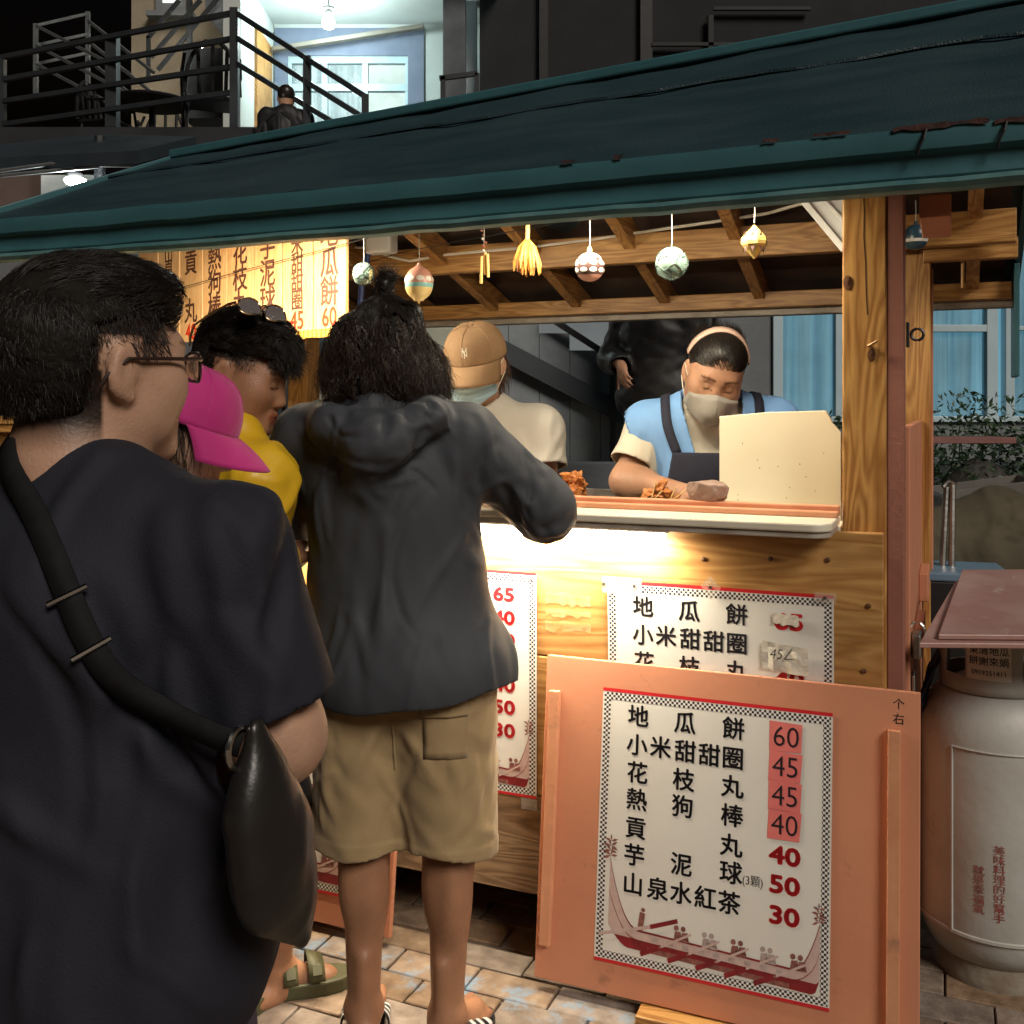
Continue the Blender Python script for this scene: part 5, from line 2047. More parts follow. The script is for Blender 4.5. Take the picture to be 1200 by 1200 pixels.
# outside column, dark side wing
MB().box((W(519, 0, 12.4).x, 12.4, 2.5), (W(545, 0, 12.4).x, 12.65, 9)).build('column', conc_d, TB, .01)
MB().box((W(546, 0).x, 13.2, 2.5), (W(561, 0).x, 13.4, 9)).build('wing_wall', conc, TB)
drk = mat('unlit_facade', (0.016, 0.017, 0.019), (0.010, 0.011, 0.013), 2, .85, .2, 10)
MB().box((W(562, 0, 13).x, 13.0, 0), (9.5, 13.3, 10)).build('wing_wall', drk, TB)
for px0, px1, py0, py1 in ((632, 642, -60, 130), (750, 764, -60, 110)):
    a, b = at(px0, py0, 12.95), at(px1, py1, 12.95)
    MB().box((a.x, 12.9, b.z), (b.x, 12.995, a.z)).build('pilaster', M['black'], TB)
fr_ = mat('faint_frame', (0.022, 0.024, 0.025), None, 4, .7)
for (px0, py0, px1, py1) in ((764, 50, 940, 54), (830, 18, 836, 66), (836, 8, 950, 12)):
    a, b = at(px0, py0, 12.9), at(px1, py1, 12.9)
    MB().box((a.x, 12.88, b.z), (b.x, 12.93, a.z)).build('wall_rail', fr_, TB)
# cream stair tower on the left with its window and lit soffit
xc0, xc1 = at(154, 0, 16).x, at(300, 0, 16).x
MB().box((xc0, 16, 3.0), (xc1, 16.3, 9.5)).build('tower_wall', cream, TB)
a, b = at(183, -20, 15.98), at(218, 14, 15.98)
wd_ = empty('window', (0, 0, 0), parent=TB)
MB().box((a.x, 15.93, b.z), (b.x, 15.99, a.z)).build('window_frame', conc, wd_, .01)
MB().box((a.x + .12, 15.92, b.z + .12), (b.x - .08, 15.925, a.z)).build('pane', roomglow, wd_)
MB().box((a.x - .1, 15.8, b.z - .12), (b.x + .15, 15.99, b.z - .04)).build('sill', conc, wd_)
MB().box((at(250, 0, 15).x, 14.6, at(0, 28, 15).z), (at(285, 0, 15).x, 15.9, at(0, -60, 15).z)).build('soffit', conc_d, TB)
MB().box((at(225, 0, 14).x, 13.6, at(0, 148, 14).z), (at(276, 0, 14).x, 14.4, at(0, 68, 14).z)).build('parapet', conc_d, TB)
# railings of the terrace: front run to the left, run beside the steps going down to the right
rl = mat('railing_paint', (0.028, 0.032, 0.036), (0.02, 0.024, 0.028), 6, .5)
lrl = mat('galvanised_rail', (0.22, 0.24, 0.25), (0.16, 0.18, 0.19), 8, .45, metal=.6)
RL = empty('terrace_railing', at(275, 140, 10.5))
tag(RL, 'dark steel railing along the terrace and down its steps', 'railing')
mo = Vector(RL.location)


def rb_(p, q, m=rl, wd=.05, nm='rail', pr=RL):
    MB().beam(Vector(p) - Vector(pr.location), Vector(q) - Vector(pr.location), wd, wd).build(nm, m, pr)


rb_(at(275, 10, 10.5), at(275, 150, 10.5), rl, .085, 'post')
for y0, y1 in ((15, 70), (45, 96), (78, 121), (108, 148)):
    rb_(at(275, y0, 10.5), at(-12, y1, 11.6))
rb_(at(132, 42, 11.1), at(132, 150, 11.1), rl, .12, 'post')
rb_(at(2, 68, 11.55), at(2, 150, 11.55), rl, .08, 'post')
for y0, y1 in ((14, 113), (43, 139), (73, 166)):
    rb_(at(275, y0, 10.5), at(428, y1, 9.6))
rb_(at(360, 66, 10.0), at(360, 170, 10.0), rl, .07, 'post')
rb_(at(428, 111, 9.6), at(428, 180, 9.6), rl, .06, 'post')
R2 = empty('stair_railing', at(100, 100, 13))
tag(R2, 'pale metal railing of the far steps at the left of the terrace', 'railing')
for y0, y1, y2 in ((30, 16, 85), (53, 40, 110), (75, 62, 132)):
    rb_(at(42, y0, 13), at(103, y1, 13.5), lrl, .035, 'rail', R2)
    rb_(at(42, y0, 13), at(150, y2, 12), lrl, .035, 'rail', R2)
    rb_(at(103, y1 + 8, 13.5), at(180, y2, 12.5), lrl, .035, 'rail', R2)
rb_(at(42, 28, 13), at(42, 110, 13), lrl, .05, 'post', R2)
rb_(at(103, 14, 13.5), at(103, 100, 13.5), lrl, .05, 'post', R2)
R3 = empty('stair_railing', at(200, 60, 14.5))
tag(R3, 'dark railing climbing in front of the cream stair tower', 'railing')
for (p, q) in (((173, 45), (210, 0)), ((177, 67), (235, 0)), ((185, 82), (255, -2))):
    rb_(at(*p, 14.5), at(*q, 14.5), rl, .05, 'rail', R3)
rb_(at(174, 43, 14.5), at(174, 95, 14.5), rl, .05, 'post', R3)
rb_(at(222, 0, 14.5), at(222, 70, 14.5), rl, .07, 'post', R3)
# low railing by the column
R4 = empty('landing_railing', at(535, 120, 11))
tag(R4, 'short dark railing on the landing beside the column', 'railing')
rb_(at(515, 92, 11), at(560, 86, 11), rl, .05, 'rail', R4)
rb_(at(559, 86, 11), at(559, 150, 11), rl, .05, 'post', R4)
rb_(at(519, 90, 11), at(519, 150, 11), rl, .05, 'post', R4)

# terrace chairs: silhouettes of woven armchairs round a table
def armchair(label, loc, rz, sc=1.0):
    e = empty('terrace_chair', loc, rz)
    e.scale = (sc, sc, sc)
    tag(e, label, 'chair', 'chairs on the terrace')
    for sx in (-1, 1):
        MB().tube([(sx * .24, -.22, 0), (sx * .25, -.2, .42), (sx * .26, -.16, .64), (sx * .27, .1, .66), (sx * .25, .24, .80)], .018, 7).build('arm', M['black'], e, 0, True)
        MB().tube([(sx * .24, .22, 0), (sx * .22, .2, .42)], .018, 7).build('leg', M['black'], e)
    MB().tube([(.25 * math.cos(a), .24 + .04 * math.sin(a), .44 + .5 * math.sin(a)) for a in np.linspace(0, PI, 13)], .022, 7).build('back_rim', M['black'], e, 0, True)
    for x in (-.12, 0, .12):
        MB().tube([(x, .24, .44), (x * 1.1, .27, .90 - abs(x) * .5)], .02, 6).build('back_slat', M['black'], e)
    MB().box((-.25, -.23, .40), (.25, .23, .44)).build('seat', M['black'], e, .015)
    return e


armchair('black armchair with round back nearest the railing corner post', (at(247, 0, 11.1).x, 11.1, fl), R(200), 1.12)
armchair('black armchair turned sideways left of the terrace table', (at(128, 0, 11.8).x, 11.8, fl), R(80), 1.0)
armchair('black armchair seen edge-on behind the terrace table', (at(190, 0, 12.6).x, 12.6, fl), R(10), 1.0)
fl2 = fl - .95
LS = MB().box((at(292, 0, 9.7).x, 9.75, 2.0), (at(432, 0, 9.7).x, 10.29, fl2)).build('landing', conc, None, .01)
tag(LS, 'grey landing below the terrace under the seated dark figure', 'landing')
armchair('black armchair under the dark seated figure', (at(334, 0, 10.02).x, 10.02, fl2), R(180), 1.0)
tb = empty('terrace_table', (at(178, 0, 11.9).x, 11.9, fl))
tag(tb, 'round black table between the terrace chairs', 'table')
MB().lathe([(.45, 0), (.46, .02), (.44, .035)], 30, (0, 0, .70)).build('top', M['black'], tb, 0, True)
MB().tube([(0, 0, 0), (0, 0, .70)], .035, 8).build('leg', M['black'], tb)
MB().lathe([(.25, 0), (.24, .02), (.04, .05)], 24).build('base', M['black'], tb, 0, True)

# terrace lamps
def bulb_lamp(name, label, loc, r, col, strg_, energy, drop):
    e = empty(name, loc)
    tag(e, label, 'lamp')
    MB().lathe([(.001, -r), (r * .7, -r * .7), (r, 0), (r * .7, r * .8), (r * .45, r * 1.3), (.001, r * 1.35)], 18).build('bulb', emission(name + '_glow', col, strg_), e, 0, True)
    MB().lathe([(r * .5, r * 1.36), (r * .5, r * 1.9), (r * .9, r * 2.0), (r * .9, r * 2.3)], 14).build('socket', M['white_plastic'], e, 0, True)
    if drop:
        MB().tube([(0, 0, r * 2.3), (0, 0, drop)], .012, 6).build('stem', M['white_plastic'], e)
    l = bpy.data.lights.new(name + '_light', 'POINT')
    l.energy = energy
    l.color = col
    l.shadow_soft_size = r
    o = bpy.data.objects.new(name + '_light', l)
    o.location = (0, 0, -r * 1.6)
    link(o, e)
    return e


bulb_lamp('ceiling_lamp', 'bright bare bulb under the terrace ceiling', at(385, 27, 12.9), .085, (0.80, 1.0, 0.97), 45, 80, ceil_z - at(0, 27, 12.9).z)
bulb_lamp('wall_lamp', 'small bright lamp under the stair tower soffit', at(235, 62, 14.2), .06, (1.0, 0.93, 0.78), 60, 22, 0)
# awning at the left with flood lamp below
AW = empty('awning', at(60, 190, 9))
tag(AW, 'dark flat awning at the left behind the stall roof', 'awning')
aw0 = Vector(AW.location)
awm = mat('awning_sheet', (0.03, 0.04, 0.05), (0.02, 0.028, 0.036), 4, .5)
V = [at(-40, 186, 9.0) - aw0, at(118, 170, 9.4) - aw0, at(230, 174, 8.6) - aw0, at(160, 192, 7.8) - aw0, at(-40, 201, 8.2) - aw0]
MB().add(V + [v + Vector((0, 0, .1)) for v in V], [(4, 3, 2, 1, 0), (5, 6, 7, 8, 9), (0, 1, 6, 5), (1, 2, 7, 6), (2, 3, 8, 7), (3, 4, 9, 8), (4, 0, 5, 9)]).build('sheet', awm, AW)
for (p, q) in (((-20, 203), (60, 192)), ((60, 192), (190, 195)), ((-20, 208), (115, 195)), ((50, 245), (130, 216))):
    MB().tube([at(*p, 8.0) - aw0, at(*q, 8.0) - aw0], .016, 6).build('edge_tube', lrl, AW)
MB().tube([at(117, 160, 8.8) - aw0, at(117, 240, 8.8) - aw0], .05, 8).build('post', rl, AW)
pw = MB().box((at(48, 0, 9.6).x, 9.6, 0), (at(150, 0, 9.6).x, 9.75, at(0, 205, 9.6).z)).build('pale_wall', pale, None)
tag(pw, 'pale plaster wall lit by the flood lamp at the left', 'wall')
dw = MB().box((at(-80, 0, 10.2).x, 10.2, 0), (at(60, 0, 10.2).x, 10.35, at(0, 205, 10.2).z)).build('dark_wall', mat('brown_wall', (0.09, 0.06, 0.05), None, 3, .8), None)
tag(dw, 'dark brown wall at the far left beyond the flood lamp', 'wall')
FLm = empty('flood_lamp', at(88, 211, 8.3))
tag(FLm, 'bright oval flood lamp under the awning at the left', 'lamp')
MB().lathe([(.02, .02), (.075, .01), (.085, 0), (.07, -.03), (.03, -.045), (.001, -.048)], 20).build('lens', emission('flood_glow', (0.95, 1.0, 0.95), 70), FLm, 0, True)
MB().lathe([(.05, .021), (.06, .05), (.03, .08), (.01, .1)], 16).build('housing', M['black'], FLm, 0, True)
l = bpy.data.lights.new('flood_light', 'POINT')
l.energy = 40
l.color = (.95, 1, .96)
l.shadow_soft_size = .08
o = bpy.data.objects.new('flood_light', l)
o.location = (0, -.05, -.1)
link(o, FLm)
# ------------------------------------------------------------------ people
def BND(f, c, r):
    c = np.array(c, float)

    def g(P):
        d = np.linalg.norm(P - c, axis=1) - r
        m = d < .05
        o = d + .02
        if m.any():
            o[m] = f(P[m])
        return o
    return g


def head_f(jaw=1.0, nose=1.0, full=1.0):
    f = UN((ELL((0, -.012, .032), (.076, .096, .090)), 0),
           (ELL((0, .030, -.030), (.062 * full, .068, .084)), .05),
           (ELL((.040 * full, .022, -.060), (.027, .045, .036)), .03), (ELL((-.040 * full, .022, -.060), (.027, .045, .036)), .03),
           (CAP((-.012, .075, -.100), (.012, .075, -.100), .019 * jaw, .019 * jaw), .035),
           (ELL((.042, .058, -.022), (.026, .026, .024)), .03), (ELL((-.042, .058, -.022), (.026, .026, .024)), .03),
           (CAP((-.036, .078, .022), (.036, .078, .022), .011, .011), .025))
    f = SUB(f, ELL((.031, .103, .003), (.019, .016, .013)), .018)
    f = SUB(f, ELL((-.031, .103, .003), (.019, .016, .013)), .018)
    f = UN((f, 0), (ELL((.031, .079, .001), (.0165, .0145, .0125)), .004), (ELL((-.031, .079, .001), (.0165, .0145, .0125)), .004),
           (CAP((0, .088, .012), (0, .107 * nose, -.030), .0075, .0115), .014),
           (ELL((0, .109 * nose, -.034), (.012, .011, .010)), .008), (ELL((.013, .098, -.037), (.008, .010, .008)), .006), (ELL((-.013, .098, -.037), (.008, .010, .008)), .006),
           (CAP((-.017, .091, -.0625), (.017, .091, -.0625), .0065, .0065), .010), (CAP((0, .097, -.0615), (0, .097, -.0625), .006, .006), .010),
           (CAP((-.013, .090, -.0745), (.013, .090, -.0745), .0075, .0075), .009))
    f = SUB(f, CAP((-.022, .101, -.0682), (.022, .101, -.0682), .0022, .0022), .004)
    for s in (-1, 1):
        Mr = Matrix.Rotation(R(14 * s), 3, 'Z') @ Matrix.Rotation(R(-10), 3, 'X')
        ear = ELL((s * .081, -.014, -.004), (.010, .019, .033), Mr)
        ear = SUB(ear, ELL((s * .091, -.008, .002), (.007, .011, .020), Mr), .004)
        ear = UN((ear, 0), (ELL((s * .079, -.006, -.032), (.007, .009, .011)), .006), (CAP((s * .077, .002, -.012), (s * .078, .001, -.004), .005, .004), .004))
        f = UN((f, 0), (ear, .008))
    return f


def hand_prims(wr, fd, up, side, curl=.5, spread=1.0, thumb=.6):
    """palm, four unequal fingers with two bends, thumb from the side of the palm"""
    e1 = np.array(fd, float)
    e1 /= np.linalg.norm(e1)
    e3 = np.array(up, float)
    e3 -= e1 * (e3 @ e1)
    e3 /= np.linalg.norm(e3)
    e2 = np.cross(e3, e1) * side
    wr = np.array(wr, float)
    Mx = np.stack([e1, e2, e3], 1)
    L = [(BOX(wr + e1 * .048, (.045, .038, .0135), .012, Mx), .012), (CAP(wr - e1 * .01, wr + e1 * .03, .026, .026), .02)]
    for i, (o, ln) in enumerate(((.030, .066), (.010, .076), (-.010, .071), (-.029, .055))):
        p = wr + e1 * (.086 - .006 * abs(i - 1)) + e2 * o
        d = e1 + e2 * o * 1.6 * spread
        d /= np.linalg.norm(d)
        r0 = .0088 - .0006 * (i == 3)
        for sgm, fr in enumerate((.45, .31, .24)):
            a = curl * (.55 + .45 * sgm)
            d = d * math.cos(a) - e3 * math.sin(a)
            d /= np.linalg.norm(d)
            q = p + d * ln * fr
            L.append((CAP(p, q, r0, r0 - .0008), .004 if sgm else .008))
            p = q
            r0 -= .0008
    p = wr + e1 * .022 + e2 * .032
    d = e1 * .62 + e2 * .75 - e3 * .25 * thumb
    d /= np.linalg.norm(d)
    for sgm, ln in enumerate((.038, .032, .026)):
        q = p + d * ln
        L.append((CAP(p, q, .0125 - .0018 * sgm, .0108 - .0018 * sgm), .006))
        p = q
        d = d + e1 * .25 - e2 * .18 * thumb
        d /= np.linalg.norm(d)
    return UN(*L), wr + e1 * .09


def stand(H=1.72, **kw):
    s = H / 1.72
    J = dict(pelvis=(0, 0, .95), belly=(0, .005, 1.09), chest=(0, 0, 1.27), neck=(0, -.02, 1.45),
             sh_l=(-.180, -.01, 1.40), sh_r=(.180, -.01, 1.40), el_l=(-.235, -.03, 1.12), el_r=(.235, -.03, 1.12),
             wr_l=(-.24, .05, .87), wr_r=(.24, .05, .87), hip_l=(-.09, 0, .90), hip_r=(.09, 0, .90),
             kn_l=(-.10, .015, .49), kn_r=(.10, .015, .49), an_l=(-.11, -.02, .085), an_r=(.11, -.02, .085),
             ft_l=(-.15, .99, 0), ft_r=(.15, .99, 0), hd_l=(0, .2, -1), hd_r=(0, .2, -1), hu_l=(-1, 0, 0), hu_r=(1, 0, 0))
    J = {k: np.array(v, float) * (1 if k[:2] in ('ft', 'hd', 'hu') else s) for k, v in J.items()}
    for k, v in kw.items():
        J[k] = np.array(v, float)
    return J


def leg_prims(J, sd, lw=1.0):
    hip, kn, an = J['hip_' + sd], J['kn_' + sd], J['an_' + sd]
    bk = np.array((0, -1, 0))
    fd = np.array(J['ft_' + sd], float)
    fd /= np.linalg.norm(fd)
    calf = kn + (an - kn) * .28
    fwd2 = fd.copy()
    sdv0 = np.cross(fd, (0, 0, 1.0))
    sole = an * np.array((1, 1, 0)) + np.array((0, 0, max(an[2] - .06, .018)))
    P = [(CAP(hip, kn, .088 * lw, .056 * lw), .05), (CAP(kn, an, .052 * lw, .034 * lw), .04), (ELL(calf - fwd2 * .020 + sdv0 * .018, (.036 * lw, .044 * lw, .100)), .03), (ELL(calf - fwd2 * .018 - sdv0 * .020 + np.array((0, 0, .012)), (.034 * lw, .042 * lw, .092)), .022),
         (CAP(kn - fwd2 * .040 + sdv0 * .026 + np.array((0, 0, .07)), kn - fwd2 * .036 + sdv0 * .024 - np.array((0, 0, .05)), .012, .012), .02), (CAP(kn - fwd2 * .040 - sdv0 * .026 + np.array((0, 0, .07)), kn - fwd2 * .036 - sdv0 * .024 - np.array((0, 0, .05)), .012, .012), .02),
         (CAP(an - fwd2 * .028 + np.array((0, 0, .12)), an - fwd2 * .030 - np.array((0, 0, .03)), .014, .012), .02), (ELL(an + sdv0 * .030, (.012, .016, .016)), .015), (ELL(an - sdv0 * .030, (.012, .016, .016)), .015),
         (CAP(an, sole - fd * .045 + np.array((0, 0, .012)), .034, .032), .02),
         (CAP(sole - fd * .045, sole + fd * .125, .030, .032), .025), (CAP(an, sole + fd * .10, .030, .026), .03)]
    sdv = np.cross(fd, (0, 0, 1)) * (1 if sd == 'l' else -1)   # towards the inner side
    for i in range(5):
        o = .032 - i * .0165
        L = .178 - .008 * i - (.004 if i == 0 else 0)
        r = .0145 if i == 0 else .0105 - .0005 * i
        P.append((CAP(sole + fd * (L - .05) + sdv * o, sole + fd * L + sdv * o - np.array((0, 0, .004)), r, r), .006))
    return UN(*P)


def arm_prims(J, sd, aw=1.0):
    sh, el, wr = J['sh_' + sd], J['el_' + sd], J['wr_' + sd]
    return UN((CAP(sh, el, .052 * aw, .042 * aw), 0), (CAP(el, wr, .043 * aw, .027), .03), (ELL(el + (wr - el) * .25, np.array((.045, .045, .045)) * aw), .03))


def torso_prims(J, bw=1.0, bd=1.0, infl=0.0):
    i = infl
    n = J['neck']
    return UN((ELL(J['pelvis'], (.165 * bw + i, .115 * bd + i, .12 + i)), 0), (ELL(J['belly'], (.145 * bw + i, .108 * bd + i, .15 + i)), .06),
              (ELL(J['chest'], (.165 * bw + i, .112 * bd + i, .17 + i)), .06), (CAP(J['sh_l'], J['sh_r'], .052 + i, .052 + i), .06),
              (CAP(J['sh_l'] * .55 + J['sh_r'] * .45, n, .05 + i, .05 + i), .06), (CAP(J['sh_l'] * .25 + J['sh_r'] * .75, n, .042 + i, .045 + i), .05), (CAP(J['sh_l'] * .75 + J['sh_r'] * .25, n, .042 + i, .045 + i), .05))


def hmat(pos, yaw=0, pitch=0, roll=0):
    """yaw to the left, pitch negative looks down, roll leans"""
    return Matrix.Translation(pos) @ Matrix.Rotation(R(yaw), 4, 'Z') @ Matrix.Rotation(R(pitch), 4, 'X') @ Matrix.Rotation(R(roll), 4, 'Y')


SK = {}


def skin_mat(name, c):
    return mat(name, c, tuple(x * .84 for x in c), 16, .46, .14, 240, attr=True, sss=.12, spec=.4, stain=((c[0] * .72, c[1] * .6, c[2] * .55), 70, .60, .80))


def bounds(J, HM, pad=.13):
    pts = np.array([v for k, v in J.items() if k[:2] not in ('ft', 'hd', 'hu')] + [np.array(HM.translation)])
    lo, hi = pts.min(0) - pad, pts.max(0) + pad
    for sd in 'lr':
        q = J['wr_' + sd] + J['hd_' + sd] / np.linalg.norm(J['hd_' + sd]) * .2
        lo, hi = np.minimum(lo, q - .03), np.maximum(hi, q + .03)
        q = J['an_' + sd] + J['ft_' + sd] * .2
        lo, hi = np.minimum(lo, q - .03), np.maximum(hi, q + .03)
    lo[2] = min(J['an_l'][2], J['an_r'][2]) - .10
    hi[2] = max(hi[2], HM.translation.z + .17)
    return lo, hi


def make_body(E, J, HM, m, h=.005, bw=1.0, bd=1.0, aw=1.0, lw=1.0, hf=None, curl=.5, paint=None, neck_r=.055):
    hf = hf or head_f()
    HMn = np.array(HM)
    nk = HMn[:3, :3] @ np.array((0, -.028, -.055)) + HMn[:3, 3]
    parts = [(torso_prims(J, bw, bd), 0), (CAP(nk, J['neck'] + np.array((0, 0, -.03)), neck_r * .97, neck_r * 1.12), .03), (BND(XF(hf, HM), HMn[:3, 3], .17), .025)]
    for sd in 'lr':
        c = (J['sh_' + sd] + J['el_' + sd] + J['wr_' + sd]) / 3
        parts.append((BND(arm_prims(J, sd, aw), c, .36), .035))
        hp, hc = hand_prims(J['wr_' + sd], J['hd_' + sd], J['hu_' + sd], 1 if sd == 'l' else -1, curl)
        parts.append((BND(hp, hc, .15), .012))
        c = (J['hip_' + sd] + J['an_' + sd]) / 2
        parts.append((BND(leg_prims(J, sd, lw), c, .60), .05))
    f = UN(*parts)
    lo, hi = bounds(J, HM)
    iv = np.array(HM.inverted())

    def colf(V):
        q = V @ iv[:3, :3].T + iv[:3, 3]
        c = np.ones((len(V), 3))
        near = np.linalg.norm(q, axis=1) < .2
        lip = near & (np.abs(q[:, 0]) < .024 - np.abs(q[:, 2] + .0685) * .6) & (q[:, 1] > .082) & (np.abs(q[:, 2] + .0685) < .0125)
        c[lip] = (.86, .55, .52)
        ln = near & (np.abs(q[:, 2] + .0682) < .0016) & (np.abs(q[:, 0]) < .022) & (q[:, 1] > .08)
        c[ln] = (.35, .2, .2)
        ax = np.abs(q[:, 0])
        arc = .0235 + .16 * (ax - .012) - 14 * np.clip(ax - .034, 0, 1) ** 2
        br = near & (ax > .012) & (ax < .054) & (np.abs(q[:, 2] - arc - .001) < .0042 - .04 * np.abs(ax - .030) * .9) & (q[:, 1] > .06)
        c[br] = (.30, .25, .23)
        lash = near & (ax > .016) & (ax < .047) & (np.abs(q[:, 2] + .0060 - (ax - .031) ** 2 * 9) < .0017) & (q[:, 1] > .07)
        c[lash] = (.22, .17, .16)
        if paint is not None:
            c = paint(q, c, near)
        return c
    o = solid('body', f, lo, hi, h, m, E, colf=colf, rel=1)
    return o, f


def cloth(name, E, f, lo, hi, h, m, cut=None, thick=.004, rel=1):
    return solid(name, f, lo, hi, h, m, E, cut=cut, thick=thick if cut is not None else 0, rel=rel)


def groom(f, n, sampler, dirfn, length, K, off0, off1, seed, jit=.15, lvar=.35, slack=.03, locks=0, spread=.005):
    """hairs that follow the outside of the field f; off0..off1 is their distance from it at root and tip"""
    r = np.random.RandomState(seed)
    if locks:
        k_ = -(-n // locks)
        n = k_ * locks
        p = np.repeat(project(f, sampler(r, locks), 0.0, 6), k_, 0)
        sp_ = r.normal(size=p.shape) * spread
        p = p + sp_
        p = project(f, p, 0.0, 3)
    else:
        p = project(f, sampler(r, n), 0.0, 6)
    p = p + grad(f, p) * off0
    L = length * (1 + r.uniform(-lvar, lvar, n)) if np.ndim(length) == 0 else length
    tgt = off0 + (off1 - off0) * r.uniform(.2, 1.0, n)
    out = [p]
    w0 = r.normal(size=(n, 3)) * jit
    ph = r.uniform(0, 6.28, n)
    if locks:
        w0 = w0 * .35 + np.repeat(r.normal(size=(locks, 3)) * jit, k_, 0)
        ph = np.repeat(ph[:locks], k_) + r.normal(size=n) * .18
        tgt = np.repeat(tgt[:locks], k_) + r.normal(size=n) * .001
    for k in range(1, K):
        t = k / (K - 1)
        d = dirfn(p, t, ph) + w0 + r.normal(size=(n, 3)) * jit * .4
        d /= np.linalg.norm(d, axis=1, keepdims=True) + 1e-9
        p = p + d * (L / (K - 1))[:, None]
        g = grad(f, p)
        dist = f(p)
        want = off0 + (tgt - off0) * t
        push = np.where(dist < want, want - dist, np.where(dist > want + slack, (want + slack - dist) * (.5 if slack > .02 else 1), 0))
        p = p + g * push[:, None]
        out.append(p)
    return np.stack(out, 1)


hair_base = mat('dense_black_hair', (0.010, 0.009, 0.008), (0.014, 0.012, 0.010), 60, .75, .5, 140, spec=.15)
hair_blk = mat('black_hair', (0.012, 0.010, 0.009), (0.020, 0.015, 0.012), 30, .34, spec=.45)
hair_wavy = mat('wavy_black_hair', (0.022, 0.015, 0.011), (0.045, 0.029, 0.019), 40, .40, .5, 90, spec=.5, stretch=(3, 3, .6))
hair_brn = mat('dark_brown_hair', (0.030, 0.018, 0.011), (0.045, 0.026, 0.015), 30, .36)
hair_lbrn = mat('brown_hair', (0.10, 0.045, 0.02), (0.07, 0.03, 0.014), 30, .4)


def tx(M_, P):
    A = np.array(M_)
    return P @ A[:3, :3].T + A[:3, 3]


def cap_hat(E, HM, m, mv, rz=0, pitch=0, name='cap', visor_drop=.030, vis_len=.072):
    """baseball cap: six-panel crown with button, curved visor with thickness"""
    CM = HM @ Matrix.Rotation(R(rz), 4, 'Z') @ Matrix.Rotation(R(pitch), 4, 'X')
    rx, ry = .092, .110
    n, k = 48, 14
    V, F = [], []
    for j in range(k + 1):
        t = j / k
        for i in range(n):
            a = 2 * PI * i / n
            c = math.cos(t * PI / 2) ** .56
            bulge = 1 + .015 * abs(math.sin(3 * a)) * (1 - t)
            z = .022 + .100 * math.sin(t * PI / 2) ** 1.05 - .012 * math.cos(a - PI / 2) * 0
            V.append((rx * c * math.cos(a) * bulge, -.006 + ry * c * math.sin(a) * bulge, z))
    for j in range(k):
        for i in range(n):
            F.append((j * n + i, j * n + (i + 1) % n, (j + 1) * n + (i + 1) % n, (j + 1) * n + i))
    V = tx(CM, np.array(V))
    o = obj(name, meshdata(name, V, np.array(F), True), m, E)
    s = o.modifiers.new('thick', 'SOLIDIFY')
    s.thickness = .004
    s.offset = 1
    for i in range(6):
        a = 2 * PI * i / 6 + PI / 6
        P = []
        for j in range(9):
            t = j / 8
            c = math.cos(t * PI / 2 * .97) ** .56
            P.append(Vector(tx(CM, np.array([[(rx + .0045) * c * math.cos(a), -.006 + (ry + .0045) * c * math.sin(a), .022 + .1045 * math.sin(t * PI / 2 * .97) ** 1.05]]))[0]))
        MB().tube(P, .0016, 5).build('seam', m, o)
    MB().lathe([(.009, 0), (.008, .004), (.003, .006), (.0005, .0065)], 14, (0, -.006, .1245), CM).build('button', m, o, 0, True)
    V, F = [], []
    nu, nv = 20, 8
    for j in range(nv + 1):
        for i in range(nu + 1):
            a = R(-74) + R(148) * i / nu
            u = j / nv
            x0, y0 = (rx + .004) * math.sin(a), -.006 + (ry + .004) * math.cos(a)
            ext = vis_len * math.cos(a * .92) ** .7
            V.append((x0 * (1 + .04 * u), y0 + ext * u, .024 - visor_drop * u * (.55 + .45 * u) - .020 * (math.sin(a) ** 2) * u))
    for j in range(nv):
        for i in range(nu):
            q = j * (nu + 1) + i
            F.append((q, q + nu + 1, q + nu + 2, q + 1))
    o2 = obj('visor', meshdata('visor', tx(CM, np.array(V)), np.array(F), True), mv, o)
    s = o2.modifiers.new('thick', 'SOLIDIFY')
    s.thickness = .004
    return o, CM


def upper_top(J, infl, bw, bd, sleeve, sr0, sr1, hem_z=None, hip_r=None, elr=None):
    """shirt field: inflated torso, sleeves of radius sr0..sr1 reaching the share `sleeve` of the arm (<=1 upper arm, <=2 wrist)"""
    L = [(torso_prims(J, bw, bd, infl), 0)]
    if hip_r is not None:
        L.append((ELL(J['pelvis'] + np.array((0, 0, -.03)), hip_r), .10))
    for sd in 'lr':
        sh, el, wr = J['sh_' + sd], J['el_' + sd], J['wr_' + sd]
        t = min(sleeve, 1)
        L.append((CAP(sh, sh + (el - sh) * t, sr0, sr1 if sleeve <= 1 else (elr or sr0 * .92)), .05))
        if sleeve > 1:
            L.append((CAP(el, el + (wr - el) * (sleeve - 1), elr or sr0 * .92, sr1), .04))
    return UN(*L)


def sleeve_cut(J, sd, t, keep=None, rr_=.12):
    """positive beyond the cuff, but never inside the torso of the garment (field keep)"""
    sh, el, wr = J['sh_' + sd], J['el_' + sd], J['wr_' + sd]
    if t <= 1:
        o, d = sh + (el - sh) * t, el - sh
    else:
        o, d = el + (wr - el) * (t - 1), wr - el
    d = d / np.linalg.norm(d)
    tor = keep or torso_prims(J, 1.05, 1.1, .03)

    def f(P):
        q = (P - o)
        ax = q @ d
        rad = np.linalg.norm(q - ax[:, None] * d, axis=1)
        return np.minimum(np.minimum(ax, rr_ - rad), tor(P) - .030)
    return f


def CUTS(*fs):
    def f(P):
        d = fs[0](P)
        for g in fs[1:]:
            d = np.maximum(d, g(P))
        return d
    return f


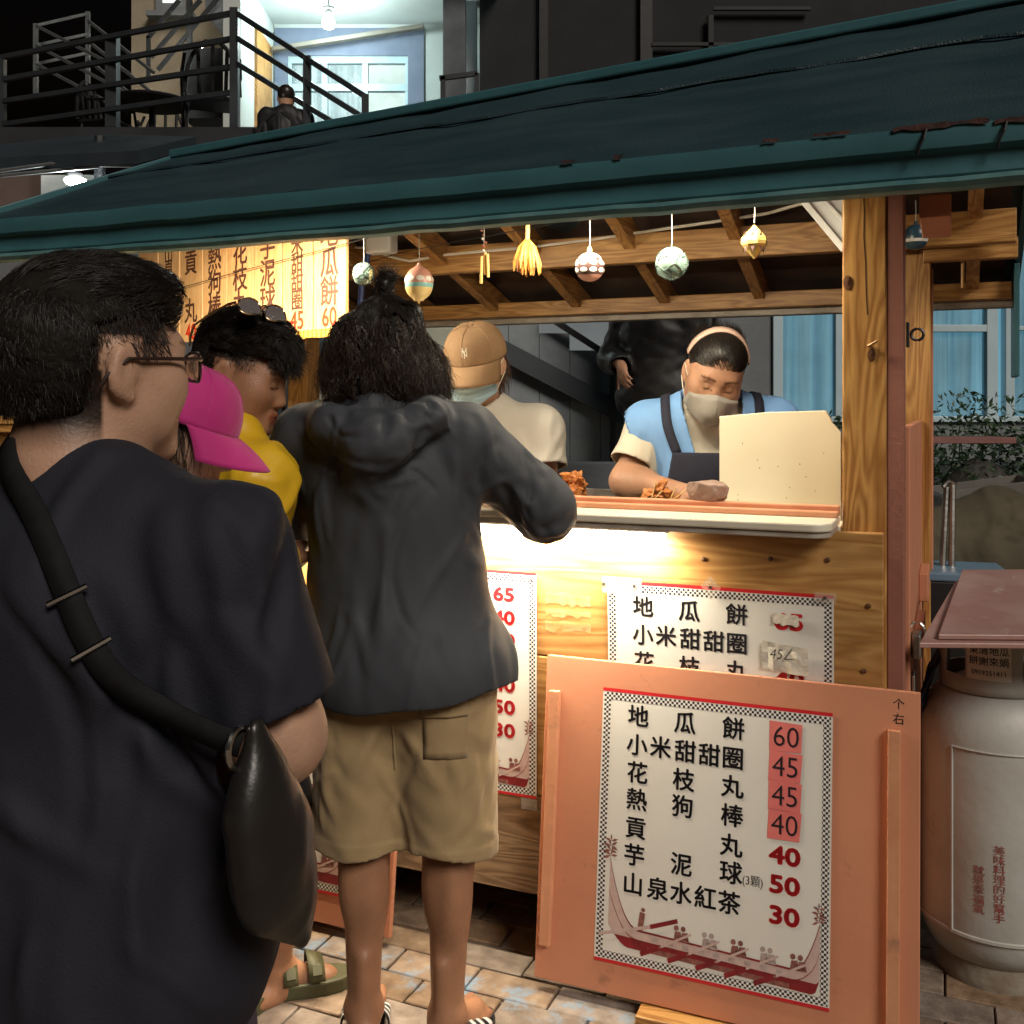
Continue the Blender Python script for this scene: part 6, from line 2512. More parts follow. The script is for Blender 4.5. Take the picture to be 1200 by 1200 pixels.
def trousers(J, sh_r, kn_r, hem, waist_z, lo_r):
    L = [(ELL(J['pelvis'] + np.array((0, 0, -.02)), (.185, .135, .14)), 0)]
    for sd in 'lr':
        L.append((CAP(J['hip_' + sd], J['kn_' + sd], sh_r, kn_r), .045))
        if lo_r:
            L.append((CAP(J['kn_' + sd], J['an_' + sd], kn_r, lo_r), .03))
    return UN(*L)


# ================================================================== man in the dark windbreaker, topknot, khaki shorts
E2 = empty('person', (-.262, 2.31, 0), R(-9))
tag(E2, 'man with a topknot in a dark hooded windbreaker and khaki shorts, seen from behind', 'person')
J2 = stand(1.73, pelvis=(.02, 0, .93), belly=(0, .005, 1.07), chest=(-.02, .005, 1.26), neck=(-.025, .0, 1.43), sh_l=(-.215, .0, 1.375), sh_r=(.165, .0, 1.375),
           el_l=(-.315, .10, 1.12), wr_l=(-.12, .33, 1.23), el_r=(.325, .085, 1.215), wr_r=(.17, .29, 1.245), hd_l=(.4, .9, 0), hd_r=(-.5, .85, 0), hu_l=(0, 0, 1), hu_r=(0, 0, 1),
           hip_l=(-.065, 0, .88), hip_r=(.115, 0, .88), kn_l=(-.075, .0, .475), kn_r=(.125, .005, .475), an_l=(-.065, -.03, .105), an_r=(.125, -.03, .105), ft_l=(-.25, .97, 0), ft_r=(.28, .96, 0))
H2 = hmat((-.03, .035, 1.572), 6, -8, 0)
SK['tan'] = skin_mat('tanned_skin', (0.36, 0.18, 0.10))
SK['mid'] = skin_mat('warm_skin', (0.46, 0.25, 0.155))
SK['light'] = skin_mat('light_skin', (0.52, 0.31, 0.21))
b2, bf2 = make_body(E2, J2, H2, SK['tan'], .0062, bw=1.0, aw=1.0, lw=1.02, curl=.35)
wb = mat('windbreaker_nylon', (0.052, 0.058, 0.067), (0.042, 0.047, 0.055), 5, .66, .08, 260, spec=.3)


def folds(lines, k=.035):
    return [(fold_field([(a, b, ra * .85, ra * 1.9) for a, b, ra, rb in lines]), 'disp')]


jf0 = UN((ELL((.028, 0, .86), (.248, .188, .19)), 0), (ELL((.0, .005, 1.07), (.205, .150, .22)), .08), (ELL((-.02, .0, 1.27), (.205, .145, .165)), .08),
         (CAP((-.19, 0, 1.375), (.155, 0, 1.375), .066, .066), .07),
         (CAP((-.09, -.01, 1.40), (-.03, .0, 1.455), .055, .05), .05), (CAP((.05, -.01, 1.40), (-.02, .0, 1.455), .055, .05), .05),
         (CAP(J2['sh_r'], J2['el_r'], .074, .068), .05), (CAP(J2['el_r'], J2['wr_r'], .066, .045), .04),
         (CAP(J2['sh_l'], J2['el_l'], .076, .070), .05), (CAP(J2['el_l'], J2['wr_l'], .072, .045), .04),
         *folds([((.10, -.150, 1.33), (.085, -.175, 1.02), .010, .006), ((.02, -.155, 1.22), (.01, -.17, .90), .012, .007), ((-.07, -.155, 1.18), (-.11, -.16, .88), .011, .006),
                 ((-.14, -.12, 1.30), (-.16, -.13, 1.0), .012, .006), ((.15, -.10, 1.36), (.19, -.08, 1.15), .012, .008), ((.14, -.12, 1.2), (.15, -.15, .95), .011, .008),
                 ((.20, -.04, 1.38), (.30, -.01, 1.27), .010, .008), ((.24, -.06, 1.30), (.33, .01, 1.20), .010, .008), ((.18, -.08, 1.28), (.27, -.01, 1.17), .010, .006),
                 ((.20, .0, .98), (.215, -.03, .84), .014, .012), ((.13, -.13, .98), (.17, -.13, .84), .012, .010), ((.30, .10, 1.14), (.22, .18, 1.18), .010, .008)]),
         # hood lying on the back and the stand-up collar
         (CAP((-.16, -.05, 1.425), (-.11, -.125, 1.405), .036, .042), .03), (CAP((-.11, -.125, 1.405), (.03, -.155, 1.375), .042, .046), .03), (CAP((.03, -.155, 1.375), (.10, -.10, 1.425), .046, .038), .03),
         (CAP((.10, -.10, 1.425), (.09, -.02, 1.455), .034, .026), .03), (CAP((-.02, -.16, 1.36), (-.03, -.14, 1.28), .055, .03), .05),
         (CAP((-.12, -.03, 1.448), (-.03, -.10, 1.452), .02, .022), .03), (CAP((-.03, -.10, 1.452), (.06, -.05, 1.45), .022, .018), .03),
         (CAP((-.085, -.14, 1.43), (.01, -.19, 1.39), .016, .012), .02), (CAP((.01, -.19, 1.39), (.055, -.16, 1.335), .012, .010), .02))


jfo1 = rand_folds(jf0, 46, (-.34, -.2, .82), (.38, .2, 1.40), 34, (0, 0, -1), .38, (.12, .38), (.003, .0085), (.010, .022))
jfo2 = rand_folds(jf0, 26, (-.16, -.24, 1.28), (.14, -.05, 1.46), 35, (1, 0, -.3), .8, (.07, .17), (.004, .009), (.008, .015))
jfo3 = rand_folds(jf0, 22, (.2, -.1, 1.12), (.42, .2, 1.36), 36, (.6, .3, -.6), .8, (.08, .2), (.004, .009), (.009, .017))


def jf(P):
    d = jf0(P) - jfo1(P) - jfo2(P) - jfo3(P)
    up = np.clip((P[:, 2] - 1.30) / .12, 0, 1) * np.clip((-P[:, 1] - .05) / .08, 0, 1)
    d = d + .003 * wav(P, 31, 22, st=(1, 1, .32)) + .0012 * wav(P, 32, 55, st=(1, 1, .5)) + up * (.006 * np.abs(wav(P, 33, 34)) - .003)
    return d


hem2 = lambda P: (.80 + .040 * np.clip((P[:, 0] + .05) / .28, 0, 1) ** 1.5 + .004 * np.sin(P[:, 0] * 30)) - P[:, 2]
nk2 = lambda P: .06 - np.linalg.norm((P - np.array((-.026, .012, 1.48))) * np.array((1, 1, .42)), axis=1)
cloth('windbreaker', E2, jf, (-.42, -.28, .76), (.46, .40, 1.54), .0050, wb, cut=CUTS(hem2, nk2, sleeve_cut(J2, 'l', 1.95), sleeve_cut(J2, 'r', 1.95)), rel=.3)
kh = mat('khaki_cotton', (0.37, 0.265, 0.135), (0.32, 0.225, 0.11), 9, .8, .12, 260, sheen=.2)
sf0 = UN((ELL((.02, -.005, .90), (.190, .140, .15)), 0), (CAP((-.065, -.01, .86), (-.080, .0, .45), .118, .105), .05), (CAP((.11, -.01, .86), (.128, .0, .45), .118, .105), .05),
         *folds([((.02, -.13, .80), (-.10, -.10, .60), .010, .006), ((.03, -.13, .78), (.14, -.11, .62), .010, .006), ((-.12, -.10, .84), (-.14, -.10, .55), .010, .008), ((.19, -.08, .7), (.2, -.06, .5), .010, .008)], .03))
sfo = rand_folds(sf0, 30, (-.2, -.2, .48), (.24, .1, .82), 43, (0, 0, -1), .6, (.08, .24), (.002, .006), (.009, .018))
sf = lambda P: sf0(P) - sfo(P) - .0018 * (P[:, 2] < .497) + .003 * wav(P, 41, 26, st=(1, 1, .35)) + .002 * wav(P, 42, 60)
sh_ = cloth('shorts', E2, sf, (-.24, -.21, .42), (.30, .2, 1.0), .0046, kh, cut=CUTS(lambda P: .468 + .012 * np.sin(P[:, 0] * 17) - P[:, 2], lambda P: P[:, 2] - .95), rel=.3)
# back pocket with pleats and flap, centre seam
pk = []
def patch(x0, x1, z0, z1, off, nx=8, nz=8, bulge=0.0):
    G = np.array([(x0 + (x1 - x0) * i / nx, -.3, z0 + (z1 - z0) * j / nz) for j in range(nz + 1) for i in range(nx + 1)])
    for _ in range(60):
        G[:, 1] += np.clip((sf(G) - off) * .7, -.02, .05)
    F_ = [(j * (nx + 1) + i, j * (nx + 1) + i + 1, (j + 1) * (nx + 1) + i + 1, (j + 1) * (nx + 1) + i) for j in range(nz) for i in range(nx)]
    return G, np.array(F_)
G, F_ = patch(.095, .185, .70, .825, .004)
o = obj('pocket', meshdata('pocket', G, F_, True), kh, sh_)
s = o.modifiers.new('thick', 'SOLIDIFY'); s.thickness = .004
G, F_ = patch(.092, .188, .79, .825, .009)
o = obj('pocket_flap', meshdata('pocket_flap', G, F_, True), kh, sh_)
s = o.modifiers.new('thick', 'SOLIDIFY'); s.thickness = .004
G = np.array([(.022, -.3, z) for z in np.linspace(.66, .9, 14)])
for _ in range(60):
    G[:, 1] += np.clip((sf(G) - .001) * .7, -.02, .05)
MB().tube([Vector(p) for p in G], .0022, 5).build('seam', kh, sh_)
# slides with white stripes
blk_r = mat('black_rubber', (0.014, 0.014, 0.015), (0.02, 0.02, 0.021), 12, .5)
wht_r = mat('white_stripe', (0.72, 0.71, 0.68), None, 12, .5)


def footwear(E, J, sd, ms, mst, stripes=None, sole_h=.03, straps=((.075, .05),), wide=.052, floor=0.0):
    an = J['an_' + sd]
    fd = np.array(J['ft_' + sd], float)
    fd /= np.linalg.norm(fd)
    sv = np.array((fd[1], -fd[0], 0))
    c = np.array((an[0], an[1], floor))
    prof = [(-.085, .028), (-.07, .036), (-.03, .038), (.02, .038), (.07, .044), (.12, .047), (.16, .040), (.185, .022), (.19, .0)]
    ring = [(a, w_) for a, w_ in prof] + [(a, -w_) for a, w_ in prof[::-1][1:]]
    V = [Vector(c + fd * a + sv * b) for a, b in ring]
    n_ = len(V)
    Vt = [v + Vector((0, 0, sole_h)) for v in V]
    mb = MB().add(V + Vt, [tuple(range(n_ - 1, -1, -1)), tuple(range(n_, 2 * n_))] + [(i, (i + 1) % n_, n_ + (i + 1) % n_, n_ + i) for i in range(n_)])
    root = mb.build('shoe_sole', ms, E, .005)
    for a0, wl in straps:
        nn_ = 14
        for si, (u0, u1, mm, off) in enumerate([(0, 1, mst, 0)] + ([(s0, s1, wht_r, .0012) for s0, s1 in stripes] if stripes else [])):
            V2, F2 = [], []
            for e_ in (0, 1):
                u = (u0, u1)[e_]
                for i in range(nn_ + 1):
                    t = PI * i / nn_
                    rr_ = wide + off
                    hz = sole_h + .008 + (.050 + off - .022 * u * wl / .05) * math.sin(t) ** .75
                    V2.append(c + fd * (a0 + wl * u) + sv * (rr_ * math.cos(t)) + np.array((0, 0, hz)))
            F2 = [(i, i + 1, nn_ + 2 + i, nn_ + 1 + i) for i in range(nn_)]
            o = obj('strap' if si == 0 else 'white_stripe', meshdata('strap', np.array(V2), F2, True), mm, root)
            s = o.modifiers.new('thick', 'SOLIDIFY')
            s.thickness = .004 if si == 0 else .0008
            s.offset = 1
    return root


for sd in 'lr':
    footwear(E2, J2, sd, blk_r, blk_r, stripes=((.08, .24), (.42, .58), (.76, .92)), straps=((.035, .085),), sole_h=.028, wide=.056)

# hair: mass, combed strands, topknot
hm2 = UN((ELL((0, -.014, .030), (.084, .106, .097)), 0), (ELL((0, -.045, -.055), (.105, .075, .09)), .07), (ELL((.07, .005, -.07), (.038, .05, .075)), .05), (ELL((-.075, .005, -.07), (.038, .05, .08)), .05))
rl2 = np.random.RandomState(77)
lumps = []
for _ in range(26):
    a_ = rl2.uniform(-2.4, 2.4)
    z_ = rl2.uniform(-.13, .05)
    rr2 = .085 + .028 * min(1, max(0, (.06 - z_) / .1))
    lumps.append((ELL((math.sin(a_) * rr2, -.03 - math.cos(a_) * rr2 * .85, z_), (rl2.uniform(.018, .032), rl2.uniform(.018, .03), rl2.uniform(.03, .05))), .02))
hm2 = UN((hm2, 0), *lumps)
hmf = SUB(hm2, ELL((0, .125, -.05), (.062, .08, .12)), .03)
hmf2 = lambda P: hmf(P) + .006 * np.abs(wav(P, 51, 60, st=(1, 1, .35))) + .003 * wav(P, 52, 120, st=(1, 1, .4))
HE = XF(hmf2, H2)
o = solid('hair', HE, np.array(H2.translation) - .23, np.array(H2.translation) + .22, .005, hair_base, E2)
hw = XF(hmf, H2)
top = np.array((-.005, -.055, .118))


def smp_up(r, n):
    a = r.uniform(-PI, PI, n)
    z = r.uniform(.025, .11, n)
    q = np.stack([np.sin(a) * .1, -.014 - np.cos(a) * .12, z], 1)
    q = q[(q[:, 1] < .08)]
    q = q[r.randint(0, len(q), n)]
    return tx(H2, q)


bunw = tx(H2, top[None])[0]


def d_up(p, t, ph):
    d = bunw - p
    d /= np.linalg.norm(d, axis=1, keepdims=True)
    return d + .25 * np.stack([np.sin(ph + t * 9), np.cos(ph + t * 7), np.sin(2 * ph + t * 8)], 1)


S_ = groom(hw, 4200, smp_up, d_up, .075, 9, .0, .004, 61, .12, .35, .002, 170, .005)
strands('hair_strands', S_, .0011, hair_blk, o)


def smp_lo(r, n):
    a = r.uniform(-2.5, 2.5, n)
    z = r.uniform(-.06, .06, n)
    return tx(H2, np.stack([np.sin(a) * .115, -.03 - np.cos(a) * .11, z], 1))


def d_lo(p, t, ph):
    w_ = np.stack([np.sin(ph + t * 13) * .8, np.cos(ph * 1.7 + t * 11) * .6, -1.0 + .3 * np.sin(ph * 2 + t * 13)], 1)
    return w_


S_ = groom(hw, 190, smp_lo, d_lo, .14, 16, -.004, .004, 62, .10, .3, .004)
strands('hair_locks', S_, .0085, hair_wavy, o)
S_ = groom(hw, 2600, smp_lo, d_lo, .13, 14, .0, .012, 62, .20, .35, .008, 240, .005)
strands('hair_strands', S_, .0008, hair_wavy, o)
S_ = groom(hw, 500, smp_lo, d_lo, .15, 12, .004, .024, 64, .22, .4)
strands('hair_strands', S_, .0007, hair_brn, o)
bf = UN((ELL((0, -.055, .143), (.019, .019, .022)), 0), (CAP((0, -.05, .112), (0, -.055, .135), .015, .013), .01), (ELL((.010, -.06, .162), (.016, .014, .009)), .012))
bfw = XF(lambda P: bf(P) + .003 * wav(P, 71, 150, st=(1, 1, .6)), H2)
ob = solid('topknot', bfw, bunw - .07, bunw + .09, .004, hair_blk, E2)
S_ = groom(XF(bf, H2), 420, lambda r, n: bunw + r.normal(size=(n, 3)) * .035 + np.array((0, 0, .03)), lambda p, t, ph: np.stack([np.sin(ph + 7 * t), np.cos(ph + 6 * t), .4 + np.sin(2 * ph)], 1), .035, 7, .0, .005, 63, .4)
strands('hair_strands', S_, .0009, hair_blk, ob)

# ================================================================== man in the foreground, navy T-shirt, glasses
E1 = empty('person', (-.505, 1.20, 0), R(-22))
tag(E1, 'man in a black T-shirt and glasses at the left, nearest to the viewer', 'person')
J1 = stand(1.66, chest=(0, .01, 1.20), belly=(0, .03, 1.02), pelvis=(0, .0, .90), neck=(0, -.015, 1.37), sh_l=(-.205, .0, 1.288), sh_r=(.205, .0, 1.288),
           el_l=(-.27, .06, 1.07), wr_l=(-.12, .27, 1.10), el_r=(.248, .03, 1.085), wr_r=(.03, .235, 1.11), hd_l=(.3, .9, .1), hd_r=(-.9, .4, .1), hu_l=(-.3, 0, 1), hu_r=(.3, 0, 1))
H1 = hmat((.012, .012, 1.497), -18, 2, 3)
hf1 = head_f(1.0, 1.0, 1.08)


def paint1(q, c, near):
    hl = .045 + .03 * np.clip((q[:, 1] - .02) / .06, 0, 1)
    a = near & (q[:, 1] < .075)
    lim = np.where(q[:, 1] > -.03, .012 + .9 * np.clip(q[:, 1] - .02, 0, 1), -.075)
    t = np.clip((q[:, 2] - lim + .02) / .035, 0, 1) * a
    ear = (np.abs(q[:, 0]) > .071) & (q[:, 1] > -.036) & (q[:, 1] < .014) & (q[:, 2] < .035)
    t = t * (~ear)
    return c * (1 - t[:, None]) + np.array((.045, .036, .033)) * t[:, None]


b1, bf1 = make_body(E1, J1, H1, SK['light'], .0055, bw=1.22, bd=1.25, aw=1.22, lw=1.05, hf=hf1, paint=paint1, neck_r=.062)
ts = mat('black_cotton', (0.021, 0.022, 0.031), (0.017, 0.0175, 0.026), 6, .75, .15, 320, spec=.25)
t0 = UN((ELL((0, .02, .84), (.235, .195, .20)), 0), (ELL((0, .03, 1.02), (.230, .185, .22)), .08), (ELL((0, .01, 1.22), (.220, .165, .165)), .08), (CAP((-.205, 0, 1.298), (.205, 0, 1.298), .054, .054), .05),
        (CAP((-.10, -.015, 1.322), (0, -.02, 1.38), .055, .052), .05), (CAP((.10, -.015, 1.322), (0, -.02, 1.38), .055, .052), .05),
        (CAP(J1['sh_r'], J1['el_r'], .070, .082), .04), (CAP(J1['sh_l'], J1['el_l'], .070, .082), .04),
        *folds([((.17, -.06, 1.36), (.22, -.10, 1.20), .012, .008), ((.21, -.045, 1.375), (.275, -.075, 1.20), .010, .008), ((.26, -.03, 1.34), (.31, -.05, 1.14), .009, .007), ((.12, -.14, 1.22), (.20, -.15, 1.05), .012, .008),
                ((.02, -.17, 1.12), (.14, -.18, .92), .014, .008), ((-.06, -.16, 1.2), (-.02, -.18, .95), .012, .008), ((.17, -.12, 1.1), (.20, -.12, .8), .012, .010), ((.08, -.17, 1.0), (.10, -.18, .76), .012, .008)], .04))
tfo = rand_folds(t0, 60, (-.3, -.22, .76), (.34, .1, 1.34), 83, (.25, 0, -1), .5, (.12, .36), (.005, .013), (.012, .026))
tf = lambda P: t0(P) - tfo(P) + .003 * wav(P, 81, 20, st=(1, 1, .35))
keep1 = UN((ELL((0, .02, .84), (.235, .195, .20)), 0), (ELL((0, .03, 1.02), (.230, .185, .22)), .08), (ELL((0, .01, 1.22), (.210, .165, .165)), .08))
nk1 = lambda P: .069 - np.linalg.norm((P - np.array((0, .008, 1.436))) * np.array((1, .95, .62)), axis=1)
c_hem = lambda P: (.735 + .012 * np.sin(P[:, 0] * 15)) - P[:, 2]
cl1 = cloth('t_shirt', E1, tf, (-.46, -.26, .70), (.46, .30, 1.46), .0055, ts, cut=CUTS(c_hem, nk1, sleeve_cut(J1, 'l', .82, keep1), sleeve_cut(J1, 'r', .82, keep1)), rel=.4)
# ribbed collar
P = []
for a in np.linspace(0, 2 * PI, 33):
    P.append((.078 * math.cos(a), .008 + .080 * math.sin(a), 1.405 + .0 * math.sin(a)))
P = np.array(P)
for _ in range(14):
    P = project(t0, P, .0, 1)
    P = project(nk1, P, .0, 1)
MB().tube([Vector(p) for p in P], .0062, 7, False).build('collar', ts, cl1, 0, True)
tr_m = mat('black_trousers', (0.013, 0.013, 0.016), (0.01, 0.01, 0.012), 6, .8, .1, 200)
pf = trousers(J1, .115, .09, 0, .98, .075)
cloth('trousers', E1, lambda P: pf(P) + .004 * wav(P, 91, 24, st=(1, 1, .4)), (-.26, -.22, .06), (.26, .22, 1.0), .012, tr_m, cut=CUTS(lambda P: .10 - P[:, 2], lambda P: P[:, 2] - .93))
for sd in 'lr':
    footwear(E1, J1, sd, blk_r, blk_r, sole_h=.02, straps=((.0, .13),))
# hair: thick swept top, faded sides
hm1 = UN((ELL((0, -.016, .040), (.079, .100, .088)), 0), (ELL((0, .036, .082), (.056, .054, .030)), .05), (ELL((0, -.055, .02), (.074, .060, .078)), .05), (ELL((0, -.050, -.035), (.050, .040, .045)), .05))
hm1f = lambda P: hm1(P) + .004 * np.abs(wav(P, 95, 90, st=(1, .5, 1)))
cut1 = lambda P: np.maximum(np.where(P[:, 1] > -.045, .055 - .2 * np.clip(-P[:, 1] - .01, 0, 1) - P[:, 2], -.055 - P[:, 2]), -1)
o = solid('hair', XF(lambda P: np.maximum(hm1f(P), cut1(P)), H1), np.array(H1.translation) - .19, np.array(H1.translation) + .2, .004, hair_base, E1, rel=2)
h1w = XF(hm1, H1)
R1 = np.array(H1)[:3, :3]


def smp_top(r, n):
    a = r.uniform(-PI, PI, n)
    z = r.uniform(.06, .16, n)
    return tx(H1, np.stack([np.sin(a) * .085 * r.uniform(.2, 1, n), .01 - np.cos(a) * .1 * r.uniform(.2, 1, n), z], 1))


fw1 = R1 @ np.array((.25, 1.0, .10))
S_ = groom(h1w, 7000, smp_top, lambda p, t, ph: fw1 + .35 * np.stack([np.sin(ph), np.cos(ph), .4 + .5 * np.sin(2 * ph)], 1), .030, 6, -.002, .003, 96, .12, .35, .003, 700, .004)
strands('hair_strands', S_, .0006, hair_blk, o)


def smp_front(r, n):
    return tx(H1, np.stack([r.uniform(-.055, .055, n), r.uniform(.05, .085, n), r.uniform(.09, .14, n)], 1))


S_ = groom(h1w, 900, smp_front, lambda p, t, ph: R1 @ np.array((.2, 1.0, .15 - .0)) + np.stack([np.sin(ph) * .4, np.cos(ph) * .3, .25 * np.sin(3 * ph) - .35 * t], 1), .036, 7, -.002, .006, 97, .16, .35, .006, 130, .003)
strands('hair_strands', S_, .0008, hair_blk, o)


def smp_side(r, n):
    a = r.uniform(-2.2, 2.2, n)
    z = r.uniform(-.085, .10, n)
    return tx(H1, np.stack([np.sin(a) * .082, -.02 - np.cos(a) * .105, z], 1))


hd1 = XF(hf1, H1)
S_ = groom(h1w, 8000, smp_side, lambda p, t, ph: R1 @ np.array((0, .15, -1.0)) + .3 * np.stack([np.sin(ph), np.cos(ph), np.sin(2 * ph)], 1), .014, 4, -.003, .0015, 98, .15)
keepm = (S_[:, 0] @ np.linalg.inv(R1).T)
loc0 = (S_[:, 0] - np.array(H1.translation)) @ R1
S_ = S_[((loc0[:, 1] < -.042) | (loc0[:, 2] > .058)) & (loc0[:, 2] > -.052 + .5 * np.clip(loc0[:, 1] + .07, 0, 1) + .12 * np.abs(loc0[:, 0]))]
strands('hair_strands', S_, .0006, hair_blk, o)
S_ = groom(hd1, 1600, lambda r, n: tx(H1, np.stack([np.where(r.rand(n) < .5, -1, 1) * r.uniform(.06, .08, n), r.uniform(-.05, .055, n), r.uniform(.012, .075, n)], 1)), lambda p, t, ph: R1 @ np.array((0, .25, -1.0)) + .3 * np.stack([np.sin(ph), np.cos(ph), np.sin(2 * ph)], 1), .010, 4, .0, .003, 99, .2)
strands('hair_strands', S_, .0005, hair_blk, o)


# glasses
def glasses(E, HM, m, ml, tip=True, lift=(0, 0, 0), tilt=0.0, w_=.026, h_=.018, turn=0.0):
    GM = HM @ Matrix.Translation(lift) @ Matrix.Rotation(turn, 4, 'Z') @ Matrix.Rotation(tilt, 4, 'X')
    root = None
    for s in (-1, 1):
        ring = []
        for a in np.linspace(0, 2 * PI, 25):
            cx, cz = math.cos(a), math.sin(a)
            k_ = 1 / max(abs(cx) ** 3 + abs(cz) ** 3, 1e-6) ** (1 / 3)
            ring.append(GM @ Vector((s * (.034 + w_ * cx * k_), .112 - .012 * abs(cx * k_) * (1 if cx * s > 0 else 0), -.002 + h_ * cz * k_)))
        o = MB().tube(ring, .0021, 6, False).build('rim' if root else 'glasses', m, E if root is None else root, 0, True)
        root = root or o
        n_ = len(ring) - 1
        MB().add([tuple(v) for v in ring[:-1]] + [tuple(sum((v for v in ring[:-1]), Vector()) / n_)], [(i, (i + 1) % n_, n_) for i in range(n_)]).build('lens', ml, root, 0, True)
        MB().tube([GM @ Vector(p) for p in ((s * .0625, .100, .008), (s * .072, .085, .009), (s * .083, .03, .010), (s * .087, -.008, .010), (s * .085, -.03, -.005), (s * .082, -.04, -.022))], [.0026, .0026, .0024, .0022, .003, .0028], 6).build('temple', m, root, 0, True)
    MB().tube([GM @ Vector(p) for p in ((-.010, .113, .002), (0, .117, .006), (.010, .113, .002))], .0018, 6).build('bridge', m, root, 0, True)
    return root


frm = mat('brown_frame', (0.035, 0.018, 0.014), None, 12, .3)
lns = mat('clear_lens', (0.9, 0.9, 0.9), None, 12, .03, trans=.95, ior=1.05)
glasses(E1, H1, frm, lns)

# crossbody leather bag of the foreground man
E1M = Matrix.Translation((-.505, 1.20, 0)) @ Matrix.Rotation(R(-22), 4, 'Z')
E1I = E1M.inverted()


def on_shirt(px, py, off=.004):
    """spot of the shirt seen at px,py (person coordinates)"""
    o_ = np.array(E1I @ Vector((0, 0, CAMZ)))
    d_ = np.array(E1I @ at(px, py, 1.0)) - o_
    d_ /= np.linalg.norm(d_)
    t_ = .6
    for _ in range(90):
        t_ += max(tf((o_ + d_ * t_)[None])[0] - off, .0003) * .7
    return o_ + d_ * t_


o3 = np.array(E1I @ at(322, 985, 1.06))
BG = empty('shoulder_bag', E1M @ Vector(o3), R(-22))
tag(BG, 'black leather crossbody bag hanging at the hip of the man in black', 'bag')
lea = mat('black_leather', (0.018, 0.017, 0.016), (0.013, 0.012, 0.012), 8, .33, .05, 160, spec=.6)
bag0 = UN((CAP((0, -.020, .055), (0, .0, .0), .026, .040), 0), (CAP((0, .0, .0), (0, .022, -.055), .040, .030), .03), (CAP((0, .022, -.055), (.012, .035, -.095), .030, .010), .03), (CAP((0, -.028, .10), (0, -.020, .05), .012, .026), .03),
          (CAP((0, -.035, .03), (0, -.02, -.04), .022, .022), .04))
bag00 = bag0
bag0 = lambda P: bag00(P * np.array((1.35, .90, .82)))
bagfo = rand_folds(bag0, 14, (-.05, -.06, -.08), (.05, .06, .1), 103, (0, .3, -1), .5, (.05, .12), (.001, .003), (.008, .014))
bagf = lambda P: bag0(P) - bagfo(P) + .001 * wav(P, 101, 26)
bb = solid('bag_body', bagf, (-.08, -.13, -.17), (.08, .13, .17), .004, lea, BG, rel=2)
P = project(bag0, np.array([(-.03, .004 + .045 * math.cos(a) + .03 * -math.sin(a) * .6, -.0 + .10 * math.sin(a)) for a in np.linspace(0, 2 * PI, 40)]), .0008)
MB().tube([Vector(p) for p in P], .0018, 6, False).build('piping', lea, bb, 0, True)
# strap over the shoulder by the neck and across the back to the bag
vis = np.array([on_shirt(x, y) for x, y in ((12, 540), (36, 580), (66, 640), (95, 710), (127, 768), (160, 812))] + [o3 + np.array((-.035, -.055, .118)), o3 + np.array((-.012, -.040, .110))])
pre = np.array([vis[0] + np.array(v) for v in ((.0, .30, -.10), (.01, .22, -.03), (.01, .14, .012), (.0, .07, .02))])
pre = project(tf, pre, .004, 6)
sp0 = np.concatenate([pre, vis])
tt = np.linspace(0, 1, 41)
ks = np.linspace(0, 1, len(sp0))
sp1 = np.stack([np.interp(tt, ks, sp0[:, i]) for i in range(3)], 1)
for _ in range(5):
    sp1[1:-1] = (sp1[:-2] + 2 * sp1[1:-1] + sp1[2:]) / 4
ds = tf(sp1)
for _ in range(3):
    gs_ = grad(t0, sp1, .03)
    tv_ = np.cross(gs_, np.gradient(sp1, axis=0))
    tv_ /= np.linalg.norm(tv_, axis=1, keepdims=True)
    lift = np.max([.006 - tf(sp1 + tv_ * k_) for k_ in (-.016, 0, .016)], axis=0)
    lift = np.maximum(lift, 0)
    for _k in range(3):
        lift[1:-1] = np.maximum(lift[1:-1], (lift[:-2] + 2 * lift[1:-1] + lift[2:]) / 4)
    lift[-5:] = 0
    sp1 = sp1 + gs_ * lift[:, None]
    sp1[1:-1] = (sp1[:-2] + 2 * sp1[1:-1] + sp1[2:]) / 4
nrm = grad(t0, sp1, .03)
for _ in range(6):
    nrm[1:-1] = (nrm[:-2] + 2 * nrm[1:-1] + nrm[2:]) / 4
tan = np.gradient(sp1, axis=0)
sdv = np.cross(nrm, tan)
sdv /= np.linalg.norm(sdv, axis=1, keepdims=True)
V = np.concatenate([sp1 + sdv * .013, sp1 - sdv * .013]) - o3
n_ = len(sp1)
web = mat('black_webbing', (0.009, 0.009, 0.010), (0.012, 0.012, 0.013), 60, .8, .1, 500, spec=.2)
o = obj('strap', meshdata('strap', V, np.array([(i, i + 1, n_ + i + 1, n_ + i) for i in range(n_ - 1)]), True), web, BG)
s = o.modifiers.new('thick', 'SOLIDIFY'); s.thickness = .003; s.offset = 0
chrome = mat('polished_metal', (0.75, 0.74, 0.70), (0.6, 0.58, 0.55), 20, .18, metal=1)
for k in (25, 28):
    c = sp1[k] + nrm[k] * .003 - o3
    MB().tube([Vector(c + sdv[k] * .021), Vector(c - sdv[k] * .021)], .0032, 7).build('slider', chrome, o)
ring = [Vector((sp1[-1] - o3) + np.array((.004, -.008 + .018 * math.cos(a), .0 + .020 * math.sin(a)))) for a in np.linspace(0, 2 * PI, 17)]
MB().tube(ring, .0034, 7, False).build('ring', chrome, o, 0, True)

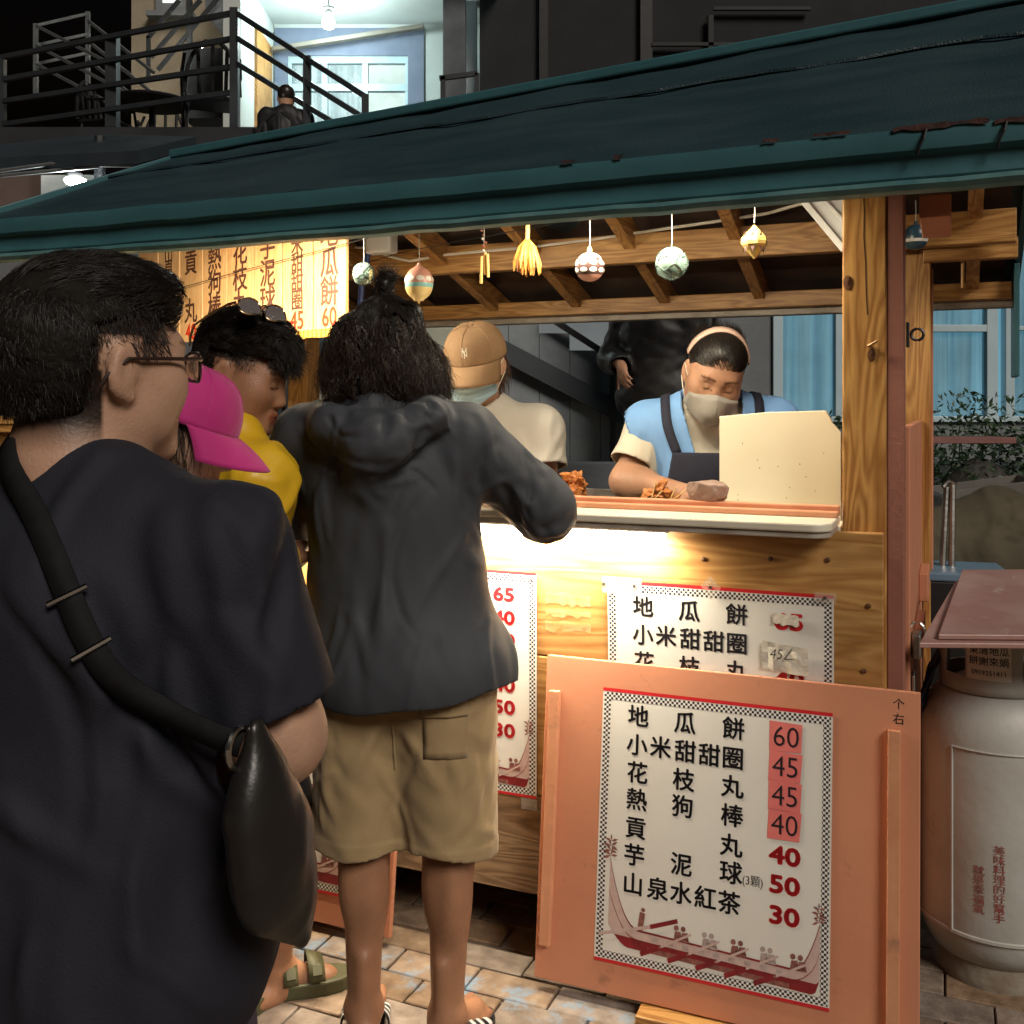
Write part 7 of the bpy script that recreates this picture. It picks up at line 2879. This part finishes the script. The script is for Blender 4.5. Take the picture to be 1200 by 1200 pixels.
# ================================================================== man in the yellow jacket, sunglasses on his head, looking down
E4 = empty('person', (-.652, 2.22, 0), R(-45))
tag(E4, 'young man in a yellow jacket looking down, sunglasses on his head', 'person')
J4 = stand(1.66, neck=(0, -.005, 1.385), chest=(0, .0, 1.22), sh_l=(-.170, .0, 1.305), sh_r=(.165, .02, 1.295), el_l=(-.24, .08, 1.10), wr_l=(-.13, .30, 1.12),
           el_r=(.185, -.03, 1.06), wr_r=(.05, .15, 1.10), hd_l=(.5, .7, .3), hd_r=(-.6, .7, .3), hu_l=(0, 0, 1), hu_r=(0, 0, 1),
           an_r=(-.16, .26, .07), kn_r=(-.02, .20, .47), ft_r=(.45, .9, 0), an_l=(-.14, .06, .07), kn_l=(-.12, .05, .47))
H4 = hmat((.03, .055, 1.515), -52, -16, 0)
hf4 = head_f(1.05, .94, 1.12)


def paint4(q, c, near):
    lim = np.where(q[:, 1] > -.03, .018 + 1.0 * np.clip(q[:, 1] - .015, 0, 1), -.06)
    t = np.clip((q[:, 2] - lim + .03) / .05, 0, 1) * (near & (q[:, 1] < .078))
    ear = (np.abs(q[:, 0]) > .073) & (q[:, 1] > -.036) & (q[:, 1] < .014) & (q[:, 2] < .03)
    t = t * (~ear)
    return c * (1 - t[:, None]) + np.array((.05, .04, .036)) * t[:, None]


make_body(E4, J4, H4, SK['tan'], .0047, bw=1.08, bd=1.1, aw=1.1, lw=1.05, hf=hf4, paint=paint4, neck_r=.062)
yl = mat('yellow_nylon', (0.66, 0.42, 0.02), (0.60, 0.36, 0.015), 6, .42, .06, 200)
y0 = UN((torso_prims(J4, 1.05, 1.15, .022), 0), (CAP(J4['sh_r'], J4['el_r'], .058, .060), .04), (CAP(J4['el_r'], J4['wr_r'], .068, .044), .04), (CAP(J4['sh_l'], J4['el_l'], .078, .070), .05), (CAP(J4['el_l'], J4['wr_l'], .068, .044), .04),
        (CAP((-.07, .03, 1.40), (.07, .03, 1.40), .03, .03), .05), (CAP((.05, -.07, 1.395), (.085, .02, 1.395), .022, .022), .03), (CAP((-.05, -.07, 1.395), (-.085, .02, 1.395), .022, .022), .03),
        *folds([((.19, .0, 1.38), (.24, .10, 1.28), .012, .008), ((.15, .06, 1.37), (.23, .16, 1.26), .012, .008), ((.20, -.04, 1.35), (.22, .0, 1.2), .012, .008), ((.12, .12, 1.30), (.16, .15, 1.1), .012, .01)], .035))
yfo = rand_folds(y0, 64, (-.3, -.2, .85), (.34, .3, 1.44), 114, (.3, .3, -1), .7, (.08, .22), (.006, .013), (.011, .02))
yf = lambda P: y0(P) - yfo(P) + .003 * wav(P, 111, 24)
nk4 = lambda P: .066 - np.linalg.norm((P - np.array((0, .03, 1.46))) * np.array((1, .9, .6)), axis=1)
cloth('jacket', E4, yf, (-.42, -.26, .78), (.44, .52, 1.50), .006, yl, cut=CUTS(lambda P: .80 - P[:, 2], nk4, sleeve_cut(J4, 'l', 1.92), sleeve_cut(J4, 'r', 1.92)), rel=.4)
pf4 = trousers(J4, .105, .085, 0, .9, 0)
cloth('trousers', E4, lambda P: pf4(P) + .004 * wav(P, 113, 24, st=(1, 1, .4)), (-.30, -.22, .40), (.30, .42, 1.0), .010, tr_m, cut=CUTS(lambda P: .45 - P[:, 2], lambda P: P[:, 2] - .93))
olv = mat('olive_rubber', (0.085, 0.085, 0.04), (0.07, 0.07, 0.032), 12, .55)
for sd in 'lr':
    s_o = footwear(E4, J4, sd, olv, olv, sole_h=.035, straps=((.015, .035), (.075, .04)), wide=.054)
    an = J4['an_' + sd]
    fd = np.array(J4['ft_' + sd], float)
    fd /= np.linalg.norm(fd)
    sv = np.array((fd[1], -fd[0], 0))
    for a0 in (.032, .095):
        c = np.array((an[0], an[1], 0)) + fd * a0 + sv * .05 * .9 + np.array((0, 0, .068))
        MB().box((-.014, -.012, -.004), (.014, .012, .004), Matrix.Translation(c) @ Matrix.Rotation(math.atan2(sv[1], sv[0]), 4, 'Z') @ Matrix.Rotation(R(40), 4, 'Y')).build('buckle', olv, s_o, .002)
# hair
hm4 = UN((ELL((0, -.006, .065), (.083, .098, .080)), 0), (ELL((0, .060, .078), (.066, .046, .046)), .04), (ELL((0, -.055, .03), (.070, .058, .075)), .05))
cut4 = lambda P: np.where(P[:, 1] > -.055, .046 + .10 * np.clip(P[:, 1], 0, 1) - P[:, 2], -.05 - P[:, 2])
o4 = solid('hair', XF(lambda P: np.maximum(hm4(P) + .004 * np.abs(wav(P, 121, 80)), cut4(P)), H4), np.array(H4.translation) - .19, np.array(H4.translation) + .2, .004, hair_base, E4, rel=2)
h4w = XF(hm4, H4)
R4m = np.array(H4)[:3, :3]
S_ = groom(h4w, 3200, lambda r, n: tx(H4, np.stack([r.uniform(-.085, .085, n), r.uniform(-.11, .1, n), r.uniform(.055, .15, n)], 1)),
           lambda p, t, ph: R4m @ np.array((.1, .8, .35)) + .45 * np.stack([np.sin(ph), np.cos(ph), .5 * np.sin(2 * ph)], 1), .034, 5, .0, .009, 122, .18, .35, .005, 420, .004)
strands('hair_strands', S_, .0008, hair_blk, o4)
S_ = groom(h4w, 700, lambda r, n: tx(H4, np.stack([r.uniform(-.06, .06, n), r.uniform(.07, .1, n), r.uniform(.05, .11, n)], 1)),
           lambda p, t, ph: R4m @ np.array((.05, .55, -.7)) + .25 * np.stack([np.sin(ph), np.cos(ph), np.sin(2 * ph)], 1), .035, 6, .0, .006, 123, .2)
strands('hair_strands', S_, .0009, hair_blk, o4)
S_ = groom(XF(hf4, H4), 1800, lambda r, n: tx(H4, np.stack([np.where(r.rand(n) < .5, -1, 1) * r.uniform(.055, .08, n), r.uniform(-.10, .05, n), r.uniform(.0, .07, n)], 1)), lambda p, t, ph: R4m @ np.array((0, .1, -1.0)) + .3 * np.stack([np.sin(ph), np.cos(ph), np.sin(2 * ph)], 1), .010, 4, .0, .003, 124, .2)
lq = (S_[:, 0] - np.array(H4.translation)) @ R4m
S_ = S_[(lq[:, 2] > .022) | (lq[:, 1] < -.045)]
strands('hair_strands', S_, .0005, hair_blk, o4)
mir = mat('pale_mirror_lens', (0.75, 0.68, 0.66), (0.6, 0.5, 0.5), 10, .1, metal=.8)
glasses(E4, H4, mat('gold_rim', (0.55, 0.42, 0.25), None, 9, .25, metal=1), mir, lift=(.03, -.034, .080), tilt=R(42), w_=.024, h_=.020, turn=R(-30))
# strap with zip across his chest
st4 = project(yf, np.stack([np.interp(tt, (0, .25, .5, .75, 1), v) for v in ((-.12, .0, .10, .17, .20), (.06, .14, .16, .12, .0), (1.41, 1.32, 1.2, 1.08, .98))], 1), .005, 6)
for _ in range(3):
    st4[1:-1] = (st4[:-2] + 2 * st4[1:-1] + st4[2:]) / 4
nr4 = grad(yf, st4, .01)
sd4 = np.cross(nr4, np.gradient(st4, axis=0))
sd4 /= np.linalg.norm(sd4, axis=1, keepdims=True)
CB = empty('sling_bag', (-.652, 2.22, 0), R(-45))
tag(CB, 'black sling bag strapped across the yellow jacket', 'bag')
o = obj('strap', meshdata('strap', np.concatenate([st4 + sd4 * .018, st4 - sd4 * .018]), np.array([(i, i + 1, 41 + i + 1, 41 + i) for i in range(40)]), True), web, CB)
s = o.modifiers.new('thick', 'SOLIDIFY'); s.thickness = .004; s.offset = 0
bsl = lambda P: ELL((.235, .03, .90), (.045, .09, .075))(P) + .002 * wav(P, 5, 50)
solid('bag_body', bsl, (.16, -.09, .80), (.31, .16, 1.0), .006, lea, CB)

# ================================================================== woman in the magenta cap
E3 = empty('person', (-.640, 1.83, 0), R(-66))
tag(E3, 'person in a magenta cap with dark hair, half hidden behind the man in black', 'person')
J3 = stand(1.52, chest=(0, 0, 1.10), sh_l=(-.160, 0, 1.235), sh_r=(.160, 0, 1.235), neck=(0, -.01, 1.29), el_l=(-.20, -.02, .97), wr_l=(-.17, .05, .77), el_r=(.19, -.02, .96), wr_r=(.13, .06, .80),
           hd_l=(0, .3, -1), hd_r=(0, .3, -1), hu_l=(-1, 0, 0), hu_r=(1, 0, 0))
H3 = hmat((.0, .035, 1.405), -14, -18, 0)
make_body(E3, J3, H3, SK['light'], .007, bw=.98, aw=.9, lw=.95)
lav = mat('lavender_cotton', (0.50, 0.46, 0.56), (0.44, 0.40, 0.50), 6, .8, .1, 200)
l0 = upper_top(J3, .028, 1.02, 1.1, .7, .07, .075, hip_r=(.195, .15, .14))
cloth('t_shirt', E3, lambda P: l0(P) + .005 * wav(P, 131, 22, st=(1, 1, .4)), (-.34, -.24, .70), (.34, .24, 1.38), .009, lav,
      cut=CUTS(lambda P: .76 - P[:, 2], lambda P: .062 - np.linalg.norm((P - np.array((0, .01, 1.30))) * np.array((1, .95, .6)), axis=1), sleeve_cut(J3, 'l', .65), sleeve_cut(J3, 'r', .65)))
pur = mat('dark_purple_skirt', (0.035, 0.025, 0.05), (0.06, 0.045, 0.07), 20, .8)
k0 = UN((ELL((0, 0, .82), (.175, .13, .12)), 0), (CAP((0, 0, .75), (0, 0, .25), .15, .19), .06))
cloth('skirt', E3, lambda P: k0(P) + .008 * wav(P, 133, 20, st=(1, 1, .15)), (-.26, -.26, .16), (.26, .26, .9), .012, pur, cut=CUTS(lambda P: .22 - P[:, 2], lambda P: P[:, 2] - .82))
for sd in 'lr':
    footwear(E3, J3, sd, blk_r, blk_r, sole_h=.02, straps=((.03, .06),))
mag = mat('magenta_cotton', (0.50, 0.022, 0.20), (0.44, 0.018, 0.17), 8, .75, .12, 260, sheen=.2)
cap_hat(E3, H3, mag, mag, 0, -4, visor_drop=.034, vis_len=.075)
hm3 = UN((ELL((0, -.018, .015), (.084, .098, .085)), 0), (ELL((0, -.05, -.10), (.085, .055, .11)), .05))
hm3f = SUB(hm3, ELL((0, .11, -.04), (.075, .075, .12)), .02)
cut3 = lambda P: P[:, 2] - .045
o3_ = solid('hair', XF(lambda P: np.maximum(hm3f(P) + .004 * np.abs(wav(P, 141, 70, st=(1, 1, .3))), cut3(P)), H3), np.array(H3.translation) - .24, np.array(H3.translation) + .16, .005, hair_brn, E3)
S_ = groom(XF(hm3f, H3), 1800, lambda r, n: tx(H3, np.stack([r.uniform(-.09, .09, n), r.uniform(-.12, .03, n), r.uniform(-.05, .04, n)], 1)),
           lambda p, t, ph: np.stack([.15 * np.sin(ph + 4 * t), .15 * np.cos(ph + 5 * t), -np.ones_like(ph)], 1), .13, 8, .0, .010, 142, .1)
strands('hair_strands', S_, .0009, hair_brn, o3_)

# ================================================================== seller in the tan cap
E5 = empty('person', (-.085, 3.30, 0), R(164))
tag(E5, 'seller in a tan cap, blue face mask and white T-shirt behind the counter', 'person')
J5 = stand(1.70, neck=(.0, .03, 1.42), chest=(0, .0, 1.25), sh_l=(-.175, .0, 1.37), sh_r=(.175, .0, 1.37), el_l=(-.215, .05, 1.16), wr_l=(-.07, .25, 1.21), el_r=(.22, .06, 1.14), wr_r=(.07, .25, 1.21),
           hd_l=(.4, .9, -.1), hd_r=(-.4, .9, -.1), hu_l=(0, 0, 1), hu_r=(0, 0, 1))
H5 = hmat((.0, .10, 1.580), -4, -19, 0)
hf5 = head_f(.95, .9, 1.0)
make_body(E5, J5, H5, SK['light'], .0065, bw=1.0, hf=hf5)
wt = mat('white_cotton', (0.62, 0.60, 0.55), (0.56, 0.54, 0.49), 6, .8, .12, 200)
w0_ = UN((upper_top(J5, .026, 1.02, 1.1, .78, .072, .082, hip_r=(.2, .15, .14)), 0),
         *folds([((-.19, .06, 1.38), (-.24, .10, 1.25), .010, .007), ((-.13, .10, 1.38), (-.2, .12, 1.22), .010, .007), ((-.08, .12, 1.36), (-.10, .15, 1.15), .010, .008), ((.1, .1, 1.36), (.08, .15, 1.1), .010, .008)], .03))
w0o = rand_folds(w0_, 60, (-.3, -.08, .95), (.3, .2, 1.46), 153, (.2, 0, -1), .7, (.08, .25), (.005, .011), (.011, .02))
cloth('t_shirt', E5, lambda P: w0_(P) - w0o(P), (-.36, -.24, .72), (.36, .26, 1.52), .006, wt,
      cut=CUTS(lambda P: .80 - P[:, 2], lambda P: .066 - np.linalg.norm((P - np.array((0, .05, 1.455))) * np.array((1, .95, .6)), axis=1), sleeve_cut(J5, 'l', .56), sleeve_cut(J5, 'r', .56)), rel=.3)
pf5 = trousers(J5, .1, .085, 0, .9, .07)
cloth('trousers', E5, pf5, (-.25, -.22, .06), (.25, .22, 1.0), .012, tr_m, cut=CUTS(lambda P: .10 - P[:, 2], lambda P: P[:, 2] - .95))
for sd in 'lr':
    footwear(E5, J5, sd, blk_r, blk_r, sole_h=.02, straps=((.0, .13),))
tan_m = mat('tan_twill', (0.27, 0.165, 0.085), (0.23, 0.138, 0.068), 9, .8, .3, 420)
c5, CM5 = cap_hat(E5, H5, tan_m, tan_m, 0, -3, visor_drop=.040, vis_len=.066)
# interlocked N and Y on the crown
lg = MB()
for chx, sx_, sz_ in (('N', 1.05, .030), ('Y', .85, .046)):
    a, b = glyphs(chx, sz_, 0, 0, 0, -.010, sx=sx_)
    V = []
    for (x, y, z) in a:
        az = (x + .012) / .105
        t = (z + .045) / .1045
        t_ = math.asin(min(1, max(0, t)) ** (1 / 1.05)) / (PI / 2)
        c = math.cos(t_ * PI / 2) ** .56
        V.append(tuple(CM5 @ Vector(((.0985) * c * -math.sin(az), -.006 + (.1165) * c * math.cos(az), .022 + (.1055) * math.sin(t_ * PI / 2) ** 1.05))))
    lg.add(V, b)
lg.build('embroidered_monogram', mat('cream_thread', (0.7, 0.65, 0.52), None, 40, .6), c5)


def mask(E, HM, hf, m, ridge, col_loop, lo_z=-.112, hi_z=-.012):
    def region(P):
        return np.maximum.reduce([np.abs(P[:, 0]) - .072, .026 - P[:, 1] + .35 * np.clip(np.abs(P[:, 2] + .06) - .03, 0, 1), P[:, 2] - (hi_z - .30 * np.abs(P[:, 0])), (lo_z + .34 * np.abs(P[:, 0])) - P[:, 2]])
    bl = [(hf, 0), (ELL((0, .088, -.052), (.040, .034, .052)), .04)]
    if ridge:
        bl.append((CAP((0, .112, -.022), (0, .118, -.060), .006, .010), .035))
        bl.append((CAP((0, .118, -.060), (0, .088, -.108), .010, .006), .035))
    f = UN(*bl)
    g = lambda P: np.maximum(f(P) - .0065, region(P))
    if not ridge:
        g0 = g
        g = lambda P: g0(P) + .0016 * np.sin((P[:, 2]) * 330) * (P[:, 2] < -.03)
    o = solid('face_mask', XF(g, HM), np.array(HM.translation) - .16, np.array(HM.translation) + .16, .0035, m, E)
    if ridge:
        q_ = project(g, np.array([(0, .13, z) for z in np.linspace(-.026, -.104, 9)]), .0003, 8)
        q_[:, 0] = 0
        MB().tube([HM @ Vector(v) for v in q_], .0013, 5).build('mask_seam', m, o)
    for s in (-1, 1):
        for z0, z1 in ((-.03, .012), (-.085, -.03)):
            MB().tube([HM @ Vector(p) for p in ((s * .066, .035, z0), (s * .080, .01, (z0 + z1) / 2 + .004), (s * .088, -.018, z1))], .0014, 5).build('ear_loop', col_loop, o)
    return o


mask(E5, H5, hf5, mat('blue_surgical_mask', (0.36, 0.56, 0.68), (0.32, 0.5, 0.62), 12, .7, .1, 200), False, M['cable'])
hm5 = UN((ELL((0, -.02, .012), (.083, .10, .085)), 0), (ELL((0, -.085, -.045), (.05, .04, .075)), .05))
hm5f = SUB(hm5, ELL((0, .10, -.04), (.08, .085, .13)), .02)
o5 = solid('hair', XF(lambda P: np.maximum(hm5f(P) + .004 * np.abs(wav(P, 161, 70, st=(1, 1, .3))), P[:, 2] - .03), H5), np.array(H5.translation) - .2, np.array(H5.translation) + .15, .006, hair_lbrn, E5)
S_ = groom(XF(hm5f, H5), 900, lambda r, n: tx(H5, np.stack([r.uniform(-.09, .09, n), r.uniform(-.13, -.01, n), r.uniform(-.1, .02, n)], 1)),
           lambda p, t, ph: np.stack([.3 * np.sin(ph + 4 * t), .3 * np.cos(ph + 5 * t), -np.ones_like(ph)], 1), .07, 7, .0, .014, 162, .2)
strands('hair_strands', S_, .0008, hair_lbrn, o5)

# ================================================================== seller in the blue vest and apron
E6 = empty('person', (.60, 3.10, 0), R(172))
tag(E6, 'woman seller in a grey mask, blue vest and navy apron bending over the counter', 'person')
J6 = stand(1.62, pelvis=(0, -.08, .92), belly=(0, -.04, 1.08), chest=(.0, .01, 1.25), neck=(.0, .05, 1.42), sh_l=(-.178, .02, 1.385), sh_r=(.180, .03, 1.375), el_l=(-.25, .10, 1.20), wr_l=(-.10, .30, 1.215),
           el_r=(.250, .10, 1.225), wr_r=(.065, .255, 1.200), hd_l=(.4, .9, -.1), hd_r=(-.55, .85, .0), hu_l=(0, 0, 1), hu_r=(0, .1, 1))
H6 = hmat((-.005, .125, 1.540), 4, -29, -12)
hf6 = head_f(.95, .88, 1.08)
make_body(E6, J6, H6, SK['mid'], .0050, bw=.96, bd=1.05, aw=1.05, hf=hf6)
cr_ = mat('cream_cotton', (0.66, 0.61, 0.50), (0.60, 0.55, 0.44), 6, .8, .1, 200)
w6 = upper_top(J6, .016, .98, 1.06, .74, .062, .076, hip_r=(.18, .14, .14))
nk6 = lambda P: .062 - np.linalg.norm((P - np.array((0, .07, 1.45))) * np.array((1, .95, .6)), axis=1)
w6o = rand_folds(w6, 40, (-.35, -.1, 1.0), (.35, .2, 1.44), 174, (.3, 0, -1), .7, (.08, .22), (.004, .009), (.011, .02))
cloth('t_shirt', E6, lambda P: w6(P) - w6o(P), (-.40, -.28, .72), (.40, .30, 1.52), .006, cr_, cut=CUTS(lambda P: .80 - P[:, 2], nk6, sleeve_cut(J6, 'l', .70), sleeve_cut(J6, 'r', .70)), rel=.3)
vst = mat('sky_blue_vest', (0.20, 0.40, 0.74), (0.17, 0.36, 0.68), 7, .7, .1, 200)
v6 = UN((torso_prims(J6, 1.0, 1.10, .042), 0), (CAP((.055, .09, 1.40), (.095, -.01, 1.455), .022, .024), .02), (CAP((-.055, .09, 1.40), (-.095, -.01, 1.455), .022, .024), .02), (CAP((.055, .10, 1.40), (.03, .15, 1.30), .020, .012), .02), (CAP((-.055, .10, 1.40), (-.03, .15, 1.30), .020, .012), .02))
vopen = lambda P: np.where(P[:, 1] > .03, (.030 + .28 * np.clip(P[:, 2] - 1.24, 0, .2)) - np.abs(P[:, 0]), -1.0)
arm6 = CUTS(lambda P: .072 - np.linalg.norm((P - J6['sh_r'] - np.array((.045, 0, -.035))) * np.array((1, 1, .75)), axis=1), lambda P: .072 - np.linalg.norm((P - J6['sh_l'] - np.array((-.045, 0, -.035))) * np.array((1, 1, .75)), axis=1))
nk6b = lambda P: .070 - np.linalg.norm((P - np.array((0, .06, 1.47))) * np.array((1, .95, .6)), axis=1)
v6o = rand_folds(v6, 30, (-.25, .0, .9), (.25, .25, 1.44), 175, (0, 0, -1), .6, (.08, .22), (.002, .005), (.011, .02))
cloth('vest', E6, lambda P: v6(P) - v6o(P), (-.34, -.28, .80), (.34, .30, 1.52), .006, vst, cut=CUTS(lambda P: .86 - P[:, 2], vopen, arm6, nk6b), thick=.006)
nv = mat('navy_denim', (0.022, 0.025, 0.045), (0.017, 0.019, 0.036), 9, .8, .15, 260)
a6 = lambda P: torso_prims(J6, 1.02, 1.14, .055)(P) + .003 * wav(P, 173, 20)
bib = lambda P: np.maximum.reduce([np.abs(P[:, 0]) - np.where(P[:, 2] > 1.13, .115 + .35 * np.clip(1.32 - P[:, 2], 0, .3) * .5, .215), P[:, 2] - 1.315, .02 - P[:, 1] - .12 * (P[:, 2] < 1.13), .80 - P[:, 2]])
cloth('apron', E6, a6, (-.34, -.28, .76), (.34, .32, 1.36), .0055, nv, cut=bib, thick=.003)
for s in (-1, 1):
    q = project(lambda P: v6(P), np.stack([np.interp(np.linspace(0, 1, 17), (0, .4, .7, 1), v) for v in ((s * .10, s * .125, s * .12, s * .06), (.15, .11, .0, -.10), (1.31, 1.39, 1.44, 1.36))], 1), .006, 6)
    nq = grad(v6, q, .01)
    sq = np.cross(nq, np.gradient(q, axis=0))
    sq /= np.linalg.norm(sq, axis=1, keepdims=True)
    o = obj('apron_strap', meshdata('apron_strap', np.concatenate([q + sq * .014, q - sq * .014]), np.array([(i, i + 1, 17 + i + 1, 17 + i) for i in range(16)]), True), nv, E6)
    sm_ = o.modifiers.new('thick', 'SOLIDIFY'); sm_.thickness = .003; sm_.offset = 0
pf6 = trousers(J6, .1, .085, 0, .9, .07)
cloth('trousers', E6, pf6, (-.25, -.3, .06), (.25, .22, 1.0), .012, tr_m, cut=CUTS(lambda P: .10 - P[:, 2], lambda P: P[:, 2] - .92))
for sd in 'lr':
    footwear(E6, J6, sd, blk_r, blk_r, sole_h=.02, straps=((.0, .13),))
mask(E6, H6, hf6, mat('grey_mask', (0.36, 0.345, 0.31), (0.32, 0.305, 0.27), 12, .75, .1, 200), True, M['cable'])
hm6 = UN((ELL((0, -.016, .040), (.083, .103, .092)), 0), (ELL((0, -.085, -.01), (.05, .045, .05)), .04))
cut6 = lambda P: np.where(P[:, 1] > -.02, np.where(np.abs(P[:, 0]) > .055, .01 + .9 * np.clip(P[:, 1], 0, 1) - P[:, 2], .070 - 1.5 * P[:, 0] ** 2 - P[:, 2] + .5 * np.clip(P[:, 1] - .05, -.05, 1)), -.05 - P[:, 2])
hm6c = lambda P: np.maximum(hm6(P), cut6(P))
o6 = solid('hair', XF(lambda P: np.maximum(hm6(P) + .0025 * np.abs(wav(P, 181, 110, st=(1, .3, .6))), cut6(P)), H6), np.array(H6.translation) - .19, np.array(H6.translation) + .17, .004, hair_blk, E6, rel=2)
R6 = np.array(H6)[:3, :3]
S_ = groom(XF(hm6, H6), 2600, lambda r, n: tx(H6, np.stack([r.uniform(-.085, .085, n), r.uniform(-.02, .085, n), r.uniform(.05, .13, n)], 1)), lambda p, t, ph: R6 @ np.array((0, -1.0, .05)) + .1 * np.stack([np.sin(ph), np.cos(ph), np.sin(2 * ph)], 1), .08, 7, -.001, .003, 182, .05)
strands('hair_strands', S_, .0008, hair_blk, o6)
hb = [HM_ for HM_ in [H6 @ Vector((.090 * math.cos(a), .012, .030 + .105 * math.sin(a))) for a in np.linspace(.1, PI - .1, 19)]]
mbh = MB()
V = []
for a in np.linspace(.12, PI - .12, 25):
    for dy in (-.012, .012):
        V.append(tuple(H6 @ Vector((.0900 * math.cos(a), -.020 + dy + .004, .038 + .1010 * math.sin(a) - (.004 if dy > 0 else 0)))))
o = obj('headband', meshdata('headband', V, [(2 * i, 2 * i + 1, 2 * i + 3, 2 * i + 2) for i in range(24)], True), mat('beige_headband', (0.50, 0.34, 0.27), None, 9, .7), E6)
s = o.modifiers.new('thick', 'SOLIDIFY'); s.thickness = .005; s.offset = 0

# ================================================================== figure in a black jacket standing behind the stall
LD = MB().box((.05, 5.2, 0), (1.5, 6.2, .56)).build('raised_landing', conc_d, None, .01)
tag(LD, 'dark concrete landing under the person in black behind the stall', 'landing')
E7 = empty('person', (.80, 5.62, .56), R(150))
tag(E7, 'person in a black jacket standing in the dark behind the stall', 'person')
J7 = stand(1.72, el_r=(.27, .02, 1.15), wr_r=(.12, .22, 1.10), hd_r=(-.4, .5, -.7), hu_r=(.6, .6, .3), el_l=(-.27, .0, 1.12))
H7 = hmat((0, .02, 1.60), 10, -10, 0)
make_body(E7, J7, H7, SK['mid'], .011)
bj = mat('black_jacket', (0.010, 0.010, 0.011), (0.014, 0.014, 0.015), 8, .5, .1, 90, spec=.35)
j7 = upper_top(J7, .04, 1.1, 1.15, 1.95, .082, .055, hip_r=(.21, .16, .14), elr=.075)
cloth('jacket', E7, lambda P: j7(P) + .006 * wav(P, 191, 24) + .004 * wav(P, 192, 50), (-.42, -.28, .72), (.42, .4, 1.5), .012, bj, cut=CUTS(lambda P: .78 - P[:, 2], lambda P: .07 - np.linalg.norm((P - np.array((0, .01, 1.48))) * np.array((1, .95, .6)), axis=1), sleeve_cut(J7, 'l', 1.9), sleeve_cut(J7, 'r', 1.9)))
cloth('trousers', E7, trousers(J7, .105, .09, 0, .95, .075), (-.25, -.22, .06), (.25, .22, 1.05), .014, tr_m, cut=CUTS(lambda P: .10 - P[:, 2], lambda P: P[:, 2] - 1.0))
solid('hair', XF(lambda P: np.maximum(ELL((0, -.016, .045), (.085, .108, .095))(P) + .004 * wav(P, 193, 60), np.where(P[:, 1] > -.03, .03 + .5 * P[:, 1] - P[:, 2], -.07 - P[:, 2])), H7), np.array(H7.translation) - .17, np.array(H7.translation) + .17, .008, hair_blk, E7)
for sd in 'lr':
    footwear(E7, J7, sd, blk_r, blk_r, sole_h=.02, straps=((.0, .13),))

# ================================================================== dark seated figure on the terrace
tpx = at(334, 0, 10.0)
E8 = empty('person', (tpx.x, 10.05, fl2), R(12))
tag(E8, 'dark figure seated on the terrace behind the railing', 'person')
J8 = stand(1.70, pelvis=(0, -.05, .52), belly=(0, -.04, .66), chest=(0, -.01, .84), neck=(0, .0, 1.02), sh_l=(-.18, 0, .97), sh_r=(.18, 0, .97), el_l=(-.25, .05, .72), el_r=(.25, .05, .72), wr_l=(-.12, .26, .68), wr_r=(.12, .26, .68),
           hd_l=(.2, .9, -.2), hd_r=(-.2, .9, -.2), hu_l=(0, 0, 1), hu_r=(0, 0, 1), hip_l=(-.09, 0, .50), hip_r=(.09, 0, .50), kn_l=(-.12, .42, .50), kn_r=(.12, .42, .50), an_l=(-.12, .42, .085), an_r=(.12, .42, .085))
H8 = hmat((0, .02, 1.16), 0, -8, 0)
make_body(E8, J8, H8, SK['mid'], .014)
j8 = upper_top(J8, .035, 1.1, 1.1, 1.9, .078, .05, elr=.07)
cloth('jacket', E8, lambda P: j8(P) + .006 * wav(P, 201, 24), (-.4, -.26, .38), (.4, .4, 1.1), .012, bj, cut=CUTS(lambda P: .42 - P[:, 2], lambda P: .07 - np.linalg.norm((P - np.array((0, .01, 1.06))) * np.array((1, .95, .6)), axis=1), sleeve_cut(J8, 'l', 1.9), sleeve_cut(J8, 'r', 1.9)))
cloth('trousers', E8, trousers(J8, .105, .085, 0, .6, .07), (-.28, -.24, .06), (.28, .55, .7), .014, tr_m, cut=CUTS(lambda P: .10 - P[:, 2], lambda P: P[:, 2] - .62))
solid('hair', XF(lambda P: np.maximum(ELL((0, -.016, .045), (.085, .108, .095))(P), np.where(P[:, 1] > -.03, .03 + .5 * P[:, 1] - P[:, 2], -.07 - P[:, 2])), H8), np.array(H8.translation) - .17, np.array(H8.translation) + .17, .010, hair_blk, E8)
for sd in 'lr':
    footwear(E8, J8, sd, blk_r, blk_r, sole_h=.02, straps=((.0, .13),))
